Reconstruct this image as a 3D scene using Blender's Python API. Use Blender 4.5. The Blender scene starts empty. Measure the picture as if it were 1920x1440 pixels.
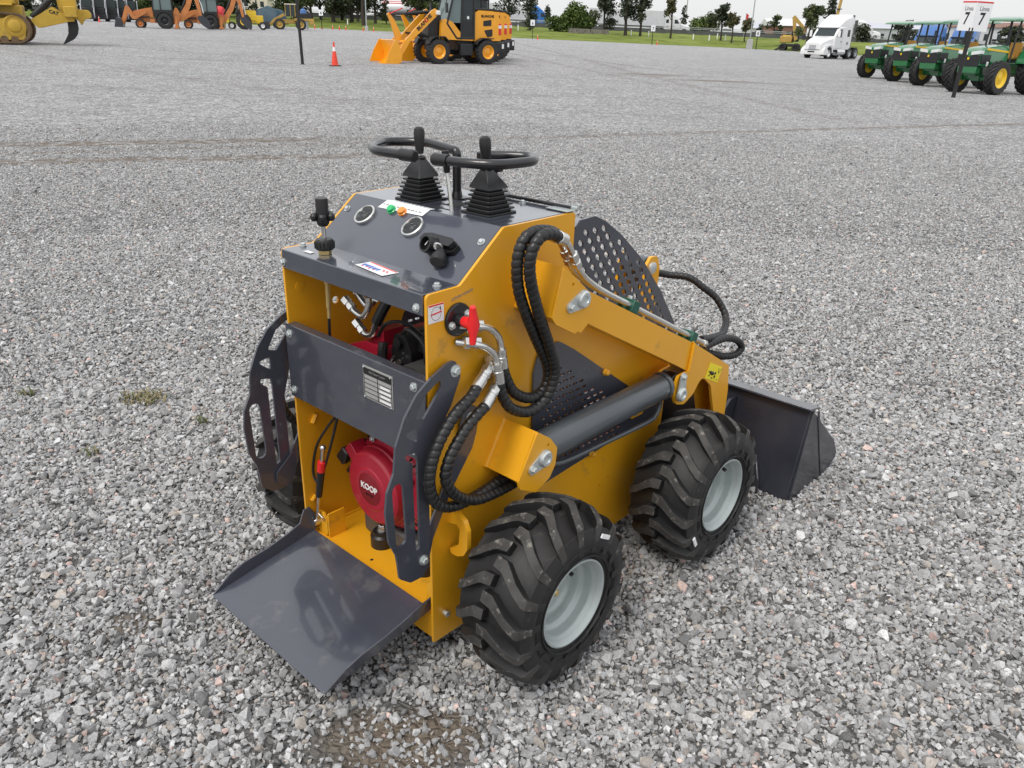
import bpy, bmesh, math, random
import numpy as np
from mathutils import Vector, Matrix
from mathutils.geometry import delaunay_2d_cdt
R = math.radians
PI = math.pi
S = bpy.context.scene
COL = S.collection
rnd = random.Random(7)

# ------------------------------------------------------------------ camera
EYE = 1.65
PITCH, ROLL = 0.40876, 0.02304
cam_d = bpy.data.cameras.new('camera')
cam_d.sensor_width = 36
cam_d.lens = 36 * 1524.74 / 1920
cam_d.clip_end = 8000
cam_d.clip_start = 0.05
cam = bpy.data.objects.new('camera', cam_d)
COL.objects.link(cam)
fw = Vector((0, math.cos(PITCH), -math.sin(PITCH)))
rt = Vector((1, 0, 0))
up = rt.cross(fw)
r2 = rt * math.cos(ROLL) + up * math.sin(ROLL)
u2 = up * math.cos(ROLL) - rt * math.sin(ROLL)
cam.matrix_world = Matrix(((r2.x, u2.x, -fw.x, 0), (r2.y, u2.y, -fw.y, 0), (r2.z, u2.z, -fw.z, EYE), (0, 0, 0, 1)))
S.camera = cam

# ------------------------------------------------------------------ light: overcast day
SUN_EL, SUN_AZ = R(56), R(-140)      # azimuth from +Y towards +X
W_ = bpy.data.worlds.new('World')
S.world = W_
W_.use_nodes = True
nt = W_.node_tree
nt.nodes.clear()
N = nt.nodes.new
out = N('ShaderNodeOutputWorld')
add = N('ShaderNodeAddShader')
b1 = N('ShaderNodeBackground')
b2 = N('ShaderNodeBackground')
sky = N('ShaderNodeTexSky')
sky.sky_type = 'NISHITA'
sky.sun_disc = False
sky.sun_elevation = SUN_EL
sky.sun_rotation = SUN_AZ
sky.dust_density = 4.0
b1.inputs[1].default_value = 0.03
nt.links.new(sky.outputs[0], b1.inputs[0])
tc = N('ShaderNodeTexCoord')
sep = N('ShaderNodeSeparateXYZ')
nt.links.new(tc.outputs['Generated'], sep.inputs[0])
ramp = N('ShaderNodeValToRGB')          # overcast dome: brighter overhead than at the horizon
ramp.color_ramp.elements[0].position = 0.0
ramp.color_ramp.elements[0].color = (0.805, 0.81, 0.812, 1)
ramp.color_ramp.elements[1].position = 0.75
ramp.color_ramp.elements[1].color = (1.12, 1.12, 1.125, 1)
nt.links.new(sep.outputs['Z'], ramp.inputs[0])
mp = N('ShaderNodeMapping')
mp.inputs['Scale'].default_value = (1.6, 1.6, 4.0)
nt.links.new(tc.outputs['Generated'], mp.inputs[0])
cl = N('ShaderNodeTexNoise')
cl.inputs['Scale'].default_value = 1.7
cl.inputs['Detail'].default_value = 5
nt.links.new(mp.outputs[0], cl.inputs['Vector'])
cr = N('ShaderNodeValToRGB')
cr.color_ramp.elements[0].position = 0.32
cr.color_ramp.elements[0].color = (0.76, 0.765, 0.78, 1)
cr.color_ramp.elements[1].position = 0.66
cr.color_ramp.elements[1].color = (1.16, 1.16, 1.15, 1)
nt.links.new(cl.outputs[0], cr.inputs[0])
# clouds fade into an even white veil near the horizon
mrh = N('ShaderNodeMapRange')
mrh.inputs[1].default_value = 0.05
mrh.inputs[2].default_value = 0.4
nt.links.new(sep.outputs['Z'], mrh.inputs[0])
mxh = N('ShaderNodeMixRGB')
mxh.inputs[1].default_value = (1, 1, 1, 1)
nt.links.new(mrh.outputs[0], mxh.inputs[0])
nt.links.new(cr.outputs[0], mxh.inputs[2])
mul = N('ShaderNodeMixRGB')
mul.blend_type = 'MULTIPLY'
mul.inputs[0].default_value = 1
nt.links.new(ramp.outputs[0], mul.inputs[1])
nt.links.new(mxh.outputs[0], mul.inputs[2])
nt.links.new(mul.outputs[0], b2.inputs[0])
b2.inputs[1].default_value = 1.0
nt.links.new(b1.outputs[0], add.inputs[0])
nt.links.new(b2.outputs[0], add.inputs[1])
nt.links.new(add.outputs[0], out.inputs[0])
sun_d = bpy.data.lights.new('sun', 'SUN')
sun_d.energy = 1.7
sun_d.angle = R(18)
sun_d.color = (1.0, 0.96, 0.9)
sun = bpy.data.objects.new('sun', sun_d)
COL.objects.link(sun)
sdir = Vector((math.sin(SUN_AZ) * math.cos(SUN_EL), math.cos(SUN_AZ) * math.cos(SUN_EL), math.sin(SUN_EL)))
sun.rotation_euler = sdir.to_track_quat('Z', 'Y').to_euler()
S.view_settings.view_transform = 'Standard'
S.view_settings.look = 'None'
S.view_settings.exposure = 0.0
S.view_settings.gamma = 1
S.view_settings.use_curve_mapping = False
S.cycles.use_denoising = True
S.cycles.denoiser = 'OPENIMAGEDENOISE'
S.cycles.denoising_input_passes = 'RGB_ALBEDO_NORMAL'
S.cycles.denoising_prefilter = 'ACCURATE'
S.cycles.max_bounces = 6
S.cycles.caustics_reflective = False
S.cycles.caustics_refractive = False

# ------------------------------------------------------------------ mesh helpers
class MB:
    def __init__(s):
        s.v = []; s.f = []; s.mi = []; s.cur = 0
    def add(s, vs, fs):
        o = len(s.v)
        s.v += [tuple(p) for p in vs]
        for f in fs:
            s.f.append(tuple(i + o for i in f)); s.mi.append(s.cur)
    def box(s, c, d, M=None, top=(1, 1), shift=(0, 0)):
        x, y, z = d[0] / 2, d[1] / 2, d[2] / 2
        vs = [(-x, -y, -z), (x, -y, -z), (x, y, -z), (-x, y, -z)] + [(a * x * top[0] + shift[0], b * y * top[1] + shift[1], z) for a, b in ((-1, -1), (1, -1), (1, 1), (-1, 1))]
        c = Vector(c)
        vs = [c + (M @ Vector(p) if M else Vector(p)) for p in vs]
        s.add(vs, [(3, 2, 1, 0), (4, 5, 6, 7), (0, 1, 5, 4), (1, 2, 6, 5), (2, 3, 7, 6), (3, 0, 4, 7)])
    def prism(s, poly, mapf, t0, t1):
        """poly: 2-D outline (convex or not), mapf(a,b,t)->xyz"""
        s.plate(poly, [], mapf, t0, t1)
    def plate(s, outer, holes, mapf, t0, t1):
        loops = [list(outer)] + [list(h) for h in holes]
        P = []; E = []; lp = []
        for L in loops:
            o = len(P); n = len(L); P += [Vector(p) for p in L]
            E += [(o + i, o + (i + 1) % n) for i in range(n)]; lp.append((o, n))
        r = delaunay_2d_cdt(P, E, [], 1, 1e-7)
        vs, fs = r[0], r[2]
        def inside(pt, L):
            c = False; n = len(L); x, y = pt
            for i in range(n):
                x1, y1 = L[i]; x2, y2 = L[(i + 1) % n]
                if (y1 > y) != (y2 > y) and x < (x2 - x1) * (y - y1) / (y2 - y1) + x1: c = not c
            return c
        keep = []
        for f in fs:
            cx = sum(vs[i][0] for i in f) / len(f); cy = sum(vs[i][1] for i in f) / len(f)
            if inside((cx, cy), loops[0]) and not any(inside((cx, cy), h) for h in loops[1:]): keep.append(f)
        o = len(s.v); n = len(vs)
        s.v += [tuple(mapf(p[0], p[1], t0)) for p in vs] + [tuple(mapf(p[0], p[1], t1)) for p in vs]
        ec = {}
        for f in keep:
            s.f.append(tuple(o + i for i in reversed(f))); s.mi.append(s.cur)
            s.f.append(tuple(o + n + i for i in f)); s.mi.append(s.cur)
            for i in range(len(f)):
                a, b = f[i], f[(i + 1) % len(f)]
                if (b, a) in ec: del ec[(b, a)]
                else: ec[(a, b)] = 1
        for a, b in ec:
            s.f.append((o + a, o + b, o + n + b, o + n + a)); s.mi.append(s.cur)
    def tube(s, pts, r, n=8, caps=True, closed=False):
        pts = [Vector(p) for p in pts]; m = len(pts)
        rf = r if callable(r) else (lambda i, th: r[i] if isinstance(r, (list, tuple)) else r)
        tan = []
        for i in range(m):
            a = pts[(i - 1) % m] if (closed or i > 0) else pts[i]
            b = pts[(i + 1) % m] if (closed or i < m - 1) else pts[i]
            t = (b - a); tan.append(t.normalized() if t.length > 1e-9 else Vector((0, 0, 1)))
        ref = Vector((0, 0, 1)) if abs(tan[0].z) < 0.9 else Vector((1, 0, 0))
        x = tan[0].cross(ref).normalized(); vs = []
        for i in range(m):
            x = (x - tan[i] * x.dot(tan[i])).normalized(); y = tan[i].cross(x)
            for k in range(n):
                th = 2 * PI * k / n; q = rf(i, th)
                vs.append(pts[i] + x * (math.cos(th) * q) + y * (math.sin(th) * q))
        fs = []
        for i in range(m if closed else m - 1):
            j = (i + 1) % m
            for k in range(n):
                l = (k + 1) % n
                fs.append((i * n + k, i * n + l, j * n + l, j * n + k))
        if caps and not closed:
            fs.append(tuple(range(n - 1, -1, -1))); fs.append(tuple((m - 1) * n + k for k in range(n)))
        s.add(vs, fs)
    def cyl(s, a, b, r, r1=None, n=16, caps=True):
        s.tube([a, b], [r, r if r1 is None else r1], n, caps)
    def lathe(s, prof, o, ax, n=24, closed=False, caps=True):
        """prof: list of (radius, distance along ax)"""
        o = Vector(o); ax = Vector(ax).normalized()
        ref = Vector((0, 0, 1)) if abs(ax.z) < 0.9 else Vector((1, 0, 0))
        x = ax.cross(ref).normalized(); y = ax.cross(x); vs = []; m = len(prof)
        for r, h in prof:
            for k in range(n):
                th = 2 * PI * k / n
                vs.append(o + ax * h + x * (r * math.cos(th)) + y * (r * math.sin(th)))
        fs = []
        for i in range(m if closed else m - 1):
            j = (i + 1) % m
            for k in range(n):
                l = (k + 1) % n
                fs.append((i * n + k, i * n + l, j * n + l, j * n + k))
        if not closed and caps:
            if prof[0][0] > 1e-6: fs.append(tuple(range(n - 1, -1, -1)))
            if prof[-1][0] > 1e-6: fs.append(tuple((m - 1) * n + k for k in range(n)))
        s.add(vs, fs)
    def sphere(s, c, r, n=10, sc=(1, 1, 1)):
        vs = []; fs = []; m = n // 2 + 1
        for i in range(m):
            a = PI * i / (m - 1)
            for k in range(n):
                b = 2 * PI * k / n
                vs.append((c[0] + r * sc[0] * math.sin(a) * math.cos(b), c[1] + r * sc[1] * math.sin(a) * math.sin(b), c[2] + r * sc[2] * math.cos(a)))
        for i in range(m - 1):
            for k in range(n):
                l = (k + 1) % n
                fs.append((i * n + k, (i + 1) * n + k, (i + 1) * n + l, i * n + l))
        s.add(vs, fs)
    def bolt(s, p, d, r=0.008, h=0.007):
        p = Vector(p); d = Vector(d).normalized()
        s.cyl(p, p + d * 0.002, r * 1.45, n=14)
        s.lathe([(r, 0.002), (r, h * 0.8), (r * 0.75, h)], p, d, 6)
    def split(s, name, mat, parent=None, **k):
        """every loose piece becomes a part of its own"""
        par = list(range(len(s.v)))
        def find(a):
            while par[a] != a: par[a] = par[par[a]]; a = par[a]
            return a
        for f in s.f:
            r0 = find(f[0])
            for i in f[1:]: par[find(i)] = r0
        comp = {}
        for f in s.f: comp.setdefault(find(f[0]), []).append(f)
        # join pieces whose boxes overlap (a bolt head and its washer)
        boxes = []
        for r0, fs in comp.items():
            ids = sorted({i for f in fs for i in f}); a = np.array([s.v[i] for i in ids])
            lo, hi = a.min(0) - 2e-3, a.max(0) + 2e-3; grp = [lo, hi, fs]
            again = True
            while again:
                again = False
                for b in boxes:
                    if np.all(b[0] <= grp[1]) and np.all(grp[0] <= b[1]):
                        grp = [np.minimum(b[0], grp[0]), np.maximum(b[1], grp[1]), b[2] + grp[2]]; boxes = [x for x in boxes if x is not b]; again = True; break
            boxes.append(grp)
        o = None
        for lo, hi, fs in boxes:
            m_ = MB(); mp_i = {}
            for f in fs:
                g = []
                for i in f:
                    if i not in mp_i: mp_i[i] = len(m_.v); m_.v.append(s.v[i])
                    g.append(mp_i[i])
                m_.f.append(tuple(g)); m_.mi.append(0)
            o = m_.build(name, mat, parent, **k)
        return o
    def build(s, name, mat, parent=None, bevel=0, smooth=32, seg=2, loc=None):
        me = bpy.data.meshes.new(name)
        me.from_pydata(s.v, [], s.f)
        mats = mat if isinstance(mat, (list, tuple)) else [mat]
        for m_ in mats: me.materials.append(M[m_] if isinstance(m_, str) else m_)
        if len(mats) > 1: me.polygons.foreach_set('material_index', s.mi)
        bm = bmesh.new(); bm.from_mesh(me)
        bmesh.ops.remove_doubles(bm, verts=bm.verts, dist=1e-6)
        bmesh.ops.recalc_face_normals(bm, faces=bm.faces)
        bm.to_mesh(me); bm.free()
        if not smooth: me.shade_flat()
        else:
            me.shade_smooth()
            me.set_sharp_from_angle(angle=R(smooth))
        o = bpy.data.objects.new(name, me)
        COL.objects.link(o)
        if parent: o.parent = parent
        if loc: o.location = loc
        if bevel:
            b = o.modifiers.new('bevel', 'BEVEL'); b.width = bevel; b.segments = seg
            b.limit_method = 'ANGLE'; b.angle_limit = R(40); b.use_clamp_overlap = True
        return o

def text_mesh(name, body, size, mat, parent, mtx, depth=0.0015, align='CENTER', squeeze=1.0, bold=0.0):
    cu = bpy.data.curves.new(name, 'FONT'); cu.body = body; cu.size = size; cu.align_x = align; cu.align_y = 'CENTER'
    cu.extrude = depth / 2; cu.offset = bold; cu.resolution_u = 3
    tmp = bpy.data.objects.new('tmp_text', cu); COL.objects.link(tmp)
    dg = bpy.context.evaluated_depsgraph_get(); dg.update()
    me = bpy.data.meshes.new_from_object(tmp.evaluated_get(dg))
    bpy.data.objects.remove(tmp); bpy.data.curves.remove(cu)
    me.transform(Matrix.Diagonal((squeeze, 1, 1, 1)))
    me.transform(mtx); me.name = name
    me.materials.clear(); me.materials.append(M[mat])
    o = bpy.data.objects.new(name, me); COL.objects.link(o); o.parent = parent
    return o

def frame(o, x, y):
    x = Vector(x).normalized(); y = Vector(y); y = (y - x * y.dot(x)).normalized(); z = x.cross(y); o = Vector(o)
    return Matrix(((x.x, y.x, z.x, o.x), (x.y, y.y, z.y, o.y), (x.z, y.z, z.z, o.z), (0, 0, 0, 1)))

def rounded(pts, r, seg=4):
    """fillet the corners of a polygon; r one radius or a list"""
    out_ = []; n = len(pts)
    for i in range(n):
        p = Vector(pts[i]); a = Vector(pts[i - 1]) - p; b = Vector(pts[(i + 1) % n]) - p
        q = r[i] if isinstance(r, (list, tuple)) else r
        la, lb = a.length, b.length
        if q <= 0 or la < 1e-9 or lb < 1e-9: out_.append(tuple(p)); continue
        a /= la; b /= lb; ang = a.angle(b)
        if ang > PI - 0.05: out_.append(tuple(p)); continue
        d = min(q / math.tan(ang / 2), la * 0.48, lb * 0.48)
        p0 = p + a * d; p1 = p + b * d
        for k in range(seg + 1):
            t = k / seg
            out_.append(tuple(p0 * (1 - t) ** 2 + p * 2 * t * (1 - t) + p1 * t * t))
    return out_

def circle2(cx, cy, r, n=12):
    return [(cx + r * math.cos(2 * PI * k / n), cy + r * math.sin(2 * PI * k / n)) for k in range(n)]

def slot2(cx, cy, l, w, ang, n=4):
    o = []
    for sgn, a0 in ((1, -PI / 2), (-1, PI / 2)):
        for k in range(n + 1):
            t = a0 + PI * k / n
            o.append((sgn * (l - w) / 2 + w / 2 * math.cos(t), w / 2 * math.sin(t)))
    c, s_ = math.cos(ang), math.sin(ang)
    return [(cx + x * c - y * s_, cy + x * s_ + y * c) for x, y in o]

def spline(pts, per=8, closed=False):
    pts = [Vector(p) for p in pts]; o = []; n = len(pts)
    rng = n if closed else n - 1
    for i in range(rng):
        if closed: p0, p1, p2, p3 = pts[i - 1], pts[i], pts[(i + 1) % n], pts[(i + 2) % n]
        else: p0, p1, p2, p3 = pts[max(i - 1, 0)], pts[i], pts[i + 1], pts[min(i + 2, n - 1)]
        for k in range(per):
            t = k / per
            o.append(0.5 * ((2 * p1) + (p2 - p0) * t + (2 * p0 - 5 * p1 + 4 * p2 - p3) * t * t + (3 * p1 - p0 - 3 * p2 + p3) * t ** 3))
    if not closed: o.append(pts[-1])
    return o

def resample(pts, step):
    o = [pts[0]]; acc = 0
    for a, b in zip(pts, pts[1:]):
        L = (b - a).length; t = step - acc
        while t <= L:
            o.append(a + (b - a) * (t / L)); t += step
        acc = L - (t - step)
    o.append(pts[-1])
    return o

def thing(name, label, cat, loc=(0, 0, 0), rz=0, group=None):
    o = bpy.data.objects.new(name, None); COL.objects.link(o)
    o.location = loc; o.rotation_euler = (0, 0, rz); o.empty_display_size = 0.2
    return tag(o, label, cat, group)

def tag(o, label, cat, group=None):
    o['label'] = label; o['category'] = cat
    if group: o['group'] = group
    return o

KIDS = {}
def dup(root, loc, rz, label=None, scale=None):
    """copy of a thing with copies of its parts and sub-parts"""
    def cp(o, par):
        c = o.copy(); COL.objects.link(c)
        if par: c.parent = par
        for ch in list(o.children): cp(ch, c)
        return c
    r = cp(root, None); r.location = loc; r.rotation_euler = (0, 0, rz)
    if label: r['label'] = label
    if scale: r.scale = scale
    return r

# ------------------------------------------------------------------ materials
M = {}
def mat(name, col, rough=0.5, metal=0.0, coat=0.0, spec=0.5, var=0.0, vscale=8.0, bump=0.0, bscale=60.0, dirt=None, dirt_amt=0.0, dscale=6.0, trans=0.0, alpha=1.0, rvar=0.0, emit=0.0, coat_rough=0.08):
    m = bpy.data.materials.new(name); m.use_nodes = True; t = m.node_tree; n = t.nodes; l = t.links
    p = n['Principled BSDF']
    p.inputs['Base Color'].default_value = (*col, 1); p.inputs['Roughness'].default_value = rough
    p.inputs['Metallic'].default_value = metal; p.inputs['Coat Weight'].default_value = coat
    p.inputs['Coat Roughness'].default_value = coat_rough
    p.inputs['Specular IOR Level'].default_value = spec
    if trans: p.inputs['Transmission Weight'].default_value = trans
    if alpha < 1: p.inputs['Alpha'].default_value = alpha
    if emit:
        p.inputs['Emission Color'].default_value = (*col, 1); p.inputs['Emission Strength'].default_value = emit
    tc = n.new('ShaderNodeTexCoord')
    if var or dirt or rvar:
        nz = n.new('ShaderNodeTexNoise'); nz.inputs['Scale'].default_value = vscale; nz.inputs['Detail'].default_value = 6
        l.new(tc.outputs['Object'], nz.inputs['Vector'])
        hs = n.new('ShaderNodeHueSaturation'); hs.inputs['Color'].default_value = (*col, 1)
        mr = n.new('ShaderNodeMapRange'); mr.inputs[1].default_value = 0.3; mr.inputs[2].default_value = 0.7
        mr.inputs[3].default_value = 1 - var; mr.inputs[4].default_value = 1 + var
        l.new(nz.outputs[0], mr.inputs[0]); l.new(mr.outputs[0], hs.inputs['Value'])
        last = hs.outputs[0]
        if dirt:
            n2 = n.new('ShaderNodeTexNoise'); n2.inputs['Scale'].default_value = dscale; n2.inputs['Detail'].default_value = 9; n2.inputs['Roughness'].default_value = 0.65
            l.new(tc.outputs['Object'], n2.inputs['Vector'])
            cr_ = n.new('ShaderNodeMapRange'); cr_.inputs[1].default_value = 0.62 - dirt_amt * 0.35; cr_.inputs[2].default_value = 0.78 - dirt_amt * 0.2
            l.new(n2.outputs[0], cr_.inputs[0])
            mx = n.new('ShaderNodeMixRGB'); mx.inputs[2].default_value = (*dirt, 1)
            l.new(cr_.outputs[0], mx.inputs[0]); l.new(last, mx.inputs[1]); last = mx.outputs[0]
        l.new(last, p.inputs['Base Color'])
        if rvar:
            m2 = n.new('ShaderNodeMapRange'); m2.inputs[1].default_value = 0.3; m2.inputs[2].default_value = 0.7
            m2.inputs[3].default_value = max(0.02, rough - rvar); m2.inputs[4].default_value = rough + rvar
            l.new(nz.outputs[0], m2.inputs[0]); l.new(m2.outputs[0], p.inputs['Roughness'])
    if bump:
        nb = n.new('ShaderNodeTexNoise'); nb.inputs['Scale'].default_value = bscale; nb.inputs['Detail'].default_value = 4
        l.new(tc.outputs['Object'], nb.inputs['Vector'])
        bp = n.new('ShaderNodeBump'); bp.inputs['Strength'].default_value = bump; bp.inputs['Distance'].default_value = 0.004
        l.new(nb.outputs[0], bp.inputs['Height']); l.new(bp.outputs[0], p.inputs['Normal'])
    M[name] = m
    return m

mat('yellow_paint', (0.75, 0.360, 0.013), 0.34, coat=0.22, var=0.04, vscale=3, bump=0.014, bscale=260, rvar=0.08, dirt=(0.33, 0.19, 0.05), dirt_amt=0.04, dscale=9)
mat('grey_paint', (0.050, 0.054, 0.071), 0.30, coat=0.55, var=0.08, vscale=5, bump=0.03, bscale=60, rvar=0.10, coat_rough=0.06, dirt=(0.10, 0.10, 0.105), dirt_amt=0.06, dscale=14)
mat('grey_gloss', (0.056, 0.062, 0.082), 0.20, coat=0.8, var=0.08, vscale=4, bump=0.02, bscale=30, rvar=0.06, coat_rough=0.03)
mat('platform_paint', (0.050, 0.056, 0.075), 0.24, coat=0.65, var=0.10, vscale=5, bump=0.03, bscale=18, rvar=0.12, coat_rough=0.06, dirt=(0.13, 0.13, 0.13), dirt_amt=0.16, dscale=7)
mat('bucket_paint', (0.030, 0.032, 0.043), 0.36, coat=0.25, var=0.12, vscale=7, bump=0.10, bscale=26, rvar=0.1)
mat('cylinder_paint', (0.070, 0.082, 0.092), 0.33, coat=0.3, var=0.05, rvar=0.06)
mat('rubber', (0.013, 0.013, 0.014), 0.55, var=0.25, vscale=14, bump=0.12, bscale=90, dirt=(0.06, 0.056, 0.05), dirt_amt=0.06, dscale=26)
mat('rubber_worn', (0.042, 0.040, 0.038), 0.75, var=0.4, vscale=22, bump=0.25, bscale=110, dirt=(0.26, 0.245, 0.22), dirt_amt=0.16, dscale=48)
mat('rubber_far', (0.022, 0.022, 0.023), 0.7, var=0.2, vscale=4)
mat('black_plastic', (0.012, 0.012, 0.013), 0.42, var=0.15, rvar=0.08)
mat('black_metal', (0.010, 0.010, 0.012), 0.28, coat=0.3, var=0.1)
mat('hose_wrap', (0.013, 0.013, 0.014), 0.42, var=0.25, vscale=30, rvar=0.1, bump=0.1, bscale=80)
mat('zinc', (0.62, 0.66, 0.66), 0.38, metal=0.75, var=0.08, vscale=12, rvar=0.1)
mat('rim_paint', (0.41, 0.455, 0.45), 0.42, metal=0.25, coat=0.2, var=0.06, vscale=16, rvar=0.06)
mat('steel', (0.68, 0.68, 0.66), 0.24, metal=0.95, var=0.08, vscale=20, rvar=0.08)
mat('brass', (0.62, 0.46, 0.20), 0.35, metal=0.7, var=0.1)
mat('engine_red', (0.36, 0.010, 0.030), 0.40, coat=0.15, var=0.06, rvar=0.08)
mat('label_red', (0.20, 0.006, 0.014), 0.45)
mat('valve_red', (0.75, 0.018, 0.022), 0.38, coat=0.2)
mat('engine_grey', (0.09, 0.09, 0.088), 0.5, metal=0.4, var=0.15)
mat('white_sticker', (0.78, 0.79, 0.80), 0.45)
mat('silver_plate', (0.42, 0.42, 0.41), 0.42, metal=0.3, var=0.06)
mat('ink_black', (0.01, 0.01, 0.01), 0.5)
mat('ink_grey', (0.22, 0.22, 0.22), 0.5)
mat('ink_red', (0.65, 0.03, 0.03), 0.45)
mat('ink_blue', (0.05, 0.16, 0.55), 0.45)
mat('ink_white', (0.80, 0.80, 0.80), 0.45)
mat('yellow_sticker', (0.86, 0.70, 0.015), 0.4)
mat('green_clamp', (0.008, 0.085, 0.055), 0.4)
mat('lamp_green', (0.0, 0.45, 0.13), 0.25, coat=0.5)
mat('lamp_amber', (0.85, 0.27, 0.02), 0.25, coat=0.5)
mat('gauge_face', (0.03, 0.032, 0.035), 0.15, coat=0.8)
mat('dark_void', (0.008, 0.008, 0.008), 0.8)
mat('cat_yellow', (0.50, 0.32, 0.035), 0.5, var=0.12, vscale=2, dirt=(0.20, 0.14, 0.06), dirt_amt=0.12, dscale=3)
mat('track_steel', (0.16, 0.105, 0.06), 0.65, metal=0.3, var=0.3, vscale=5)
mat('loader_yellow', (0.83, 0.36, 0.012), 0.35, coat=0.4, var=0.05, vscale=2)
mat('loader_black', (0.014, 0.015, 0.017), 0.45, var=0.15, vscale=3)
mat('orange_paint', (0.52, 0.19, 0.055), 0.5, var=0.12, vscale=2, dirt=(0.28, 0.16, 0.08), dirt_amt=0.1, dscale=4)
mat('far_yellow', (0.70, 0.48, 0.03), 0.45, var=0.08, vscale=2)
mat('tan_yellow', (0.42, 0.27, 0.06), 0.5, var=0.12, vscale=2)
mat('tractor_green', (0.016, 0.15, 0.05), 0.28, coat=1.0, coat_rough=0.12, var=0.05, vscale=3)
mat('tractor_yellow', (0.80, 0.52, 0.01), 0.38, coat=0.3)
mat('seat_yellow', (0.70, 0.36, 0.06), 0.6)
mat('truck_white', (0.74, 0.75, 0.75), 0.3, coat=0.5, var=0.03)
mat('truck_blue', (0.030, 0.125, 0.36), 0.32, coat=0.5, var=0.06)
mat('bright_blue', (0.02, 0.16, 0.50), 0.35, coat=0.4)
mat('tarp_blue', (0.012, 0.045, 0.07), 0.6, var=0.3, vscale=4, bump=0.4, bscale=8)
mat('trailer_white', (0.62, 0.63, 0.65), 0.45, var=0.06, vscale=1.5)
mat('glass', (0.030, 0.042, 0.044), 0.10, spec=0.35)
mat('glass_light', (0.14, 0.19, 0.19), 0.08, spec=0.5)
mat('chrome', (0.75, 0.75, 0.76), 0.15, metal=1.0)
mat('lamp_glass', (0.72, 0.74, 0.75), 0.12, coat=0.6)
mat('cone_orange', (0.80, 0.06, 0.03), 0.45, var=0.06)
mat('cone_white', (0.78, 0.78, 0.78), 0.4)
mat('post_black', (0.012, 0.012, 0.013), 0.4)
mat('galvanised', (0.40, 0.42, 0.43), 0.45, metal=0.5, var=0.1)
mat('concrete', (0.42, 0.42, 0.41), 0.85, var=0.15, vscale=4, bump=0.2, bscale=20)
mat('stone_wall', (0.20, 0.185, 0.165), 0.9, var=0.45, vscale=5, bump=0.5, bscale=6)
mat('asphalt', (0.06, 0.06, 0.062), 0.9, var=0.15, vscale=1)
mat('barrier', (0.085, 0.088, 0.092), 0.7, var=0.25, vscale=1.2)
mat('bark', (0.045, 0.036, 0.030), 0.9, var=0.3, vscale=6)
mat('house_wall', (0.62, 0.57, 0.48), 0.8, var=0.06)
mat('house_roof', (0.22, 0.12, 0.09), 0.8, var=0.15)
mat('shed_wall', (0.46, 0.48, 0.53), 0.6, var=0.06)
mat('red_flag', (0.65, 0.04, 0.05), 0.6)
mat('weed_green', (0.085, 0.105, 0.028), 0.7, var=0.3, vscale=30)
mat('weed_dry', (0.24, 0.20, 0.10), 0.8, var=0.25, vscale=30)
mat('dark_red', (0.30, 0.02, 0.02), 0.5)
mat('arm_grey', (0.36, 0.37, 0.40), 0.4, var=0.05)
def leaf_mat(name, a, b):
    m = bpy.data.materials.new(name); m.use_nodes = True; t = m.node_tree; p = t.nodes['Principled BSDF']
    at = t.nodes.new('ShaderNodeAttribute'); at.attribute_name = 'shade'
    mx = t.nodes.new('ShaderNodeMixRGB'); mx.inputs[1].default_value = (*a, 1); mx.inputs[2].default_value = (*b, 1)
    t.links.new(at.outputs['Fac'], mx.inputs[0]); t.links.new(mx.outputs[0], p.inputs['Base Color'])
    p.inputs['Roughness'].default_value = 0.6; p.inputs['Specular IOR Level'].default_value = 0.3
    M[name] = m
leaf_mat('leaf_dark', (0.026, 0.036, 0.022), (0.060, 0.075, 0.040))
leaf_mat('leaf_mid', (0.040, 0.060, 0.022), (0.100, 0.125, 0.045))
leaf_mat('leaf_fresh', (0.055, 0.095, 0.022), (0.15, 0.20, 0.05))
leaf_mat('leaf_dry', (0.075, 0.075, 0.035), (0.14, 0.13, 0.065))


# ------------------------------------------------------------------ the mini skid steer loader (frame: x forward, y to its left, z up)
WB = 0.5925                       # body width
ZT, Z1 = 1.097, 1.2127
ml = thing('mini_loader', 'yellow and dark grey stand-on mini skid steer loader on the gravel in the foreground', 'mini loader', (-0.2016, 1.7941, -.0297), 0.83013)
ml.scale = (1.018,) * 3
def SV(v):                        # side plane map: (u,z,t) -> (u, v+t, z)
    return lambda a, b, t: (a, v + t, b)
def RU(u):                        # rear plane map: (v,z,t)
    return lambda a, b, t: (u + t, a, b)
def ZP(z):                        # level plane map: (u,v,t)
    return lambda a, b, t: (a, b, z + t)

panel = rounded([(0, .108), (0, 1.0985), (.105, 1.0995), (.252, 1.2165), (.527, 1.2165), (.522, 1.03), (1.075, .70), (1.065, .40), (1.05, .25), (.99, .108)],
                [.004, .012, .02, .02, .012, .02, .04, .05, .05, .02])
cover = rounded([(.371, .80), (.395, .869), (.475, .869), (.545, .826), (.872, .598), (1.045, .51), (1.035, .466), (.55, .441), (.41, .432), (.378, .475)], [.05, .045, .05, .03, .03, .03, .02, .03, .04, .05])
opening = [(x * .90 + .062, y * .86 + .088) for x, y in cover]
for v0, v1 in ((0, .008), (WB - .008, WB)):
    m = MB(); m.plate(panel, [circle2(.16, .92, .011), opening] if v0 else [opening, circle2(.723, .304, .004, 8), circle2(.765, .317, .004, 8)], SV(0), v0, v1)
    sp = m.build('side_panel', 'yellow_paint', ml, bevel=.0015)
m = MB()
m.box((.50, WB / 2, .186), (.985, WB - .018, .008))
m.box((.010, WB / 2, .148), (.008, WB - .018, .066))
m.build('floor_plate', 'yellow_paint', ml, bevel=.001)
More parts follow.
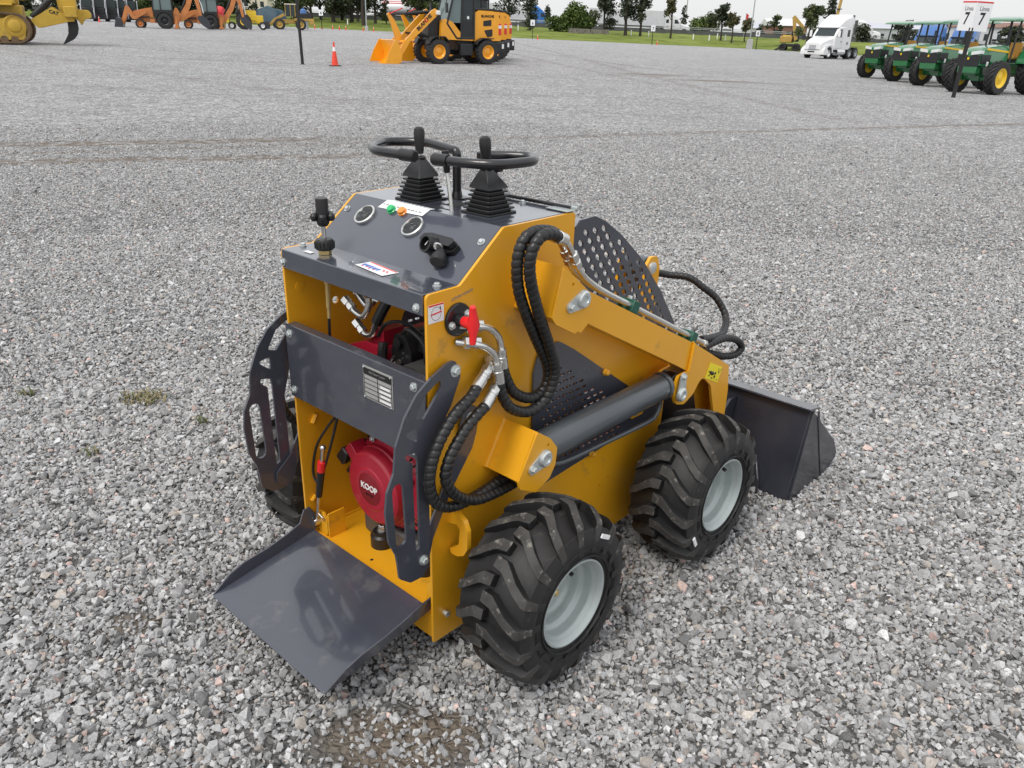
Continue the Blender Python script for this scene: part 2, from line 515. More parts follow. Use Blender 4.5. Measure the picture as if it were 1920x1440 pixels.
m = MB(); m.box((.62, WB / 2, .50), (.008, WB - .018, .62)); m.box((.90, WB / 2, .42), (.008, WB - .018, .45)); m.split('bulkhead', 'yellow_paint', ml)
m = MB()                           # weld beads and a rivet boss in the cavity
m.tube([(.012, WB - .010, .192), (.6, WB - .010, .192)], .004, 6)
m.tube([(.02, WB - .012, .30), (.035, WB - .012, .315)], .006, 6); m.tube([(.045, WB - .012, .56), (.06, WB - .012, .585)], .007, 6)
m.lathe([(.015, 0), (.015, .002), (.006, .003)], (.045, WB - .008, .985), (0, -1, 0), 16)
m.split('weld_bead', 'yellow_paint', ml)

# console: folded sheet, profile in (u,z)
prof = [(-.004, 1.047), (-.004, 1.099), (.1045, 1.1005), (.2515, 1.2175), (.5, 1.2175), (.53, 1.2175), (.53, 1.2130), (.2530, 1.2130), (.1060, 1.0955), (.001, 1.0945), (.001, 1.047)]
m = MB(); m.plate(prof, [], lambda a, b, t: (a, t, b), .0095, WB - .0095); m.build('console', 'grey_gloss', ml, bevel=.0022)
nrm = Vector((-.116, 0, .146)).normalized(); slope = Vector((.147, 0, .117)).normalized()
def CP(u, v, h=0):                 # point on the sloping console face
    z = 1.1005 + (u - .1045) / .147 * .117
    return Vector((u, v, z)) + nrm * h
m = MB()
for u, v in ((.207, .564), (.207, .031)): m.bolt(CP(u, v), nrm, .007, .008)
for u, v in ((.055, .568), (.066, .037)): m.bolt((u, v, 1.100), (0, 0, 1), .0075, .009)
for v, z in ((.579, 1.064), (.030, 1.064)): m.bolt((-.004, v, z), (-1, 0, 0), .0075, .009)
for v in (.17, .44): m.bolt((.505, v, 1.2175), (0, 0, 1), .007, .009)
m.split('console_bolt', 'zinc', ml)
for u, v in ((.201, .4745), (.201, .275)):
    c = CP(u, v)
    m = MB(); m.lathe([(.0325, 0), (.0335, .004), (.0325, .008), (.0285, .0095), (.027, .007)], c, nrm, 28, caps=False); m.cur = 0
    g = m.build('gauge', 'steel', ml)
    m = MB(); m.lathe([(.0, .0068), (.0275, .0068)][::-1], c, nrm, 24); m.build('dial', 'gauge_face', g)
    m = MB()
    mx = frame(c + nrm * .0072, (0, -1, 0), slope)
    for k in range(3): m.box(mx @ Vector((.004, -.008 + k * .0035, 0)), (.0006, .012, .0012), None)
    m.box(mx @ Vector((-.006, .007, 0)), (.003, .006, .0008)); m.box(mx @ Vector((.010, .004, 0)), (.004, .007, .0008))
    m.build('dial_mark', 'ink_grey', g)
for u, v, mt in ((.230, .396, 'lamp_green'), (.231, .352, 'lamp_amber')):
    m = MB(); m.lathe([(.0135, 0), (.0135, .003), (.0115, .004), (.0115, .010), (.0095, .012)], CP(u, v), nrm, 18); m.build('indicator_lamp', mt, ml)
# stickers on the console
m = MB()
a, b, c, d = CP(.229, .455), CP(.233, .275), Vector((.268, .262, 1.2176)), Vector((.268, .425, 1.2176))
e = Vector((.2520, .44, 1.2186)); f = Vector((.2520, .264, 1.2186))
lift = Vector((-.0006, 0, .0010))
m.add([a + lift, b + lift, f + lift, e + lift, c + lift, d + lift], [(0, 1, 2, 3), (3, 2, 4, 5)])
st = m.build('instruction_sticker', 'white_sticker', ml, smooth=0)
m = MB()
for k in range(11):
    q = CP(.2405, .440 - k * .0148) + nrm * .0016
    mm = frame(q, (0, -1, 0), slope).to_3x3()
    m.box(q, (.006 + .004 * (k % 3), .0035, .0004), mm)
for k in range(9): m.box((.261, .412 - k * .0165, 1.2190), (.004, .007 + .003 * (k % 2), .0004))
m.build('sticker_print', 'ink_grey', st)
m = MB(); m.box((.0555, .248, 1.1012), (.048, .128, .0008), Matrix.Rotation(R(-7), 3, 'Z')); st = m.build('warning_sticker', 'white_sticker', ml, smooth=0)
m = MB(); mb2 = MB(); rz_ = Matrix.Rotation(R(-7), 3, 'Z')
def on_st(a, b): return Vector((.0555, .248, 1.1019)) + rz_ @ Vector((a, b, 0))
m.box(on_st(.020, 0), (.0045, .12, .0004), rz_)
for k in range(4): m.box(on_st(-.014 + .003 * (k % 2), .045 - k * .016), (.010, .004, .0005), Matrix.Rotation(R(30), 3, 'Z'))
for k in range(5): mb2.box(on_st(-.004, .05 - k * .0155), (.013, .011, .0005), Matrix.Rotation(R(20 - 7 * k), 3, 'Z'))
for k in range(6): m.box(on_st(.006 - .004 * (k % 3), -.025 - .005 * k), (.002, .008, .0005), rz_)
m.build('red_print', 'ink_red', st, smooth=0); mb2.build('blue_print', 'ink_blue', st, smooth=0)
m = MB(); m.box((.028, .50, 1.1009), (.014, .032, .0006)); m.build('paper_label', 'white_sticker', ml, smooth=0)

# choke / throttle knob standing on the ledge
kx, kv = .050, .458
m = MB(); m.lathe([(.017, 0), (.017, .010), (.014, .012)], (kx, kv, 1.1005), (0, 0, 1), 6); kb = m.build('throttle_cable_nut', 'brass', ml)
m = MB(); m.lathe([(.0225, .012), (.0245, .015), (.0245, .034), (.021, .040), (.007, .042)], (kx, kv, 1.1005), (0, 0, 1), 20)
for k in range(14):
    th = 2 * PI * k / 14; m.cyl((kx + .0243 * math.cos(th), kv + .0243 * math.sin(th), 1.116), (kx + .0243 * math.cos(th), kv + .0243 * math.sin(th), 1.134), .0028, n=6)
m.build('lock_ring', 'black_plastic', kb)
m = MB(); m.cyl((kx, kv, 1.14), (kx, kv, 1.185), .0062, n=12); m.cyl((kx, kv, 1.02), (kx, kv, 1.10), .008, n=12); m.build('throttle_rod', 'steel', kb)
m = MB(); m.lathe([(.012, .074), (.016, .080), (.017, .088), (.017, .108), (.0165, .112), (.0165, .142), (.0155, .146)], (kx, kv, 1.1005), (0, 0, 1), 20)
for k in range(5):
    th = 2 * PI * k / 5 + .3; m.sphere((kx + .023 * math.cos(th), kv + .023 * math.sin(th), 1.199), .0105, 10, (1, 1, 1.1))
m.build('star_knob', 'black_plastic', kb)

# key switch block
mx = frame(CP(.172, .135), (0, -1, 0), slope)
m3 = mx.to_3x3()
m = MB()
m.plate(rounded([(-.062, -.012), (-.060, .014), (-.03, .022), (.045, .020), (.060, .012), (.058, -.010), (.02, -.026), (-.03, -.026)], .006), [], lambda a, b, t: mx @ Vector((a, b, t)), .002, .014)
m.plate(rounded([(-.058, -.008), (-.055, .012), (-.03, .018), (.045, .017), (.056, .010), (.05, -.008)], .005), [], lambda a, b, t: mx @ Vector((a, b, t)), .016, .030)
kbk = m.build('key_switch', 'black_plastic', ml, bevel=.002)
m = MB()
o_ = mx @ Vector((-.004, -.012, .02)); ax_ = (m3 @ Vector((-.1, -.55, 1))).normalized()
m.lathe([(.0, .012), (.017, .012), (.017, .030), (.0215, .030), (.0225, .022), (.0225, -.016), (.018, -.02)], o_, ax_, 24)
o2 = mx @ Vector((.030, -.022, .018)); ax2 = (m3 @ Vector((.45, -1, .15))).normalized()
m.lathe([(.0, 0), (.014, 0), (.015, .014), (.019, .016), (.020, .034), (.017, .038), (.0, .038)], o2, ax2, 20)
m.build('socket_plug', 'black_plastic', kbk)
m = MB(); m.lathe([(.011, 0), (.013, .003), (.011, .005)], mx @ Vector((.024, -.016, .033)), ax2, 16)
m.box(o_ + ax_ * .02, (.003, .016, .012), m3)
m.build('key', 'steel', kbk)

# joysticks with bellows
def lever(cx, cv, lean):
    m = MB(); z = 1.2175; n = 6
    for k in range(n):
        h0 = .053 - .0032 * k
        for hw, zz0, zz1 in ((h0, z + .0105 * k, z + .0105 * k + .0045), (h0 - .010, z + .0105 * k + .0045, z + .0105 * k + .0105)):
            m.plate(rounded([(cx - hw, cv - hw), (cx + hw, cv - hw), (cx + hw, cv + hw), (cx - hw, cv + hw)], .008, 3), [], ZP(0), zz0, zz1)
    zb_ = z + .0105 * n; hw = .034
    lx, lv = lean
    ring = lambda h, q, zz, ox, ov: [(cx + ox + a * h, cv + ov + b * h, zz) for a, b in ((-1, -1), (1, -1), (1, 1), (-1, 1))]
    vs = ring(.036, 0, zb_, 0, 0) + ring(.0345, 0, zb_ + .006, lx * .1, lv * .1) + ring(.0115, 0, zb_ + .046, lx * .6, lv * .6)
    m.add(vs, [(0, 1, 5, 4), (1, 2, 6, 5), (2, 3, 7, 6), (3, 0, 4, 7), (4, 5, 9, 8), (5, 6, 10, 9), (6, 7, 11, 10), (7, 4, 8, 11), (8, 9, 10, 11)])
    m.lathe([(.013, 0), (.0165, .003), (.0165, .007), (.012, .010)], (cx + lx * .6, cv + lv * .6, zb_ + .042), (0, 0, 1), 16)
    b = m.build('lever_boot', 'black_plastic', ml, bevel=.0018, smooth=40)
    top = Vector((cx + lx, cv + lv, z + .190)); bot = Vector((cx + lx * .6, cv + lv * .6, zb_ + .045)); ax = (top - bot).normalized()
    m = MB(); m.cyl(bot, bot + ax * .035, .0062, n=12); m.build('lever_rod', 'steel', b)
    L = (top - bot).length
    m = MB(); m.lathe([(.0, .012), (.0105, .012), (.0115, .02), (.0150, L - .028), (.0156, L - .016), (.0138, L - .005), (.008, L), (0, L + .001)], bot, ax, 18); m.build('lever_grip', 'black_plastic', b)
lever(.338, .400, (.014, .018)); lever(.352, .150, (-.004, .012))
# thin throttle lever and its slot
m = MB(); m.tube(spline([(.290, .221, 1.20), (.290, .232, 1.265), (.290, .242, 1.325)], 4), .0052, 10); tl = m.build('throttle_lever', 'steel', ml)
m = MB(); m.tube([(.290, .240, 1.312), (.290, .241, 1.317), (.290, .247, 1.366), (.290, .2475, 1.369)], [.006, .0088, .0098, .006], 12); m.build('throttle_grip', 'black_plastic', tl)
m = MB(); m.box((.292, .275, 1.2178), (.006, .10, .0008)); m.box((.36, .275, 1.2178), (.06, .05, .0008)); m.split('lever_slot', 'dark_void', ml)

# hand rails
ZH = 1.354
def rail(post, pts):
    p = [(post[0], post[1], 1.2175), (post[0], post[1], 1.27), (post[0], post[1], 1.322)]
    path = []
    for q in pts: path.append(q)
    base = [Vector(x) for x in p]
    arc = rounded([(0, 0)], 0)
    m = MB()
    full = base + [Vector(q) for q in path]
    # fillet in 3-D
    o = [full[0]]
    for i in range(1, len(full) - 1):
        a = full[i - 1] - full[i]; b = full[i + 1] - full[i]; d = min(.034, a.length * .45, b.length * .45)
        p0 = full[i] + a.normalized() * d; p1 = full[i] + b.normalized() * d
        for k in range(6):
            t = k / 5; o.append(p0 * (1 - t) ** 2 + full[i] * 2 * t * (1 - t) + p1 * t * t)
    o.append(full[-1])
    m.tube(o, .0125, 14)
    m.lathe([(.03, 0), (.03, .004), (.016, .005), (.0135, .02)], p[0], (0, 0, 1), 18)
    rl = m.build('hand_rail', 'black_metal', ml, smooth=50)
    e = (full[-1] - full[-2]).normalized()
    m = MB(); m.tube([full[-1] - e * .04, full[-1] + e * .006, full[-1] + e * .01], [.0155, .0155, .012], 14); m.build('grip_cap', 'black_plastic', rl)
rail((.420, .341), [(.420, .341, ZH - .008), (.437, .478, ZH), (.408, .530, ZH), (.352, .570, ZH), (.258, .508, ZH), (.212, .435, ZH), (.226, .300, ZH)])
rail((.425, .236), [(.425, .236, ZH - .008), (.452, .165, ZH - .004), (.478, .118, ZH - .004), (.425, .058, ZH - .004), (.305, .072, ZH - .004), (.266, .140, ZH - .004), (.252, .240, ZH - .004)])
m = MB(); m.box((.452, .245, 1.325), (.02, .085, .045)); m.box((.455, .245, 1.26), (.008, .05, .09)); m.build('rail_bracket', 'black_plastic', ml, bevel=.003)
m = MB(); m.tube([(.532, .02, 1.2245), (.532, .30, 1.2245)], .0055, 8); m.build('hinge_rod', 'black_metal', ml)
m = MB(); m.box((.515, .04, 1.2205), (.040, .075, .003)); m.cyl((.536, .0, 1.224), (.536, .085, 1.224), .006, n=10); m.build('hood_hinge', 'rim_paint', ml, bevel=.001)

# perforated quarter-round guards over the front cavity
arc = [(.545, 1.155), (.575, 1.186), (.640, 1.188), (.69, 1.166), (.765, 1.120), (.83, 1.070), (.90, 1.012), (.963, .946), (1.015, .893), (1.06, .834), (1.10, .785), (1.14, .715), (.62, .80), (.545, .95)]
def holes_in(poly, gen, marg=.016):
    res = []
    for h in gen:
        cx = sum(p[0] for p in h) / len(h); cy = sum(p[1] for p in h) / len(h); ok = True
        for p in h:
            x, y = cx + (p[0] - cx) * 2.2, cy + (p[1] - cy) * 2.2
            c = False; n = len(poly)
            for i in range(n):
                x1, y1 = poly[i]; x2, y2 = poly[(i + 1) % n]
                if (y1 > y) != (y2 > y) and x < (x2 - x1) * (y - y1) / (y2 - y1) + x1: c = not c
            ok = ok and c
        if ok: res.append(h)
    return res
gh = holes_in(arc, [slot2(.56 + .041 * i + (.0205 if j % 2 else 0), 1.20 - .0265 * j, .026, .0145, R(-38)) for j in range(20) for i in range(16)], .02)
for v in (.018, WB - .024):
    m = MB(); m.plate(arc, gh, SV(v), 0, .005); m.build('perforated_guard', 'grey_paint', ml)
m = MB(); m.box((.60, WB / 2, 1.165), (.12, WB - .06, .004)); m.build('hood_strip', 'grey_paint', ml)

# cover plate with slots on the right (and its twin on the left)
cover = rounded([(.371, .80), (.395, .869), (.475, .869), (.545, .826), (.872, .598), (1.045, .51), (1.035, .466), (.55, .441), (.41, .432), (.378, .475)], [.05, .045, .05, .03, .03, .03, .02, .03, .04, .05])
ch = []
for j in range(15):
    for i in range(13):
        u = .42 + .0300 * i + (.015 if j % 2 else 0); z = .785 - .0225 * j
        if z > .785 - (u - .45) * .70 + .035 or u > .88: continue
        ch.append(slot2(u, z, .0225, .0076, R(-2), 3))
ch = holes_in(cover, ch)
for v, t0, t1 in ((0, -.008, -.0022), (WB, .0022, .008)):
    m = MB(); m.plate(cover, ch, SV(v), t0, t1); cv_ = m.build('slotted_cover', 'grey_paint', ml)
    m = MB()
    for u, z in ((.699, .712), (.657, .449), (.42, .85)):
        s_ = -1 if v == 0 else 1
        m.lathe([(.011, 0), (.011, .004), (.009, .006), (.009, .013), (.005, .017)], (u, v + s_ * .008, z), (0, s_, 0), 8)
    m.split('cap_nut', 'yellow_paint', cv_)
# lift arm, brackets, cylinder: right side built, then mirrored to the left
def side_kit(mir):
    def X(v): return v if not mir else WB - v
    def Sm(v0): return lambda a, b, t: (a, X(v0 + t), b)
    def P(u, v, z): return (u, X(v), z)
    def D(x, y, z): return (x, -y if mir else y, z)
    # brackets: bent U plates welded to the panel
    for face, name in (((.266, 1.026), 'upper_bracket'), ((.190, .602), 'lower_bracket')):
        m = MB()
        if name == 'upper_bracket':
            pl = [(.338, 1.128), (.385, 1.092), (.455, 1.035), (.470, 1.005), (.462, .965), (.418, .936), (.405, .946), (.395, .940), (.315, .985), (.300, 1.005)]
            top = [(.338, 1.128), (.300, 1.005)]
        else:
            pl = [(.262, .705), (.315, .668), (.345, .630), (.340, .580), (.318, .548), (.262, .525), (.250, .533), (.200, .560), (.192, .585)]
            top = [(.262, .705), (.192, .585)]
        m.plate(rounded(pl, .008, 2), [circle2(pl[1][0] - .008, pl[1][1] - .016, .0045, 8)], Sm(-.123), 0, .007)
        q0, q1 = Vector(top[0]), Vector(top[1]); d = (q1 - q0).normalized(); nn = Vector((-d.y, d.x)) * -.008
        m.plate([tuple(q0), tuple(q1), tuple(q1 - nn), tuple(q0 - nn)], [], Sm(-.1185), 0, .1175)
        q2 = Vector(pl[-2]) if name == 'lower_bracket' else Vector(pl[-2])
        m.plate([tuple(q1 + Vector((.001, 0))), (pl[-4][0], pl[-4][1]), (pl[-4][0] + .004, pl[-4][1] + .008), (q1.x + .008, q1.y + .006)], [], Sm(-.1185), 0, .1175)
        b = m.build(name, 'yellow_paint', ml, bevel=.002)
        m = MB(); m.tube([P(q0.x, -.003, q0.y), P(q1.x, -.003, q1.y)], .007, 6); m.split('weld', 'yellow_paint', b)
    # pins with teardrop keeper plates
    m = MB()
    for (bu, bz), (su_, sz_), vv in (((.416, 1.030), (.368, 1.019), -.123), ((.290, .619), (.244, .603), -.123), ((.968, .590), (.971, .650), -.119)):
        a = Vector((bu, bz)); b = Vector((su_, sz_)); d = (b - a); L = d.length; d /= L; n_ = Vector((-d.y, d.x))
        poly = []
        for k in range(9):
            t = -PI / 2 - PI * k / 8; poly.append(tuple(a + d * (.024 * math.cos(t) * 1) + n_ * (.024 * -math.sin(t)))) if False else None
        th0 = math.atan2(d.y, d.x)
        poly = [(a.x + .025 * math.cos(th0 + PI / 2 + PI * k / 8), a.y + .025 * math.sin(th0 + PI / 2 + PI * k / 8)) for k in range(9)]
        poly += [(b.x + .015 * math.cos(th0 - PI / 2 + PI * k / 8), b.y + .015 * math.sin(th0 - PI / 2 + PI * k / 8)) for k in range(9)]
        m.plate(poly, [], Sm(vv - .0052), 0, .005)
        m.lathe([(.023, .004), (.023, .010), (.019, .014), (.012, .014), (.010, .009), (.004, .009)], P(bu, vv, bz), D(0, -1, 0), 20)
        m.bolt(P(su_, vv - .005, sz_), D(0, -1, 0), .0085, .009)
    m.split('pivot_pin', 'zinc', ml, smooth=40)
    # arm: box beam, clevis head and drop leg
    m = MB()
    beam = [(.405, 1.058), (.440, 1.049), (1.028, .7485), (1.012, .655), (.950, .690), (.43, .967), (.395, .985)]
    m.plate(rounded(beam, [.02, .01, 0, 0, .01, .01, .02], 3), [], Sm(-.108), 0, .062)
    m.plate(rounded([(1.0285, .7485), (1.288, .598), (1.305, .50), (1.305, .378), (1.345, .19), (1.30, .15), (1.245, .20), (1.235, .40), (1.175, .556), (1.105, .612), (1.060, .560), (1.005, .540), (.955, .556), (.932, .600), (.952, .655), (1.0125, .655)],
                    [0, .01, .02, .03, .03, .03, .03, .06, .03, .05, .05, .03, .03, .03, .02, 0], 4), [], Sm(-.114), 0, .010)
    m.plate(rounded([(1.0285, .7485), (1.288, .598), (1.305, .50), (1.305, .378), (1.345, .19), (1.30, .15), (1.245, .20), (1.235, .40), (1.175, .556), (1.105, .612), (1.060, .560), (1.005, .540), (.955, .556), (.932, .600), (.952, .655), (1.0125, .655)],
                    [0, .01, .02, .03, .03, .03, .03, .06, .03, .05, .05, .03, .03, .03, .02, 0], 4), [], Sm(-.050), 0, .010)
    m.plate([(1.03, .7475), (1.286, .5995), (1.303, .50), (1.303, .379), (1.296, .379), (1.29, .50), (1.276, .59), (1.03, .735)], [], Sm(-.104), 0, .054)
    am = m.build('lift_arm', 'yellow_paint', ml, bevel=.003)
    m = MB(); m.tube([P(1.029, -.1145, .748), P(1.012, -.1145, .655)], .004, 6); m.tube([P(1.029, -.112, .749), P(1.03, -.046, .749)], .004, 6); m.split('weld', 'yellow_paint', am)
    # pipes and clamps on the arm
    m = MB()
    for dv, dz in ((-.094, 0.0), (-.066, .004)):
        if mir: m.tube(spline([P(.473, dv, 1.040 + dz), P(.550, dv, 1.010 + dz), P(.69, dv, .942 + dz), P(1.046, dv, .759 + dz), P(1.13, dv, .716 + dz)], 6), .0085, 10)
        else: m.tube(spline([P(.330, dv - .016, 1.198 + dz), P(.366, dv - .010, 1.180 + dz), P(.401, dv - .004, 1.142 + dz), P(.432, dv, 1.100 + dz), P(.473, dv, 1.062 + dz), P(.550, dv, 1.014 + dz), P(.69, dv, .942 + dz), P(1.046, dv, .759 + dz), P(1.13, dv, .716 + dz)], 6), .0085, 10)
        if mir: continue
        m.lathe([(.014, 0), (.0165, .002), (.0165, .030), (.0125, .032)], P(.322, dv - .018, 1.202 + dz), D(.82, .1, -.35), 16)
        m.lathe([(.0105, 0), (.0135, .002), (.0135, .022), (.010, .024), (.010, .030), (.0135, .032), (.0135, .050), (.009, .052)], P(.398, dv - .004, 1.147 + dz), D(.58, .08, -.76), 6)
        m.lathe([(.0095, 0), (.012, .002), (.012, .020), (.009, .022)], P(1.12, dv, .721 + dz), D(.89, 0, -.46), 6)
    m.split('hydraulic_pipe', 'steel', am, smooth=40)
    m = MB()
    for u, z in ((.690, .938), (1.040, .757)):
        m.box(P(u, -.080, z + .004), (.036, .056, .036), Matrix.Rotation(R(27), 3, 'Y'))
    m.split('pipe_clamp', 'green_clamp', am, bevel=.003)
    m = MB()
    for u, z in ((.692, .958), (1.042, .777)): m.bolt(P(u, -.080, z), (.45, 0, .89), .0075, .012)
    m.split('clamp_bolt', 'zinc', am)
    # lift cylinder lying between the brackets
    m = MB(); v = -.073
    m.tube([P(.325, v, .617), P(.332, v, .617), P(.905, v, .6185), P(.915, v, .6185)], [.040, .0435, .0435, .040], 28)
    m.tube([P(.915, v, .6185), P(.93, v, .6185)], [.046, .046], 28)
    m.cyl(P(.285, v - .028, .617), P(.285, v + .028, .617), .032, n=20); m.cyl(P(.29, v, .617), P(.33, v, .617), .028, n=14)
    cy = m.build('lift_cylinder', 'cylinder_paint', ml, bevel=.002)
    m = MB(); m.cyl(P(.925, v, .6185), P(.968, v, .6185), .018, n=14); m.cyl(P(.968, v - .026, .6185), P(.968, v + .026, .6185), .036, n=20); m.build('rod_eye', 'black_metal', cy, bevel=.003)
    m = MB(); m.tube(spline([P(.375, v + .014, .552), P(.43, v, .532), P(.62, v, .520), P(.86, v, .510), P(.908, v, .522), P(.926, v, .552), P(.918, v, .585)], 6), .0078, 10); m.build('cylinder_pipe', 'cylinder_paint', cy, smooth=50)
    m = MB(); m.box(P(.885, -.012, .530), (.062, .014, .052)); pb = m.build('port_block', 'yellow_paint', ml, bevel=.002)
    m = MB(); m.bolt(P(.871, -.019, .522), D(0, -1, 0), .007, .009); m.bolt(P(.902, -.019, .540), D(0, -1, 0), .007, .009); m.split('port_bolt', 'zinc', pb)
    # rear handle plate, strut and bolts
    hp = [(.067, .932), (.040, .927), (-.012, .904), (-.055, .876), (-.092, .830), (-.122, .765), (-.130, .700), (-.153, .655), (-.160, .602), (-.154, .517), (-.134, .472), (-.130, .445), (-.126, .398), (-.092, .370), (-.055, .367), (-.030, .388), (-.024, .47), (-.024, .66), (.002, .745), (.052, .815), (.086, .885)]
    hs = [rounded([(-.062, .815), (-.030, .868), (.020, .895), (.022, .874), (-.012, .834), (-.035, .808)], .006, 2),
          rounded([(-.098, .787), (-.057, .794), (-.056, .752)], .007, 3),
          rounded([(-.094, .735), (-.062, .729), (-.058, .703), (-.058, .460), (-.071, .452), (-.074, .640), (-.074, .705), (-.094, .721)], .004, 2),
          slot2(-.119, .580, .176, .034, R(92), 5)]
    m = MB(); m.plate(rounded(hp, .016, 3), hs, Sm(-.022), 0, .007); hd = m.build('side_handle', 'grey_paint', ml, bevel=.0015)
    m = MB(); m.bolt(P(.067, -.022, .903), D(0, -1, 0), .011, .011); m.bolt(P(-.048, -.022, .417), D(0, -1, 0), .010, .011)
    m.cyl(P(.067, -.020, .903), P(.067, .0, .903), .009, n=10); m.split('handle_bolt', 'zinc', hd)
    st_ = [(.128, .787), (.104, .775), (.094, .745), (.092, .700), (.020, .560), (-.030, .470), (-.078, .43), (-.080, .395), (-.050, .374), (-.022, .390), (-.005, .455), (.06, .57), (.135, .665), (.150, .705), (.158, .752), (.150, .780)]
    m = MB(); m.plate(rounded(st_, .014, 3), [], Sm(-.0115), 0, .006); sb = m.build('handle_strut', 'grey_paint', ml, bevel=.0012)
    m = MB(); m.bolt(P(.128, -.0115, .754), D(0, -1, 0), .011, .011); m.build('strut_bolt', 'zinc', sb)
    return am
arm_r = side_kit(False); arm_l = side_kit(True)
# pictogram sticker on the right arm
sx = frame((1.182, -.1148, .602), (.905, 0, -.425), (.425, 0, .905))
m = MB(); m.plate([(-.05, -.028), (.05, -.028), (.05, .028), (-.05, .028)], [], lambda a, b, t: sx @ Vector((a, b, t)), 0, .0008); ps = m.build('pinch_sticker', 'yellow_sticker', arm_r, smooth=0)
m = MB(); q = lambda pts, w: m.tube([sx @ Vector((a, b, .0010)) for a, b in pts], w, 4)
q([(-.040, -.002), (-.028, -.002)], .0022); q([(-.028, -.004), (-.004, -.004)], .0065); q([(-.022, -.014), (-.034, -.014), (-.034, -.020)], .001)
q([(.012, -.018), (.012, .004)], .0015); q([(.007, -.010), (.012, -.019), (.017, -.010)], .0015); q([(.007, -.003), (.012, .005), (.017, -.003)], .0015); q([(-.01, -.02), (.0, -.02)], .002)
q([(.026, .020), (.034, .002), (.044, .022)], .0009); q([(.03, -.020), (.042, -.020)], .001)
m.build('pictogram', 'ink_black', ps, smooth=0)

# cross beam, tilt cylinder lug, quick attach
m = MB(); m.box((1.20, WB / 2, .600), (.09, WB + .09, .07), Matrix.Rotation(R(28), 3, 'Y'))
m.box((1.30, WB / 2, .22), (.06, WB + .09, .06))
m.split('cross_beam', 'yellow_paint', ml, bevel=.004)
lugp = rounded([(1.205, .63), (1.20, .80), (1.215, .895), (1.245, .928), (1.285, .925), (1.305, .88), (1.30, .76), (1.28, .60)], .02, 3)
for v in (.215, .325):
    m = MB(); m.plate(lugp, [], SV(v), 0, .012); lg = m.build('tilt_lug', 'yellow_paint', ml, bevel=.002)
    m = MB(); m.lathe([(.021, 0), (.021, .008), (.014, .010), (.0, .010)], (1.252, v if v < .3 else v + .012, .888), (0, -1 if v < .3 else 1, 0), 20); m.build('lug_pin', 'zinc', lg)
m = MB(); m.cyl((1.252, .232, .888), (1.252, .320, .888), .036, n=18); m.cyl((1.26, .276, .872), (1.42, .276, .60), .034, n=20); m.cyl((1.42, .276, .60), (1.53, .276, .41), .017, n=14)
m.build('tilt_cylinder', 'cylinder_paint', ml, bevel=.002)
m = MB(); m.box((1.475, WB / 2, .22), (.012, .52, .36), Matrix.Rotation(R(-8), 3, 'Y'))
for v in (.05, .25, .34, .54): m.box((1.44, v, .24), (.08, .014, .34))
m.box((1.468, WB / 2, .41), (.04, .54, .03)); m.tube([(1.40, -.115, .16), (1.40, WB + .115, .16)], .02, 12)
m.build('quick_attach', 'bucket_paint', ml, bevel=.003)

# bucket
BV0, BV1 = -.318, WB + .318
side = [(1.515, .002), (1.818, .006), (1.932, .070), (1.935, .090), (1.880, .165), (1.612, .378), (1.600, .378)]
inner = [(1.515, .002), (1.818, .004), (1.818, .012), (1.56, .012), (1.535, .028), (1.525, .060), (1.607, .36), (1.640, .372), (1.640, .380), (1.600, .380), (1.508, .050)]
m = MB()
m.plate(inner, [], lambda a, b, t: (a, t, b), BV0 + .008, BV1 - .008)
bk = m.build('bucket', 'bucket_paint', ml, bevel=.002)
for v in (BV0, BV1 - .008):
    m = MB(); m.plate(rounded(side, [.004, .004, .01, .02, .03, .01, .01]), [], SV(v), 0, .008)
    sgn = -1 if v < 0 else 1; vo = v if v < 0 else v + .008
    m.plate([(1.640, .372), (1.655, .372), (1.815, .030), (1.80, .030)], [], SV(vo), sgn * .003, 0)
    m.build('bucket_side', 'bucket_paint', bk, bevel=.0015)
m = MB(); m.box((1.885, WB / 2, .010), (.135, BV1 - BV0 + .02, .014), Matrix.Rotation(R(2), 3, 'Y')); m.build('cutting_edge', 'bucket_paint', bk, bevel=.002)
m = MB(); m.box((1.612, WB / 2, .391), (.080, BV1 - BV0 + .004, .009), Matrix.Rotation(R(10), 3, 'Y')); m.build('bucket_lip', 'grey_paint', bk, bevel=.002)
m = MB()
for v in (-.02, WB + .02): m.plate([(1.50, .06), (1.585, .36), (1.535, .36), (1.46, .30), (1.46, .10)], [], SV(v), 0, .012)
m.tube([(1.488, -.20, .03), (1.478, -.20, .10), (1.508, -.17, .16), (1.52, -.12, .16)], .006, 6)
m.split('bucket_rib', 'bucket_paint', bk, bevel=.002)

# middle cover with the data plate
m = MB(); m.box((-.008, WB / 2, .777), (.004, WB - .002, .222)); m.box((.006, WB / 2, .886), (.028, WB - .020, .004)); mp_ = m.build('rear_cover', 'grey_paint', ml, bevel=.002)
m = MB()
for v, z in ((.570, .862), (.572, .690), (.040, .864), (.040, .690)): m.bolt((-.010, v, z), (-1, 0, 0), .0085, .009)
m.split('cover_bolt', 'zinc', mp_)
m = MB(); m.box((-.0108, .179, .821), (.0012, .118, .090)); np_ = m.build('data_plate', 'silver_plate', ml, bevel=.0004)
fx = frame((-.0122, .179, .821), (0, -1, 0), (0, 0, 1))
m = MB(); m.plate([(-.056, .024), (.056, .024), (.056, .040), (-.056, .040)], [], lambda a, b, t: fx @ Vector((a, b, t)), 0, .0006)
for k in range(6): m.box(fx @ Vector((0, -.040 + k * .0125, 0)), (.0008, .110, .0011))
m.box(fx @ Vector((0, -.010, 0)), (.0008, .0012, .064)); m.box(fx @ Vector((-.055, -.010, 0)), (.0008, .001, .064)); m.box(fx @ Vector((.055, -.010, 0)), (.0008, .001, .064))
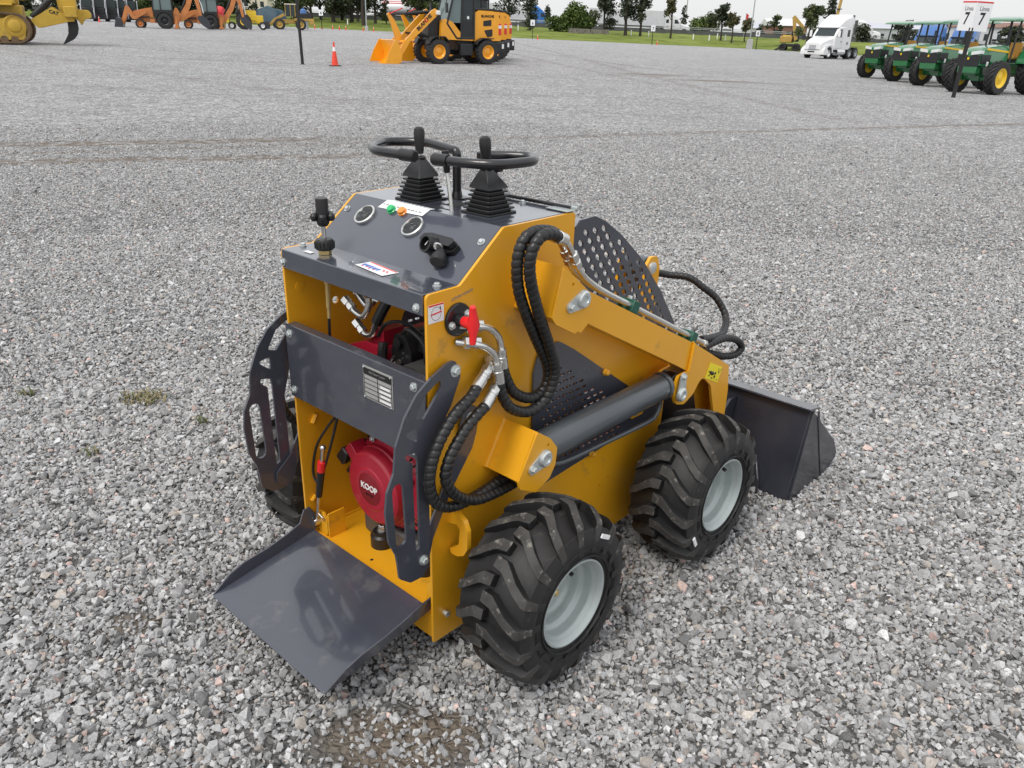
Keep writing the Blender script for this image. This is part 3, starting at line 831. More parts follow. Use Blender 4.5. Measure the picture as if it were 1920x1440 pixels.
m.build('plate_lines', 'ink_black', np_, smooth=0)
m = MB()
for k in range(4): m.box(fx @ Vector((.030, -.034 + k * .0125, .0003)), (.0006, .044 - .006 * (k % 2), .006))
m.build('plate_stamp', 'ink_white', np_, smooth=0)
text_mesh('plate_title', 'Skid Steer Loader', .009, 'ink_grey', np_, frame((-.0130, .179, .853), (0, -1, 0), (0, 0, 1)), .0004)
m = MB()
for a, b in ((-.053, .041), (.053, .041), (-.053, -.041), (.053, -.041)): m.sphere(fx @ Vector((a, b, .001)), .003, 8)
m.split('plate_rivet', 'zinc', np_)

# emergency valve on the right panel
m = MB(); m.lathe([(.0, -.001), (.041, -.001), (.041, .006), (.038, .008), (.016, .008), (.014, .022), (.012, .024), (.010, .03)], (.095, 0, 1.021), (0, -1, 0), 32); vd = m.build('valve_flange', 'black_metal', ml)
m = MB(); m.bolt((.070, -.008, 1.012), (0, -1, 0), .007, .009); m.bolt((.121, -.008, 1.031), (0, -1, 0), .007, .009); m.split('flange_bolt', 'zinc', vd)
m = MB()
m.tube([(.095, -.022, 1.021), (.094, -.03, 1.021), (.092, -.056, 1.021)], [.0125, .014, .015], 16)
m.tube([(.086, -.062, 1.068), (.088, -.060, 1.062), (.0915, -.058, 1.045), (.0925, -.057, 1.021), (.0915, -.058, .998), (.088, -.060, .980), (.086, -.062, .974)], [.0062, .0085, .0100, .0165, .0100, .0085, .0062], 14)
m.build('valve_handle', 'valve_red', vd, smooth=60)
m = MB(); m.box((.028, -.0006, 1.051), (.048, .0008, .044)); vs_ = m.build('valve_sticker', 'white_sticker', ml, smooth=0)
m = MB(); m.box((.028, -.0013, 1.051), (.034, .0006, .0032), Matrix.Rotation(R(-6), 3, 'Y')); m.box((.028, -.0013, 1.071), (.046, .0006, .0035)); m.build('sticker_bar', 'ink_red', vs_, smooth=0)
m = MB(); m.tube([(.028 + .015 * math.cos(2 * PI * k / 24), -.0012, 1.050 + .016 * math.sin(2 * PI * k / 24)) for k in range(24)], .0005, 4, closed=True); m.tube([(.040, -.0013, 1.066), (.0425, -.0013, 1.058)], .0012, 4); m.build('sticker_ring', 'ink_black', vs_, smooth=0)
text_mesh('panel_mark', 'LD5696 N236931', .010, 'ink_grey', ml, frame((.113, -.0006, 1.078), (.985, 0, .17), (-.17, 0, .985)), .0004)

# hoses with spiral wrap
def hose(path, r=.0138, turns=True, name='hydraulic_hose', n=14):
    pts = resample(spline(path, 14), .0026)
    pitch = .0180; step = .0026
    def rf(i, th):
        ph = (i * step / pitch - th / (2 * PI)) % 1.0
        return r * (.83 + .235 * min(1.0, 1.7 * abs(math.sin(PI * ph)) ** .8)) if turns else r
    m = MB(); m.tube(pts, rf, n); return m.build(name, 'hose_wrap', ml, smooth=70)
def fitting(a, b, r=.0150, parent=None):
    a, b = Vector(a), Vector(b); d = (b - a).normalized(); L = (b - a).length
    m = MB(); m.lathe([(r * .8, 0), (r, .002), (r, L * .62), (r * .93, L * .64), (r * .93, L * .8), (r, L * .82), (r, L)], a, d, 16)
    return m.build('hose_ferrule', 'steel', parent, smooth=40)
def elbow(pts, nut, parent=None):
    m = MB(); m.tube(spline(pts, 8), .0088, 12)
    for p, d, r in nut:
        m.lathe([(r * .85, 0), (r, .0015), (r, .018), (r * .85, .0195), (r * .8, .021), (r * .8, .027), (r * .98, .0285), (r * .98, .044), (r * .7, .046)], p, d, 6)
    return m.build('elbow_fitting', 'steel', parent, smooth=40)
h = hose([(.348, -.085, 1.200), (.320, -.088, 1.212), (.285, -.090, 1.219), (.255, -.090, 1.219), (.228, -.085, 1.202), (.214, -.081, 1.156), (.223, -.078, 1.088), (.254, -.075, 1.020), (.309, -.065, .934), (.366, -.055, .850), (.378, -.052, .800), (.360, -.050, .768), (.309, -.048, .763), (.252, -.045, .796), (.224, -.041, .845), (.214, -.039, .876)])
fitting((.215, -.039, .872), (.208, -.036, .925), parent=h)
elbow([(.100, -.002, 1.003), (.140, -.030, .999), (.172, -.034, .987), (.200, -.035, .960), (.212, -.036, .925)], [((.112, -.010, 1.003), (.93, -.32, -.12), .0165)], h)
h = hose([(.328, -.112, 1.199), (.292, -.115, 1.215), (.256, -.115, 1.213), (.232, -.112, 1.188), (.227, -.108, 1.146), (.242, -.105, 1.090), (.286, -.098, .998), (.344, -.085, .901), (.376, -.077, .828), (.356, -.068, .755), (.296, -.062, .733), (.232, -.056, .760), (.202, -.051, .806), (.192, -.049, .846)])
fitting((.192, -.050, .842), (.183, -.048, .898), parent=h)
elbow([(.086, -.004, .966), (.126, -.040, .958), (.152, -.046, .944), (.174, -.048, .922), (.183, -.048, .896)], [((.098, -.016, .966), (.93, -.32, -.16), .0165)], h)
h = hose([(.122, -.040, .848), (.096, -.046, .832), (.040, -.050, .806), (-.010, -.050, .755), (-.038, -.050, .700), (-.046, -.050, .645), (-.028, -.050, .590), (.020, -.050, .556), (.092, -.050, .548), (.200, -.044, .552), (.30, -.040, .556)])
fitting((.118, -.040, .845), (.160, -.034, .876), parent=h)
elbow([(.158, -.034, .875), (.178, -.026, .888), (.192, -.004, .896)], [((.156, -.034, .874), (.78, .2, .52), .0155)], h)
h = hose([(.132, -.060, .800), (.100, -.062, .786), (.052, -.064, .756), (.004, -.064, .700), (-.006, -.064, .648), (.030, -.064, .590), (.098, -.062, .548), (.190, -.056, .532), (.30, -.045, .524)])
fitting((.128, -.060, .797), (.170, -.050, .824), parent=h)
elbow([(.168, -.050, .823), (.190, -.036, .836), (.206, -.004, .846)], [((.166, -.050, .822), (.80, .3, .48), .0155)], h)
# hoses to the tilt cylinder
h = hose([(1.288, .235, .864), (1.36, .215, .842), (1.405, .15, .836), (1.437, .10, .800), (1.470, .06, .760), (1.470, .015, .700), (1.373, -.03, .675), (1.243, -.060, .698), (1.155, -.068, .716)], .0125)
fitting((1.262, .24, .872), (1.30, .232, .860), .014, h)
h = hose([(1.150, -.080, .700), (1.183, -.070, .683), (1.237, -.075, .688), (1.309, -.080, .685), (1.382, -.085, .659), (1.413, -.090, .626), (1.389, -.085, .605), (1.331, -.070, .608), (1.288, -.050, .622), (1.24, -.01, .64), (1.15, .06, .66)], .0125)
# loose hoses on the left side of the body, seen through the left handle
h = hose([(.02, WB + .03, .80), (-.01, WB + .05, .72), (-.012, WB + .055, .62), (.03, WB + .05, .55), (.12, WB + .04, .53)])

# tie-down hook, small bolt
for sgn, y0 in ((-1, 0), (1, WB)):
    hk = [(.006, .500), (-.036, .514), (-.062, .500), (-.074, .474), (-.074, .420), (-.060, .395), (-.036, .382), (-.012, .380), (-.006, .396), (-.026, .406), (-.042, .424), (-.046, .470), (-.034, .480), (.006, .470)]
    m = MB(); m.plate(rounded(hk, .006, 2), [], lambda a, b, t: (.056 + t, y0 - sgn * a, b), 0, .014); m.build('tie_hook', 'yellow_paint', ml, bevel=.0025)
m = MB(); m.lathe([(.007, 0), (.007, .010), (.0085, .011), (.0085, .015), (.005, .016)], (.040, 0, .190), (0, -1, 0), 12); m.build('hinge_pin', 'zinc', ml)

# engine seen inside the cavity
eu, ev, ez = .085, .362, .405
m = MB(); m.lathe([(.0, -.004), (.066, -.004), (.069, -.001), (.106, .002), (.114, .008), (.119, .020), (.121, .034), (.126, .036), (.126, .060)], (eu, ev, ez), (1, 0, 0), 48)
m.box((eu + .03, ev + .095, ez + .085), (.05, .05, .04), Matrix.Rotation(R(45), 3, 'X'))
es = m.build('recoil_starter', 'engine_red', ml, bevel=.002, smooth=28)
m = MB(); m.lathe([(.0, -.0052), (.050, -.0052), (.052, -.004)], (eu, ev + .002, ez + .002), (1, 0, 0), 40); m.build('starter_badge', 'label_red', es)
tx = text_mesh('badge_text', 'KOOP', .027, 'ink_white', es, frame((eu - .0058, ev + .002, ez + .006), (0, -1, .0), (0, 0, 1)), .001, bold=.0009)
text_mesh('badge_model', 'KD192F', .011, 'ink_black', es, frame((eu - .0058, ev + .002, ez - .018), (0, -1, .0), (0, 0, 1)), .001)
m = MB(); m.lathe([(.126, .05), (.150, .055), (.155, .075), (.155, .20), (.14, .22)], (eu, ev - .02, ez + .01), (1, 0, 0), 40)
m.box((eu + .135, ev - .10, ez + .02), (.15, .16, .27)); m.build('fan_housing', 'engine_red', ml, bevel=.01, smooth=50)
m = MB()
for rr_ in (.134, .1415, .149):
    for k in range(44):
        th = 2 * PI * k / 44; c = Vector((eu + .0552 + (rr_ - .134) * .30, ev - .02 + rr_ * math.cos(th), ez + .01 + rr_ * math.sin(th)))
        m.box(c, (.006, .0055, .010), Matrix.Rotation(th + PI / 2, 3, 'X'))
for k in range(30):
    th = 2 * PI * k / 30
    for q in range(3):
        c = Vector((eu + .085 + q * .03, ev - .02 + .1555 * math.cos(th), ez + .01 + .1555 * math.sin(th))); m.box(c, (.022, .010, .003), Matrix.Rotation(th + PI / 2, 3, 'X'))
m.build('vent_slots', 'dark_void', es)
m = MB(); m.bolt((eu + .045, ev + .04, ez + .137), (-1, 0, 0), .007, .008); m.bolt((eu + .045, ev - .13, ez + .06), (-1, 0, 0), .007, .008); m.split('engine_bolt', 'zinc', es)
m = MB(); m.box((.10, .503, .462), (.030, .040, .052), Matrix.Rotation(R(32), 3, 'X'), (.8, .8)); m.box((.105, .480, .425), (.02, .014, .05), Matrix.Rotation(R(38), 3, 'X')); m.build('starter_grip', 'black_plastic', ml, bevel=.006)
m = MB(); m.box((.32, .33, .50), (.26, .22, .30)); m.box((.30, .34, .23), (.34, .26, .07)); m.build('engine_block', 'engine_grey', ml, bevel=.012)
for v in (.372, .18):
    m = MB(); m.lathe([(.036, 0), (.036, .036), (.028, .042), (.028, .05)], (.125, v, .190), (0, 0, 1), 22)
    mt_ = m.build('engine_mount', 'black_plastic', ml)
    m = MB(); m.bolt((.125, v, .240), (0, 0, 1), .011, .02); m.build('mount_bolt', 'steel', mt_)
m = MB(); m.cyl((.07, .18, .1902), (.07, .18, .1908), .016, n=16); m.cyl((.05, .33, .1902), (.05, .33, .1908), .005, n=10); m.split('floor_hole', 'dark_void', ml)
m = MB()                           # tank and shrouds above the engine
m.plate(rounded([(.27, .66), (.54, .66), (.53, .765), (.47, .825), (.37, .865), (.28, .86)], .03, 4), [], lambda a, b, t: (.10 + t, a, b), 0, .30)
m.box((.15, .335, .880), (.07, .055, .05)); ft_ = m.build('fuel_tank', 'engine_red', ml, bevel=.012)
m = MB()
for k in range(7): m.box((.0985, .40 - .02 * k, .765 + .006 * k), (.001, .014, .003), Matrix.Rotation(R(-24), 3, 'X'))
m.build('tank_print', 'ink_grey', ft_, smooth=0)
m = MB(); m.plate(rounded([(.190, .80), (.262, .81), (.272, .86), (.255, .915), (.215, .92), (.19, .875)], .015, 3), [], lambda a, b, t: (.11 + t, a, b), 0, .09)
m.tube(spline([(.095, .285, .885), (.085, .280, .84), (.09, .255, .79), (.095, .235, .72), (.10, .225, .66)], 6), .013, 8)
m.box((.12, .20, .77), (.06, .05, .05), Matrix.Rotation(R(20), 3, 'X'))
m.box((.17, .165, .90), (.07, .05, .05)); m.cyl((.11, .235, .895), (.098, .235, .895), .014, n=12)
m.tube(spline([(.10, .21, .93), (.09, .17, .95), (.10, .13, .92), (.10, .12, .86)], 6), .006, 6); m.tube(spline([(.09, .30, .90), (.08, .25, .95), (.10, .20, .96), (.12, .16, .93)], 6), .005, 6)
m.build('air_filter', 'black_plastic', ml, bevel=.006)
m = MB(); m.cyl((.099, .225, .845), (.094, .225, .845), .008, n=8); m.cyl((.099, .245, .835), (.094, .245, .835), .006, n=8); m.tube(spline([(.095, .285, .80), (.09, .262, .83), (.093, .240, .86)], 6), .003, 6); m.build('carburettor_parts', 'steel', ml)
m = MB(); m.plate(rounded([(.075, .66), (.195, .66), (.20, .80), (.165, .865), (.11, .87), (.08, .84)], .012, 3), [], lambda a, b, t: (.06 + t, a, b), 0, .20)
for k in range(5): m.box((.057, .135, .70 + .026 * k), (.006, .085, .006))
m.build('muffler', 'engine_grey', ml, bevel=.006)
m = MB()
for k in range(5): m.plate(slot2(.245 - .030 * k, .975 - .014 * (k % 2), .024, .011, R(20)), [], lambda a, b, t: (.33 + t, a, b), 0, .002)
m.split('vent_slot', 'white_sticker', ml, smooth=0) if False else None
m = MB()
for pts in ([(.10, .40, .905), (.10, .37, .885), (.10, .335, .895), (.10, .318, .935)], [(.12, .43, 1.00), (.11, .40, .985), (.11, .365, .965), (.12, .345, .985)], [(.09, .43, .965), (.09, .395, .945), (.09, .36, .942), (.09, .335, .975), (.09, .333, 1.0)]):
    m.tube(spline(pts, 6), .0095, 10); a = Vector(pts[0]); d = (Vector(pts[1]) - a).normalized()
    m.lathe([(.014, -.012), (.014, .008), (.011, .009), (.011, .015), (.0135, .016), (.0135, .028)], a, d, 6)
m.split('hydraulic_elbow', 'steel', ml, smooth=45)
m = MB(); m.tube(spline([(.10, .318, .93), (.11, .30, .97), (.13, .28, 1.02), (.15, .27, 1.06)], 6), .015, 10); m.build('suction_hose', 'hose_wrap', ml)
m = MB(); m.lathe([(.007, 0), (.009, .002), (.009, .03), (.0065, .032), (.0065, .10), (.005, .102), (.005, .13)], (.05, .458, 1.05), (0, .02, -1), 12); m.build('cable_ferrule', 'brass', ml)
m = MB(); m.tube(spline([(.05, .462, .92), (.05, .463, .86), (.052, .450, .78), (.045, .440, .66), (.035, .445, .605), (.03, .475, .52), (.03, .530, .405), (.03, .560, .372), (.03, .575, .410), (.03, .545, .50), (.03, .49, .575), (.035, .445, .63)], 8), .0042, 8); m.build('throttle_cable', 'black_plastic', ml)
gs0, gs1 = Vector((.02, .606, .232)), Vector((.022, .500, .515))
gs0.y = .563; d = (gs1 - gs0)
m = MB(); m.cyl(gs0 + d * .36, gs0 + d * .72, .010, .012, n=12); gp = m.build('gas_spring', 'black_plastic', ml)
m = MB(); m.cyl(gs0, gs0 + d * .38, .0048, n=10); m.cyl(gs0 + d * .80, gs1, .006, n=10); m.sphere(gs1, .010, 10); m.lathe([(.011, -.012), (.011, .012)], gs0, (1, 0, 0), 14); m.build('spring_rod', 'steel', gp)
m = MB(); m.cyl(gs0 + d * .70, gs0 + d * .82, .0125, n=12); m.build('spring_band', 'valve_red', gp)

# folding platform
hz, oz = .205, .148
def PF(s_, v, h=0):                # s_ 0 at the hinge .. .345 at the tip
    return Vector((.012 - s_, v, hz + (oz - hz) * s_ / .345 + h))
m = MB()
fl = [(0, .0255), (.346, .0255), (.352, .030), (.352, .562), (.346, .5665), (0, .5665)]
m.plate(fl, [], lambda a, b, t: PF(a, b, t), -.004, 0); pf = m.build('platform', 'platform_paint', ml, bevel=.0015)
for v, sg in ((.566, 1), (.026, -1)):
    fp = [(-.008, 0), (-.012, .050), (.004, .078), (.024, .078), (.036, .060), (.045, .046), (.09, .038), (.16, .033), (.24, .036), (.29, .028), (.33, .010), (.349, 0), (.349, -.003), (0, -.003)]
    if sg < 0: fp = [(x, y if x > .05 else min(y, .046)) for x, y in fp]
    m = MB(); m.plate(fp, [], lambda a, b, t: PF(a, v + sg * (t + max(0, b) * .18), b), 0, .005)
    m.build('platform_flange', 'grey_paint', pf, bevel=.001)
for v, sg in ((.548, 1), (.040, -1)):
    m = MB()
    m.plate(rounded([(v - .026, .188), (v - .026, .245), (v - .006, .272), (v + .020, .268), (v + .022, .188)] if sg > 0 else [(v - .024, .188), (v - .024, .270), (v + .006, .275), (v + .020, .250), (v + .026, .188)], .02, 4), [], lambda a, b, t: (.030 + t, a, b), 0, .008)
    if sg > 0: m.box((.060, v - .033, .232), (.060, .006, .085))
    m.build('hinge_ear', 'yellow_paint', ml, bevel=.002)
m = MB(); m.tube([(.026, .535, .245), (.020, .530, .262), (.018, .545, .270)], .003, 8); m.build('split_pin', 'steel', ml)

# wheels
TR, TW, RR = .2515, .232, .1185
HUB = .2805
def tyre(m, R0, W0, rr, n, lh, path, hw, rot=0, seg=72, drop=.07, crown=.022):
    prof = [(rr - .006, -.40), (rr + .006, -.43), (rr + .012, -.455), ((R0 + rr) / 2 - .01, -.50), (R0 - drop * .9, -.492), (R0 - drop * .45 - lh * .3, -.455), (R0 - lh - crown * .7, -.36), (R0 - lh - crown * .15, -.18), (R0 - lh, 0)]
    full = prof + [(r, -w) for r, w in reversed(prof[:-1])]
    m.cur = 0; m.lathe([(r, w * W0) for r, w in full], (0, 0, 0), (0, 1, 0), seg, caps=False)
    def top(w): return R0 - crown * (min(abs(w), .46) / .46) ** 2 - (drop * .8 * ((abs(w) - .46) / .045) if abs(w) > .46 else 0)
    for sd in (1, -1):
        for k in range(n):
            ph0 = rot + 2 * PI * (k + (0.5 if sd < 0 else 0)) / n
            L = len(path); vs = []; 
            for (w, dp, f) in path:
                for s_, lev in ((-1, 1), (1, 1), (1, 0), (-1, 0)):
                    h_ = hw * f * (1 if lev else 1.22); ph = ph0 + dp + s_ * h_
                    r = top(w) if lev else top(w) - lh * 1.25
                    vs.append((r * math.cos(ph), sd * w * W0, r * math.sin(ph)))
            fs_t = []; fs_s = []
            for i in range(L - 1):
                a, b = i * 4, i * 4 + 4
                fs_t.append((a, a + 1, b + 1, b)); fs_s += [(a + 1, a + 2, b + 2, b + 1), (a + 3, a, b, b + 3)]
            fs_s += [(0, 3, 2, 1), ((L - 1) * 4, (L - 1) * 4 + 1, (L - 1) * 4 + 2, (L - 1) * 4 + 3)]
            o = len(m.v); m.v += vs
            for f_ in fs_t: m.f.append(tuple(i + o for i in f_)); m.mi.append(1)
            for f_ in fs_s: m.f.append(tuple(i + o for i in f_)); m.mi.append(0)
lug_path = [(-.035, -.015, .95), (.10, .0, 1.05), (.155, .035, 1.0), (.30, .150, .92), (.43, .235, .92), (.465, .255, .95), (.500, .268, .85)]
tm = MB(); tyre(tm, TR, TW, RR, 17, .025, lug_path, .063)
for r_ in (.138, .160, .1645): tm.lathe([(r_ - .002, -TW * .478), (r_ - .001, -TW * .500), (r_ + .001, -TW * .500), (r_ + .002, -TW * .478)], (0, 0, 0), (0, 1, 0), 72, caps=False)
rim = MB()                          # outer face towards -y
k_ = .815
rim.lathe([(r * k_, h) for r, h in ((.0, -.008), (.030, -.008), (.034, -.011), (.088, -.013), (.099, -.018), (.105, -.030), (.108, -.046), (.112, -.051), (.122, -.054), (.126, -.060), (.127, -.078), (.130, -.086), (.138, -.092), (.142, -.104), (.148, -.109), (.1535, -.108), (.1535, -.094))], (0, 0, 0), (0, 1, 0), 72, caps=False)
rim.lathe([(.124, -.094), (.115, -.080), (.109, -.05), (.106, .0), (.109, .05), (.124, .107)], (0, 0, 0), (0, 1, 0), 72, caps=False)
hub = MB()
for k in range(1): hub.lathe([(.019, 0), (.019, .014), (.013, .016), (.013, .034), (.007, .042)], (0, 0, 0), (0, -1, 0), 10)
wheel_defs = [(.2262, -.195, 0.0, 1.5), (.9908, -.195, .19, 1.15), (.2262, WB + .195, .4, 1.0), (.9908, WB + .195, .1, 2.0)]
first = None
for u, v, rot, vang in wheel_defs:
    left = v > 0.3
    if first is None:
        wh = rim.build('wheel', 'rim_paint', ml, smooth=50)
        ty = tm.build('tyre', ['rubber', 'rubber_worn'], wh, bevel=.002, smooth=30, seg=1)
        first = (wh, ty)
        hb = hub.build('hub_nut', 'brass', wh); hb.location = (0, -.006, 0)
    else:
        wh = first[0].copy(); COL.objects.link(wh); wh.parent = ml
        ty = first[1].copy(); COL.objects.link(ty); ty.parent = wh
        hb2 = hb.copy(); COL.objects.link(hb2); hb2.parent = wh
    wh.location = (u, v, HUB)
    wh.rotation_euler = (0, 0, PI) if left else (0, 0, 0)
    ty.rotation_euler = (0, rot, 0)
    ty.scale = (-1, 1, 1) if left else (1, 1, 1)
    m = MB(); c = Vector((.099 * math.cos(vang), -.045, .099 * math.sin(vang)))
    m.tube([c, c + Vector((-.012 * math.cos(vang), -.02, -.012 * math.sin(vang))), c + Vector((-.02 * math.cos(vang), -.045, -.02 * math.sin(vang)))], [.008, .0065, .0055], 10); m.build('valve_stem', 'black_plastic', wh)
    if not left:
        ta = {0: 1.02, 1: 3.65}[0 if u < .5 else 1]
        m = MB(); q = Vector((math.cos(ta), 0, math.sin(ta))); r_ = .193
        mm = frame((0, 0, 0), Vector((-math.sin(ta), 0, math.cos(ta))), q).to_3x3()
        m.box(q * r_ + Vector((0, -TW * .5 - .0015, 0)), (.040, .012, .004), mm); m.build('tyre_sticker', 'white_sticker', wh, smooth=0)
m = MB()
for u in (.2262, .9908): m.cyl((u, -.14, HUB), (u, WB + .14, HUB), .035, n=14)
m.split('axle', 'black_metal', ml)

# ------------------------------------------------------------------ terrain
def smooth01(t):
    t = np.clip(t, 0, 1); return t * t * (3 - 2 * t)
def TZ(x, y):
    x = np.asarray(x, float); y = np.asarray(y, float)
    return .022 * np.clip(.28 * y - x, -60, 95) * smooth01((np.hypot(x, y) - 8) / 52)
EX = [-260, -60, -30, -18, -1, 18, 34, 40, 46, 60, 100, 260]
EY = [142, 138, 135.5, 134, 130.5, 130.5, 132, 126, 115, 104, 100, 100]
def YE(x): return np.interp(x, EX, EY)
def TX(px, y): return y * ((px - 960) / 1524.7 - .0098) / 1.09
RY = 164.0
def BZ(x, y):                       # ground height anywhere
    x = np.asarray(x, float); y = np.asarray(y, float)
    e = YE(x); s = y - e
    return TZ(x, y) + np.where(s > 0, .95 * smooth01(s / 13) + .55 * smooth01((s - 16) / 14), 0)

def grid_obj(name, X, Y, Z, mt, kind='structure'):
    n, k = X.shape
    vs = np.stack([X, Y, Z], -1).reshape(-1, 3)
    i = np.arange((n - 1) * (k - 1)); r_, c_ = i // (k - 1), i % (k - 1); a = r_ * k + c_
    fs = np.stack([a, a + 1, a + k + 1, a + k], -1)
    me = bpy.data.meshes.new(name); me.vertices.add(len(vs)); me.vertices.foreach_set('co', vs.ravel())
    me.loops.add(fs.size); me.loops.foreach_set('vertex_index', fs.ravel().astype(np.int32))
    me.polygons.add(len(fs)); me.polygons.foreach_set('loop_start', (np.arange(len(fs)) * 4).astype(np.int32))
    me.update(calc_edges=True); me.validate(); me.shade_smooth(); me.materials.append(M[mt])
    o = bpy.data.objects.new(name, me); COL.objects.link(o); o['kind'] = kind
    return o

# gravel ground material: crushed grey stone, mud stains along old wheel tracks
def ground_material():
    m = bpy.data.materials.new('gravel_ground'); m.use_nodes = True; t = m.node_tree; n = t.nodes; l = t.links
    p = n['Principled BSDF']; p.inputs['Roughness'].default_value = .85; p.inputs['Specular IOR Level'].default_value = .35
    g = n.new('ShaderNodeNewGeometry')
    def mth(op, a, b=None, c=None):
        q = n.new('ShaderNodeMath'); q.operation = op
        for i, v in enumerate((a, b, c)):
            if v is None: continue
            if isinstance(v, (int, float)): q.inputs[i].default_value = v
            else: l.new(v, q.inputs[i])
        return q.outputs[0]
    def noise(sc, det=4, rough=.5):
        q = n.new('ShaderNodeTexNoise'); q.inputs['Scale'].default_value = sc; q.inputs['Detail'].default_value = det; q.inputs['Roughness'].default_value = rough
        l.new(g.outputs['Position'], q.inputs['Vector']); return q.outputs[0]
    def mrange(v, a, b, c, d):
        q = n.new('ShaderNodeMapRange'); q.clamp = True
        for i, x in enumerate((a, b, c, d)): q.inputs[i + 1].default_value = x
        l.new(v, q.inputs[0]); return q.outputs[0]
    def vor(sc):
        q = n.new('ShaderNodeTexVoronoi'); q.inputs['Scale'].default_value = sc; l.new(g.outputs['Position'], q.inputs['Vector']); return q
    v1 = vor(42); sp = n.new('ShaderNodeSeparateColor'); l.new(v1.outputs['Color'], sp.inputs[0])
    cr = n.new('ShaderNodeValToRGB'); e = cr.color_ramp.elements
    e[0].position = 0; e[0].color = (.12, .12, .123, 1); e[1].position = 1; e[1].color = (.66, .66, .665, 1)
    for q, c in ((.35, (.28, .281, .285, 1)), (.7, (.38, .381, .385, 1)), (.88, (.47, .47, .472, 1))):
        x = e.new(q); x.color = c
    l.new(sp.outputs[0], cr.inputs[0])
    # broad tone drifts
    s1 = noise(.35, 5); s2 = noise(2.2, 5); s0 = noise(9, 3)
    tone = mth('MULTIPLY', mrange(s1, .3, .7, .94, 1.12), mth('MULTIPLY', mrange(s2, .3, .7, .86, 1.14), mth('MULTIPLY', mrange(s0, .3, .7, .68, 1.32), mrange(noise(22, 2), .3, .7, .62, 1.38))))
    hs = n.new('ShaderNodeHueSaturation'); l.new(cr.outputs[0], hs.inputs['Color']); l.new(tone, hs.inputs['Value'])
    # clods of larger and darker gaps that read at a distance
    sep_ = n.new('ShaderNodeSeparateXYZ'); l.new(g.outputs['Position'], sep_.inputs[0]); X, Y = sep_.outputs[0], sep_.outputs[1]
    wob = mth('MULTIPLY', mth('SUBTRACT', noise(.9, 4), .5), .7); fine = noise(5, 6, .65)
    mask = None
    def band(ax, ay, bx, by, w, amt, soft=.16):
        nonlocal mask
        dx, dy = bx - ax, by - ay; L = math.hypot(dx, dy); nx, ny = -dy / L, dx / L
        d = mth('ADD', mth('ADD', mth('MULTIPLY', X, nx), mth('MULTIPLY', Y, ny)), -(nx * ax + ny * ay))
        d = mth('ABSOLUTE', mth('ADD', d, mth('MULTIPLY', wob, .35)))
        s_ = mth('ADD', mth('ADD', mth('MULTIPLY', X, dx / L), mth('MULTIPLY', Y, dy / L)), -(dx / L * ax + dy / L * ay))
        k = mth('MULTIPLY', mrange(d, w, w + soft, 1, 0), mrange(s_, L, L * 1.25, 1, 0))
        k = mth('MULTIPLY', mth('MULTIPLY', k, mrange(fine, .38, .56, 0, 1)), amt)
        mask = k if mask is None else mth('MAXIMUM', mask, k)
    def spot(cx, cy, rx, ry, amt):
        nonlocal mask
        a = mth('DIVIDE', mth('SUBTRACT', X, cx), rx); b = mth('DIVIDE', mth('SUBTRACT', Y, cy), ry)
        d = mth('ADD', mth('SQRT', mth('ADD', mth('MULTIPLY', a, a), mth('MULTIPLY', b, b))), mth('MULTIPLY', mth('SUBTRACT', fine, .5), 1.6))
        k = mth('MULTIPLY', mrange(d, .45, 1.0, 1, 0), amt)
        mask = mth('MAXIMUM', mask, k)
    band(-9.4, 11.2, -3.3, 13.4, .20, 1.0)
    band(-9.6, 9.5, -2.2, 11.75, .18, .95); band(-9.0, 10.35, -1.0, 13.2, .05, .35)
    for q in ((.22, 64.3, 6.5, 44.0, .25, .45), (4.7, 43.7, 7.1, 20.8, .16, .40), (8.6, 30.0, 13.5, 27.8, .10, .55), (.73, 14.55, 11.1, 19.2, .10, .75), (1.1, 48.9, 4.4, 33.2, .2, .35), (-3.15, 13.4, .73, 14.55, .10, .75), (-14, 30, -4, 21, .2, .3), (-9, 22, 3, 19, .15, .25)): band(*q)
    spot(5.7, 37.8, 2.0, .9, .75); spot(7.9, 34.5, 2.2, .8, .75); spot(5.0, 36.4, 1.6, .5, .4); spot(9.6, 33.9, 2.0, .5, .35)
    spot(-1.11, 1.93, .14, .08, .8); spot(-.26, 1.53, .26, .14, 1.0); spot(-1.75, 3.5, .35, .2, .35); spot(.06, 2.05, .12, .1, .6)
    spot(12.0, 31.0, 3.0, .4, .3); spot(-12, 36, 6, .5, .3); spot(2.0, 24, 4.0, .4, .25)
    # close to the camera the loose stones are modelled, so the sheet shows only fines, coloured darker to paint in the shade of the gaps
    dist = mth('SQRT', mth('ADD', mth('MULTIPLY', X, X), mth('MULTIPLY', Y, Y)))
    shaded_fines = n.new('ShaderNodeMixRGB'); shaded_fines.inputs[1].default_value = (.125, .122, .118, 1); l.new(mrange(dist, 4.2, 11.0, 0, 1), shaded_fines.inputs[0]); l.new(hs.outputs[0], shaded_fines.inputs[2])
    mx = n.new('ShaderNodeMixRGB'); l.new(mask, mx.inputs[0]); l.new(shaded_fines.outputs[0], mx.inputs[1]); mx.inputs[2].default_value = (.165, .135, .105, 1)
    l.new(mx.outputs[0], p.inputs['Base Color'])
    # relief
    v2 = vor(42); v2.feature = 'DISTANCE_TO_EDGE'
    v3 = vor(14)
    hgt = mth('ADD', mth('MULTIPLY', mrange(v2.outputs['Distance'], 0, .3, 0, 1), .7), mth('ADD', mth('MULTIPLY', sp.outputs[1], .8), mth('MULTIPLY', v3.outputs['Distance'], .8)))
    hgt = mth('ADD', hgt, mth('MULTIPLY', noise(120, 2), .5))
    bp = n.new('ShaderNodeBump'); bp.inputs['Strength'].default_value = .9; bp.inputs['Distance'].default_value = .014
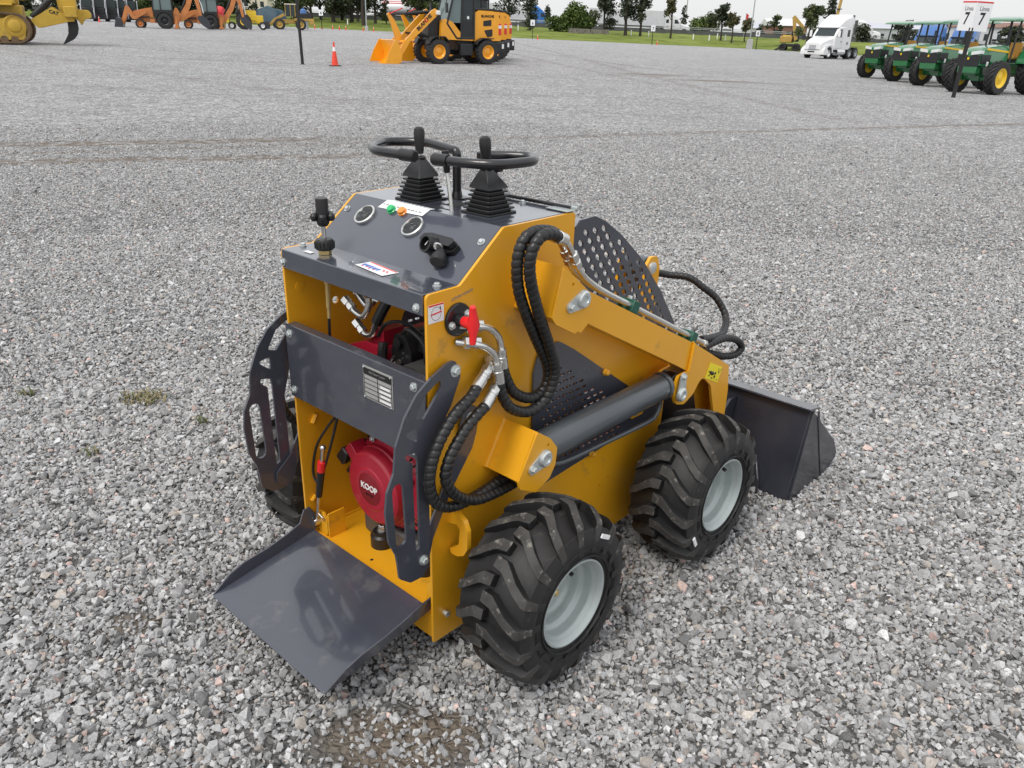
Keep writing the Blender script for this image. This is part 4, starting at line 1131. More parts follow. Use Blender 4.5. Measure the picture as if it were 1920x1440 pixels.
    l.new(hgt, bp.inputs['Height']); l.new(bp.outputs[0], p.inputs['Normal'])
    M['gravel_ground'] = m
ground_material()
xs = np.concatenate([np.linspace(-260, -42, 40), np.linspace(-40, 40, 81), np.linspace(42, 260, 40)])
ts = np.concatenate([np.linspace(0, .30, 60), np.linspace(.32, 1, 50)])
Xg, Tg = np.meshgrid(xs, ts); Yg = -18 + Tg * (YE(Xg) + 18)
grid_obj('gravel_yard', Xg, Yg, TZ(Xg, Yg), 'gravel_ground')

# grass verge, highway, land beyond
def turf_material():
    m = bpy.data.materials.new('turf'); m.use_nodes = True; t = m.node_tree; n = t.nodes; l = t.links; p = n['Principled BSDF']
    g = n.new('ShaderNodeNewGeometry'); p.inputs['Roughness'].default_value = .9; p.inputs['Specular IOR Level'].default_value = .1
    mp_ = n.new('ShaderNodeMapping'); mp_.inputs['Scale'].default_value = (.16, .6, .6); l.new(g.outputs['Position'], mp_.inputs[0])
    a = n.new('ShaderNodeTexNoise'); a.inputs['Scale'].default_value = 1.0; a.inputs['Detail'].default_value = 8; a.inputs['Roughness'].default_value = .62; l.new(mp_.outputs[0], a.inputs['Vector'])
    cr = n.new('ShaderNodeValToRGB'); e = cr.color_ramp.elements
    e[0].position = .30; e[0].color = (.075, .105, .025, 1); e[1].position = .72; e[1].color = (.27, .28, .11, 1)
    x = e.new(.48); x.color = (.16, .205, .045, 1); x = e.new(.60); x.color = (.21, .255, .065, 1)
    l.new(a.outputs[0], cr.inputs[0]); l.new(cr.outputs[0], p.inputs['Base Color'])
    b = n.new('ShaderNodeTexNoise'); b.inputs['Scale'].default_value = 6; l.new(g.outputs['Position'], b.inputs['Vector'])
    bp = n.new('ShaderNodeBump'); bp.inputs['Strength'].default_value = .8; bp.inputs['Distance'].default_value = .2; l.new(b.outputs[0], bp.inputs['Height']); l.new(bp.outputs[0], p.inputs['Normal'])
    M['turf'] = m
turf_material()
ts = np.linspace(0, 1, 40); Xg, Tg = np.meshgrid(xs, ts); Yg = YE(Xg) - .6 + Tg * (RY + .6 - YE(Xg))
rng = np.random.default_rng(3)
Zg = BZ(Xg, Yg) + np.where(Tg > .04, rng.normal(0, .05, Xg.shape), .0) + np.where(Tg == 0, -.06, .03)
grid_obj('grass_verge', Xg, Yg, Zg, 'turf')
xs2 = np.linspace(-420, 420, 60); Xg, Yg = np.meshgrid(xs2, np.array([RY, RY + 3, RY + 20, RY + 28.]))
HWZ = lambda x: float(TZ(x, RY) + 1.5)
grid_obj('highway', Xg, Yg, TZ(Xg, RY + 0 * Yg) + 1.5, 'asphalt')
Xg, Yg = np.meshgrid(np.linspace(-2600, 2600, 50), np.array([RY + 27.5, RY + 60, 500, 1500, 5000.]))
grid_obj('field', Xg, Yg, np.where(Yg < 200, TZ(Xg, RY + 0 * Yg) + 1.45, np.clip(TZ(Xg, RY + 0 * Yg), -.5, 1.2) + 1.3), 'turf')

# ------------------------------------------------------------------ loose crushed stone near the camera
def gravel():
    rg = np.random.default_rng(11); r_ = random.Random(5)
    protos = []
    for k in range(26):
        bm = bmesh.new(); sy, sz = r_.uniform(.62, 1.0), r_.uniform(.52, .85)
        for i in range(10 if k > 8 else 12):
            while True:
                p = Vector((r_.uniform(-1, 1), r_.uniform(-1, 1), r_.uniform(-1, 1)))
                if .2 < p.length < 1: break
            p.normalize(); p *= r_.uniform(.8, 1.1)
            bm.verts.new((p.x, p.y * sy, p.z * sz))
        h = bmesh.ops.convex_hull(bm, input=bm.verts)
        bmesh.ops.delete(bm, geom=[e for e in h['geom_interior'] if isinstance(e, bmesh.types.BMVert)], context='VERTS')
        bmesh.ops.triangulate(bm, faces=bm.faces)
        bm.verts.index_update()
        protos.append((np.array([v.co[:] for v in bm.verts]), np.array([[v.index for v in f.verts] for f in bm.faces], dtype=np.int64))); bm.free()
    pts = []; siz = []
    def wedge(r0, r1, dens, smin, smax, fade=False, half=R(46)):
        area = .5 * (r1 * r1 - r0 * r0) * 2 * half; nn = int(area * dens)
        r = np.sqrt(rg.uniform(r0 * r0, r1 * r1, nn)); a = rg.uniform(-half, half, nn)
        if fade: 
            k = rg.uniform(0, 1, nn) > ((r - r0) / (r1 - r0)) ** .8 * .9; r, a = r[k], a[k]
        pts.append(np.stack([r * np.sin(a), r * np.cos(a) - .35], -1)); s = rg.beta(1.7, 3.0, len(r)) * (smax - smin) + smin; siz.append(s)
    wedge(.2, 4.6, 10500, .0050, .0190, half=R(66))
    wedge(.6, 4.2, 4000, .0022, .0050)
    wedge(4.6, 8.0, 6600, .0060, .0185, half=R(54))
    wedge(8.0, 17.0, 2100, .0085, .0195, True)
    P = np.concatenate(pts); s = np.concatenate(siz)
    # fewer stones where mud shows
    keep = np.ones(len(P), bool)
    for cx, cy, rx, ry, q in ((-1.11, 1.93, .10, .06, .6), (-.26, 1.53, .23, .12, .74), (-.50, 1.47, .12, .06, .6)):
        d = np.hypot((P[:, 0] - cx) / rx, (P[:, 1] - cy) / ry); keep &= ~((d < 1) & (rg.uniform(0, 1, len(P)) < q))
    for ax, ay, bx, by, w, q in ((-9.4, 11.2, -3.3, 13.4, .28, .97), (-9.6, 9.5, -2.2, 11.75, .24, .88)):
        dx, dy = bx - ax, by - ay; L = math.hypot(dx, dy); d = np.abs((P[:, 0] - ax) * -dy / L + (P[:, 1] - ay) * dx / L); u_ = ((P[:, 0] - ax) * dx + (P[:, 1] - ay) * dy) / L
        keep &= ~((d < w) & (u_ < L) & (rg.uniform(0, 1, len(P)) < q))
    P, s = P[keep], s[keep]; n = len(P)
    big = (rg.uniform(0, 1, n) < .020) & (s > .005); s[big] = rg.uniform(.016, .029, big.sum())
    which = rg.integers(0, len(protos), n)
    tone = np.clip(rg.normal(.345, .075, n), .12, .60); hi = rg.uniform(0, 1, n); tone[hi > .92] = rg.uniform(.44, .60, (hi > .92).sum()); tone[hi < .08] *= .6
    colr = np.stack([tone * .992, tone * .996, tone * 1.002, np.ones(n)], -1)
    w = rg.uniform(0, 1, n); k = w < .07; colr[k] *= np.array([1.10, 1.01, .91, 1]); k = w > .978; colr[k] *= np.array([1.28, .98, .88, 1])
    Vs, Fs, Cs = [], [], []; off = 0
    for i, (pv, pf) in enumerate(protos):
        idx = np.nonzero(which == i)[0]; m = len(idx)
        if not m: continue
        a = rg.uniform(0, 2 * PI, m); b = rg.normal(0, .55, m); c = rg.normal(0, .55, m)
        ca, sa, cb, sb, cc, sc = np.cos(a), np.sin(a), np.cos(b), np.sin(b), np.cos(c), np.sin(c)
        Rz = np.zeros((m, 3, 3)); Rz[:, 0, 0] = ca; Rz[:, 0, 1] = -sa; Rz[:, 1, 0] = sa; Rz[:, 1, 1] = ca; Rz[:, 2, 2] = 1
        Rx = np.zeros((m, 3, 3)); Rx[:, 0, 0] = 1; Rx[:, 1, 1] = cb; Rx[:, 1, 2] = -sb; Rx[:, 2, 1] = sb; Rx[:, 2, 2] = cb
        Ry = np.zeros((m, 3, 3)); Ry[:, 1, 1] = 1; Ry[:, 0, 0] = cc; Ry[:, 0, 2] = sc; Ry[:, 2, 0] = -sc; Ry[:, 2, 2] = cc
        MM = Rz @ Rx @ Ry
        v = np.einsum('mij,kj->mki', MM, pv) * s[idx][:, None, None]
        z = TZ(P[idx, 0], P[idx, 1]) + s[idx] * rg.uniform(.0, .6, m)
        v[:, :, 0] += P[idx, 0][:, None]; v[:, :, 1] += P[idx, 1][:, None]; v[:, :, 2] += z[:, None]
        nv = len(pv)
        Vs.append(v.reshape(-1, 3)); Fs.append((pf[None] + (off + np.arange(m) * nv)[:, None, None]).reshape(-1, 3)); Cs.append(np.repeat(colr[idx], nv, 0)); off += m * nv
    V = np.concatenate(Vs).astype(np.float32); F = np.concatenate(Fs).astype(np.int32); C_ = np.concatenate(Cs).astype(np.float32)
    me = bpy.data.meshes.new('gravel'); me.vertices.add(len(V)); me.vertices.foreach_set('co', V.ravel())
    me.loops.add(F.size); me.loops.foreach_set('vertex_index', F.ravel()); me.polygons.add(len(F)); me.polygons.foreach_set('loop_start', np.arange(len(F), dtype=np.int32) * 3)
    me.update(calc_edges=True); me.shade_flat()
    at = me.color_attributes.new('tint', 'FLOAT_COLOR', 'POINT'); at.data.foreach_set('color', C_.ravel())
    m = bpy.data.materials.new('crushed_stone'); m.use_nodes = True; t = m.node_tree; nn = t.nodes; p = nn['Principled BSDF']
    p.inputs['Roughness'].default_value = .78; p.inputs['Specular IOR Level'].default_value = .4
    a = nn.new('ShaderNodeAttribute'); a.attribute_name = 'tint'
    g = nn.new('ShaderNodeNewGeometry'); z = nn.new('ShaderNodeTexNoise'); z.inputs['Scale'].default_value = 160; z.inputs['Detail'].default_value = 4; t.links.new(g.outputs['Position'], z.inputs['Vector'])
    mr = nn.new('ShaderNodeMapRange'); mr.inputs[1].default_value = .3; mr.inputs[2].default_value = .7; mr.inputs[3].default_value = .78; mr.inputs[4].default_value = 1.2; t.links.new(z.outputs[0], mr.inputs[0])
    h = nn.new('ShaderNodeHueSaturation'); t.links.new(a.outputs['Color'], h.inputs['Color']); t.links.new(mr.outputs[0], h.inputs['Value']); t.links.new(h.outputs[0], p.inputs['Base Color'])
    me.materials.append(m)
    o = bpy.data.objects.new('gravel', me); COL.objects.link(o); o['kind'] = 'stuff'
    o['label'] = 'loose grey crushed stone spread over the yard'
    print('stones', n, 'tris', len(F))
gravel()

# ------------------------------------------------------------------ small plants in the gravel
def weed(x, y, r, n, label, dry=.5, hh=.05):
    t = thing('weed_tuft', label, 'weed', (x, y, 0), 0, 'weeds in the gravel')
    for nm, mt, cnt in (('green_blades', 'weed_green', int(n * (1 - dry))), ('dry_blades', 'weed_dry', int(n * dry))):
        m = MB()
        for k in range(cnt):
            a = rnd.uniform(0, 2 * PI); q = r * math.sqrt(rnd.random()); bx, by = q * math.cos(a) * 1.5, q * math.sin(a)
            L = rnd.uniform(.5, 1.2) * hh; d = rnd.uniform(0, 2 * PI); w = rnd.uniform(.0015, .004); lx, ly = math.cos(d), math.sin(d)
            b0 = Vector((bx, by, .008)); b1 = b0 + Vector((lx * L * .35, ly * L * .35, L * .6)); b2 = b0 + Vector((lx * L * .9, ly * L * .9, L * .7)); s_ = Vector((-ly * w, lx * w, 0))
            m.add([b0 - s_, b0 + s_, b1 + s_, b1 - s_, b2], [(0, 1, 2, 3), (3, 2, 4)])
        m.build(nm, mt, t, smooth=0)
weed(-1.75, 3.50, .075, 170, 'largest flat tuft of yellowing weeds in the gravel left of the loader', .72, .04)
weed(-2.32, 3.52, .03, 26, 'small tuft of weeds at the left edge of the gravel', .4, .045)
weed(-1.74, 2.96, .03, 26, 'small tuft of weeds nearer the loader than the large tuft', .4, .04)
weed(-1.38, 3.27, .02, 16, 'tiny green sprout in the gravel beside the loader handle', .2, .045)

# ------------------------------------------------------------------ generic wheel for the machines behind
def bgwheel(par, pos, Rw, W0, rr, rim_mat, side=1, lugs=0, lh=.04, yaw=0, dish=.08, name='wheel'):
    """tyre mesh with a rim child; side=+1 shows its outer face to +y"""
    m = MB()
    if lugs: tyre(m, Rw, W0, rr, lugs, lh, [(.02, 0, 1), (.22, .10, 1), (.46, .30, 1.0), (.5, .33, .9)], .055 if lugs > 14 else .075, 0, 40, drop=Rw * .12, crown=Rw * .04)
    else:
        m.lathe([(rr, -.42 * W0), (rr + .03, -.48 * W0), ((Rw + rr) / 2, -.5 * W0), (Rw * .95, -.45 * W0), (Rw, -.3 * W0), (Rw, .3 * W0), (Rw * .95, .45 * W0), ((Rw + rr) / 2, .5 * W0), (rr + .03, .48 * W0), (rr, .42 * W0)], (0, 0, 0), (0, 1, 0), 32, caps=False)
        for k in range(22):
            th = 2 * PI * k / 22
            for s_ in (-.28, .28): m.box((Rw * 1.0 * math.cos(th + s_ * .3), s_ * W0, Rw * math.sin(th + s_ * .3)), (.05 * Rw / .5, .36 * W0, .045), Matrix.Rotation(-th - s_ * .3 + PI / 2, 3, 'Y') @ Matrix.Rotation(.35 * (1 if s_ > 0 else -1), 3, 'Z'))
    w = m.build(name, ['rubber_far', 'rubber_far'] if lugs else 'rubber_far', par, smooth=30)
    m = MB(); d = dish
    m.lathe([(0, .36 * W0), (rr * .22, .36 * W0), (rr * .26, .30 * W0), (rr * .55, .30 * W0 - d * .3), (rr * .72, .36 * W0 - d), (rr * .88, .40 * W0), (rr + .012, .455 * W0), (rr + .012, .40 * W0), (rr, -.4 * W0), (rr * .7, -.3 * W0), (0, -.2 * W0)], (0, 0, 0), (0, 1, 0), 28)
    m.build('rim', rim_mat, w, smooth=50)
    w.location = pos; w.rotation_euler = (0, 0, (PI if side < 0 else 0) + yaw)
    return w
def prof(par, name, mt, poly, y0, y1, bevel=.0, r=0.0, holes=()):
    m = MB(); m.plate(rounded(poly, r, 3) if r else poly, list(holes), lambda a, b, t: (a, t, b), y0, y1)
    return m.build(name, mt, par, bevel=bevel)
def bar(par, name, mt, pts, r, n=8):
    m = MB(); m.tube(pts, r, n); return m.build(name, mt, par)
def boxp(par, name, mt, c, d, bevel=.0, rot=None, top=(1, 1), shift=(0, 0)):
    m = MB(); m.box(c, d, rot, top, shift); return m.build(name, mt, par, bevel=bevel)

# ------------------------------------------------------------------ traffic cones, posts and line signs
def cone(x, y, s, label, grp=None, z=None):
    t = thing('traffic_cone', label, 'traffic cone', (x, y, float(TZ(x, y)) if z is None else z), rnd.random(), grp)
    m = MB(); m.plate(rounded([(-.19 * s, -.19 * s), (.19 * s, -.19 * s), (.19 * s, .19 * s), (-.19 * s, .19 * s)], .04 * s), [], ZP(0), 0, .035 * s); m.build('base', 'black_plastic' if s > .9 else 'cone_orange', t)
    m = MB(); m.lathe([(.145, .035), (.095, .42), (.0945, .42), (.0945, .435)], (0, 0, 0), (0, 0, 1), 20) if False else None
    m.lathe([(.150 * s, .035 * s), (.135 * s, .05 * s), (.068 * s, .56 * s)], (0, 0, 0), (0, 0, 1), 20); m.lathe([(.047 * s, .72 * s), (.030 * s, .86 * s), (.034 * s, .88 * s), (.030 * s, .905 * s), (.0, .91 * s)], (0, 0, 0), (0, 0, 1), 20); b = m.build('body', 'cone_orange', t)
    m = MB(); m.lathe([(.0685 * s, .56 * s), (.0475 * s, .72 * s)], (0, 0, 0), (0, 0, 1), 20); m.build('collar', 'cone_white', t)
cone(-7.49, 35.41, 1.0, 'tall red and white traffic cone standing beside the thin black post')
CONES = [(-29.8, 128.6, 'white-topped small cone left of the first far line sign'), (-28.6, 127.9, 'small cone right at the foot of the first far line sign'), (-27.3, 129, 'third small cone counted from the left along the grass edge'), (-25.9, 127, 'fourth small cone along the grass edge, bright orange'), (-25.1, 127.6, 'fifth small cone along the grass edge, close right of the fourth'), (-22.6, 127.6, 'small cone just left of the grey concrete block of the dark lamp pole'), (-21.1, 127.6, 'small cone right of the concrete block, left of the yellow bucket'), (2.50, 124.9, 'small cone beside the far line sign numbered 6'), (19.76, 127.2, 'small cone beside the far line sign numbered 7')]
for x, y, lb in CONES: cone(x, y, .74, lb, 'cones along the grass edge')

def line_sign(x, y, num, label, h=1.75, pw=.62, ph=.78, rz=0, lean=0.0, word=True, grp='numbered line signs', pole_r=.045, spread=.62):
    t = thing('line_sign', label, 'sign', (x, y, float(TZ(x, y))), rz, grp)
    t.rotation_euler = (0, lean, rz)
    m = MB(); m.box((0, 0, (h + .1) / 2), (pole_r * 2, pole_r * 2, h + .1)); m.build('post', 'post_black', t, bevel=.006)
    for sd in ((-1, 1) if word else (1,)):
        ang = spread * sd
        xd = Vector((sd * math.cos(spread), math.sin(spread), 0)) if word else Vector((1, 0, 0))
        # panel starts at the apex (towards -y) and folds back
        a = Vector((0, -.075, h)); nrm_ = Vector((sd * math.sin(spread), -math.cos(spread), 0))
        f = frame(a + xd * (pw / 2 if word else 0) + Vector((0, 0, ph / 2)), xd * sd, (0, 0, 1))
        m = MB(); m.box(f @ Vector((0, 0, 0)), (pw, ph, .012), f.to_3x3()); pn = m.build('sign_panel', 'white_sticker', t)
        if word:
            m = MB(); m.box(f @ Vector((0, ph / 2 - .022, .0075)), (pw, .044, .003), f.to_3x3()); m.build('red_edge', 'ink_red', pn)
        if word: text_mesh('sign_word', 'Línea', .20 * pw / .62, 'ink_grey', pn, f @ Matrix.Translation((0.02, ph * .255, .0075)), .002, squeeze=.9, bold=.003)
        text_mesh('sign_number', num, (.52 if word else .60) * pw / .62, 'ink_black', pn, f @ Matrix.Translation((0, -ph * .10, .0075)), .002, squeeze=.8, bold=.012)
    return t
line_sign(14.58, 29.0, '7', 'large folded white sign reading 7 on a leaning black post by the tractors', h=2.05, pw=.60, ph=.88, rz=R(-30), lean=R(2.0), pole_r=.062, spread=.75)
line_sign(33.78, 126.16, '8', 'far small white sign numbered 8 beside the tall lamp mast', rz=R(10), word=False)
line_sign(18.73, 125.29, '7', 'far small white sign numbered 7 in front of the white highway truck', rz=R(6), word=False)
line_sign(1.78, 127.74, '6', 'far small white sign numbered 6 near the dark cypress', rz=R(0), word=False)
line_sign(-14.3, 124.0, '5', 'far small white sign numbered 5 behind the front wheel loader', rz=R(-6), word=False)
line_sign(-28.0, 125.2, '4', 'far small white sign numbered 4 left of the traffic cone, before the trees', rz=R(-12), word=False)
pp = thing('marker_post', 'thin tall black post rising out of the picture left of the traffic cone', 'post', (-8.86, 35.63, float(TZ(-8.86, 35.63))), 0)
pp.rotation_euler = (0, R(-1.0), 0)
bar(pp, 'shaft', 'post_black', [(0, 0, 0), (0, 0, 4.2)], .062, 12); m = MB(); m.lathe([(.11, 0), (.10, .02), (.062, .03)], (0, 0, 0), (0, 0, 1), 12); m.build('foot', 'post_black', pp)

def mast(x, y, h, label, bs=(.75, 1.3), r=.09):
    t = thing('lamp_mast', label, 'lamp mast', (x, y, float(BZ(x, y))), 0)
    m = MB(); m.tube([(0, 0, .0), (0, 0, h)], [r, r * .6], 10); m.build('mast', 'galvanised' if h > 15 else 'post_black', t)
    boxp(t, 'concrete_base', 'concrete', (0, 0, bs[1] / 2 - .1), (bs[0], bs[0], bs[1] + .2), .03)
    m = MB(); m.tube([(-.9, 0, h), (.9, 0, h)], .05, 6); m.build('lamp_arm', 'galvanised', t)
    for s_ in (-.8, .8): boxp(t, 'lamp_head', 'galvanised', (s_, 0, h + .1), (.5, .4, .2), .03)
mast(TX(1407, 129.5), 129.5, 20, 'tall thin grey lamp mast on a pale concrete block at the grass edge')
mast(TX(687, 129), 129, 16, 'dark lamp pole on a grey concrete block at the grass edge, between two small cones', (.45, .65), r=.10)

# ------------------------------------------------------------------ trees
def tree(px, y, h, w, kind, label, base_h=.28, leaf='leaf_mid', n=1500, dens=1.0, ls=.30, lean=0.0, trunk=True, seed=0, nl=9, group='trees beyond the grass verge'):
    r_ = random.Random(seed * 77 + int(px)); x = px
    z0 = float(BZ(x, min(y, RY + 6)))
    t = thing({'cypress': 'cypress_tree', 'bush': 'bush', 'conifer': 'pine_tree'}.get(kind, 'tree'), label, 'bush' if kind == 'bush' else 'tree', (x, y, z0 - .05), 0, group)
    lumps = []
    if kind == 'cypress':
        for k in range(nl): f = k / (nl - 1); lumps.append((r_.uniform(-.08, .08) * w, r_.uniform(-.08, .08) * w, h * (base_h + (1 - base_h) * f * .92), w * .5 * (1 - .55 * abs(f - .35) ** 1.2 - .35 * max(0, f - .8) / .2), h * .10))
    elif kind == 'conifer':
        for k in range(nl): f = k / (nl - 1); a = r_.uniform(0, 6.28); rr = w * .30 * (1 - f * .8); lumps.append((rr * math.cos(a), rr * math.sin(a), h * (base_h + (1 - base_h) * f * .95), w * .30 * (1 - .75 * f) + .2, h * .08))
    elif kind == 'bush':
        for k in range(nl): a = r_.uniform(0, 6.28); q = w * .36 * math.sqrt(r_.random()); lumps.append((q * math.cos(a), q * math.sin(a) * .6, h * r_.uniform(.28, .78) * (1 - .35 * (q / (w * .36))), w * r_.uniform(.14, .24), h * r_.uniform(.15, .26)))
    else:
        for k in range(nl):
            a = r_.uniform(0, 6.28); f = r_.random(); q = w * .40 * math.sqrt(r_.random()) * (1 - .45 * f); lumps.append((q * math.cos(a) + lean * f, q * math.sin(a), h * (base_h + .06 + (1 - base_h - .12) * f), w * r_.uniform(.11, .20), h * r_.uniform(.06, .11)))
        lumps.append((lean * .5, 0, h * (base_h + .5 * (1 - base_h)), w * .20, h * .14))
    wt = [a[3] ** 2 * a[4] for a in lumps]; tot = sum(wt); vs = []; fs = []; sh = []
    for lump, q in zip(lumps, wt):
        cnt = max(12, int(n * q / tot)); base = r_.uniform(.1, .8)
        for i in range(cnt):
            d = Vector((r_.gauss(0, 1), r_.gauss(0, 1), r_.gauss(0, 1))).normalized() * (r_.random() ** .45) * r_.uniform(.85, 1.18)
            c = Vector((lump[0] + d.x * lump[3], lump[1] + d.y * lump[3], lump[2] + d.z * lump[4]))
            s_ = ls * r_.uniform(.5, 1.25); u = Vector((r_.gauss(0, 1), r_.gauss(0, 1), r_.gauss(0, .7))).normalized(); v = u.cross(Vector((r_.gauss(0, 1), r_.gauss(0, 1), r_.gauss(0, 1)))).normalized()
            o = len(vs); vs += [c - u * s_ - v * s_ * .35, c + v * s_ * .55, c + u * s_, c - v * s_ * .5]; fs.append((o, o + 1, o + 2, o + 3)); sh.append(min(1, max(0, base + r_.uniform(-.3, .3))))
    me = bpy.data.meshes.new('crown'); me.from_pydata(vs, [], fs); at = me.attributes.new('shade', 'FLOAT', 'FACE'); at.data.foreach_set('value', sh); me.materials.append(M[leaf])
    o = bpy.data.objects.new('crown', me); COL.objects.link(o); o.parent = t
    m = MB(); tr = max(.10, w * .035 + h * .008)
    if kind == 'bush':
        for k in range(4):
            l_ = lumps[k % len(lumps)]; m.tube([(l_[0] * .3, l_[1] * .3, 0), (l_[0], l_[1], l_[2])], [.09, .03], 6)
    else:
        top = lumps[-1]; tx = [(0, 0, 0), (r_.uniform(-.1, .1), 0, h * base_h * .6), (lean * .3, r_.uniform(-.1, .1), h * (base_h + .25)), (lean * .6, 0, h * .82)]
        m.tube(spline(tx, 3), [tr * 1.15 * (1 - .8 * i / 9) for i in range(10)], 7)
        for l_ in lumps:
            zz = max(h * base_h * .6, l_[2] - h * .16); f = zz / h; bx = lean * .6 * f
            m.tube([(bx, 0, zz), ((bx + l_[0]) * .5, l_[1] * .5, (zz + l_[2]) * .5 + .1), (l_[0], l_[1], l_[2])], [tr * .5, tr * .3, tr * .12], 5)
    m.build('trunk', 'bark', t)
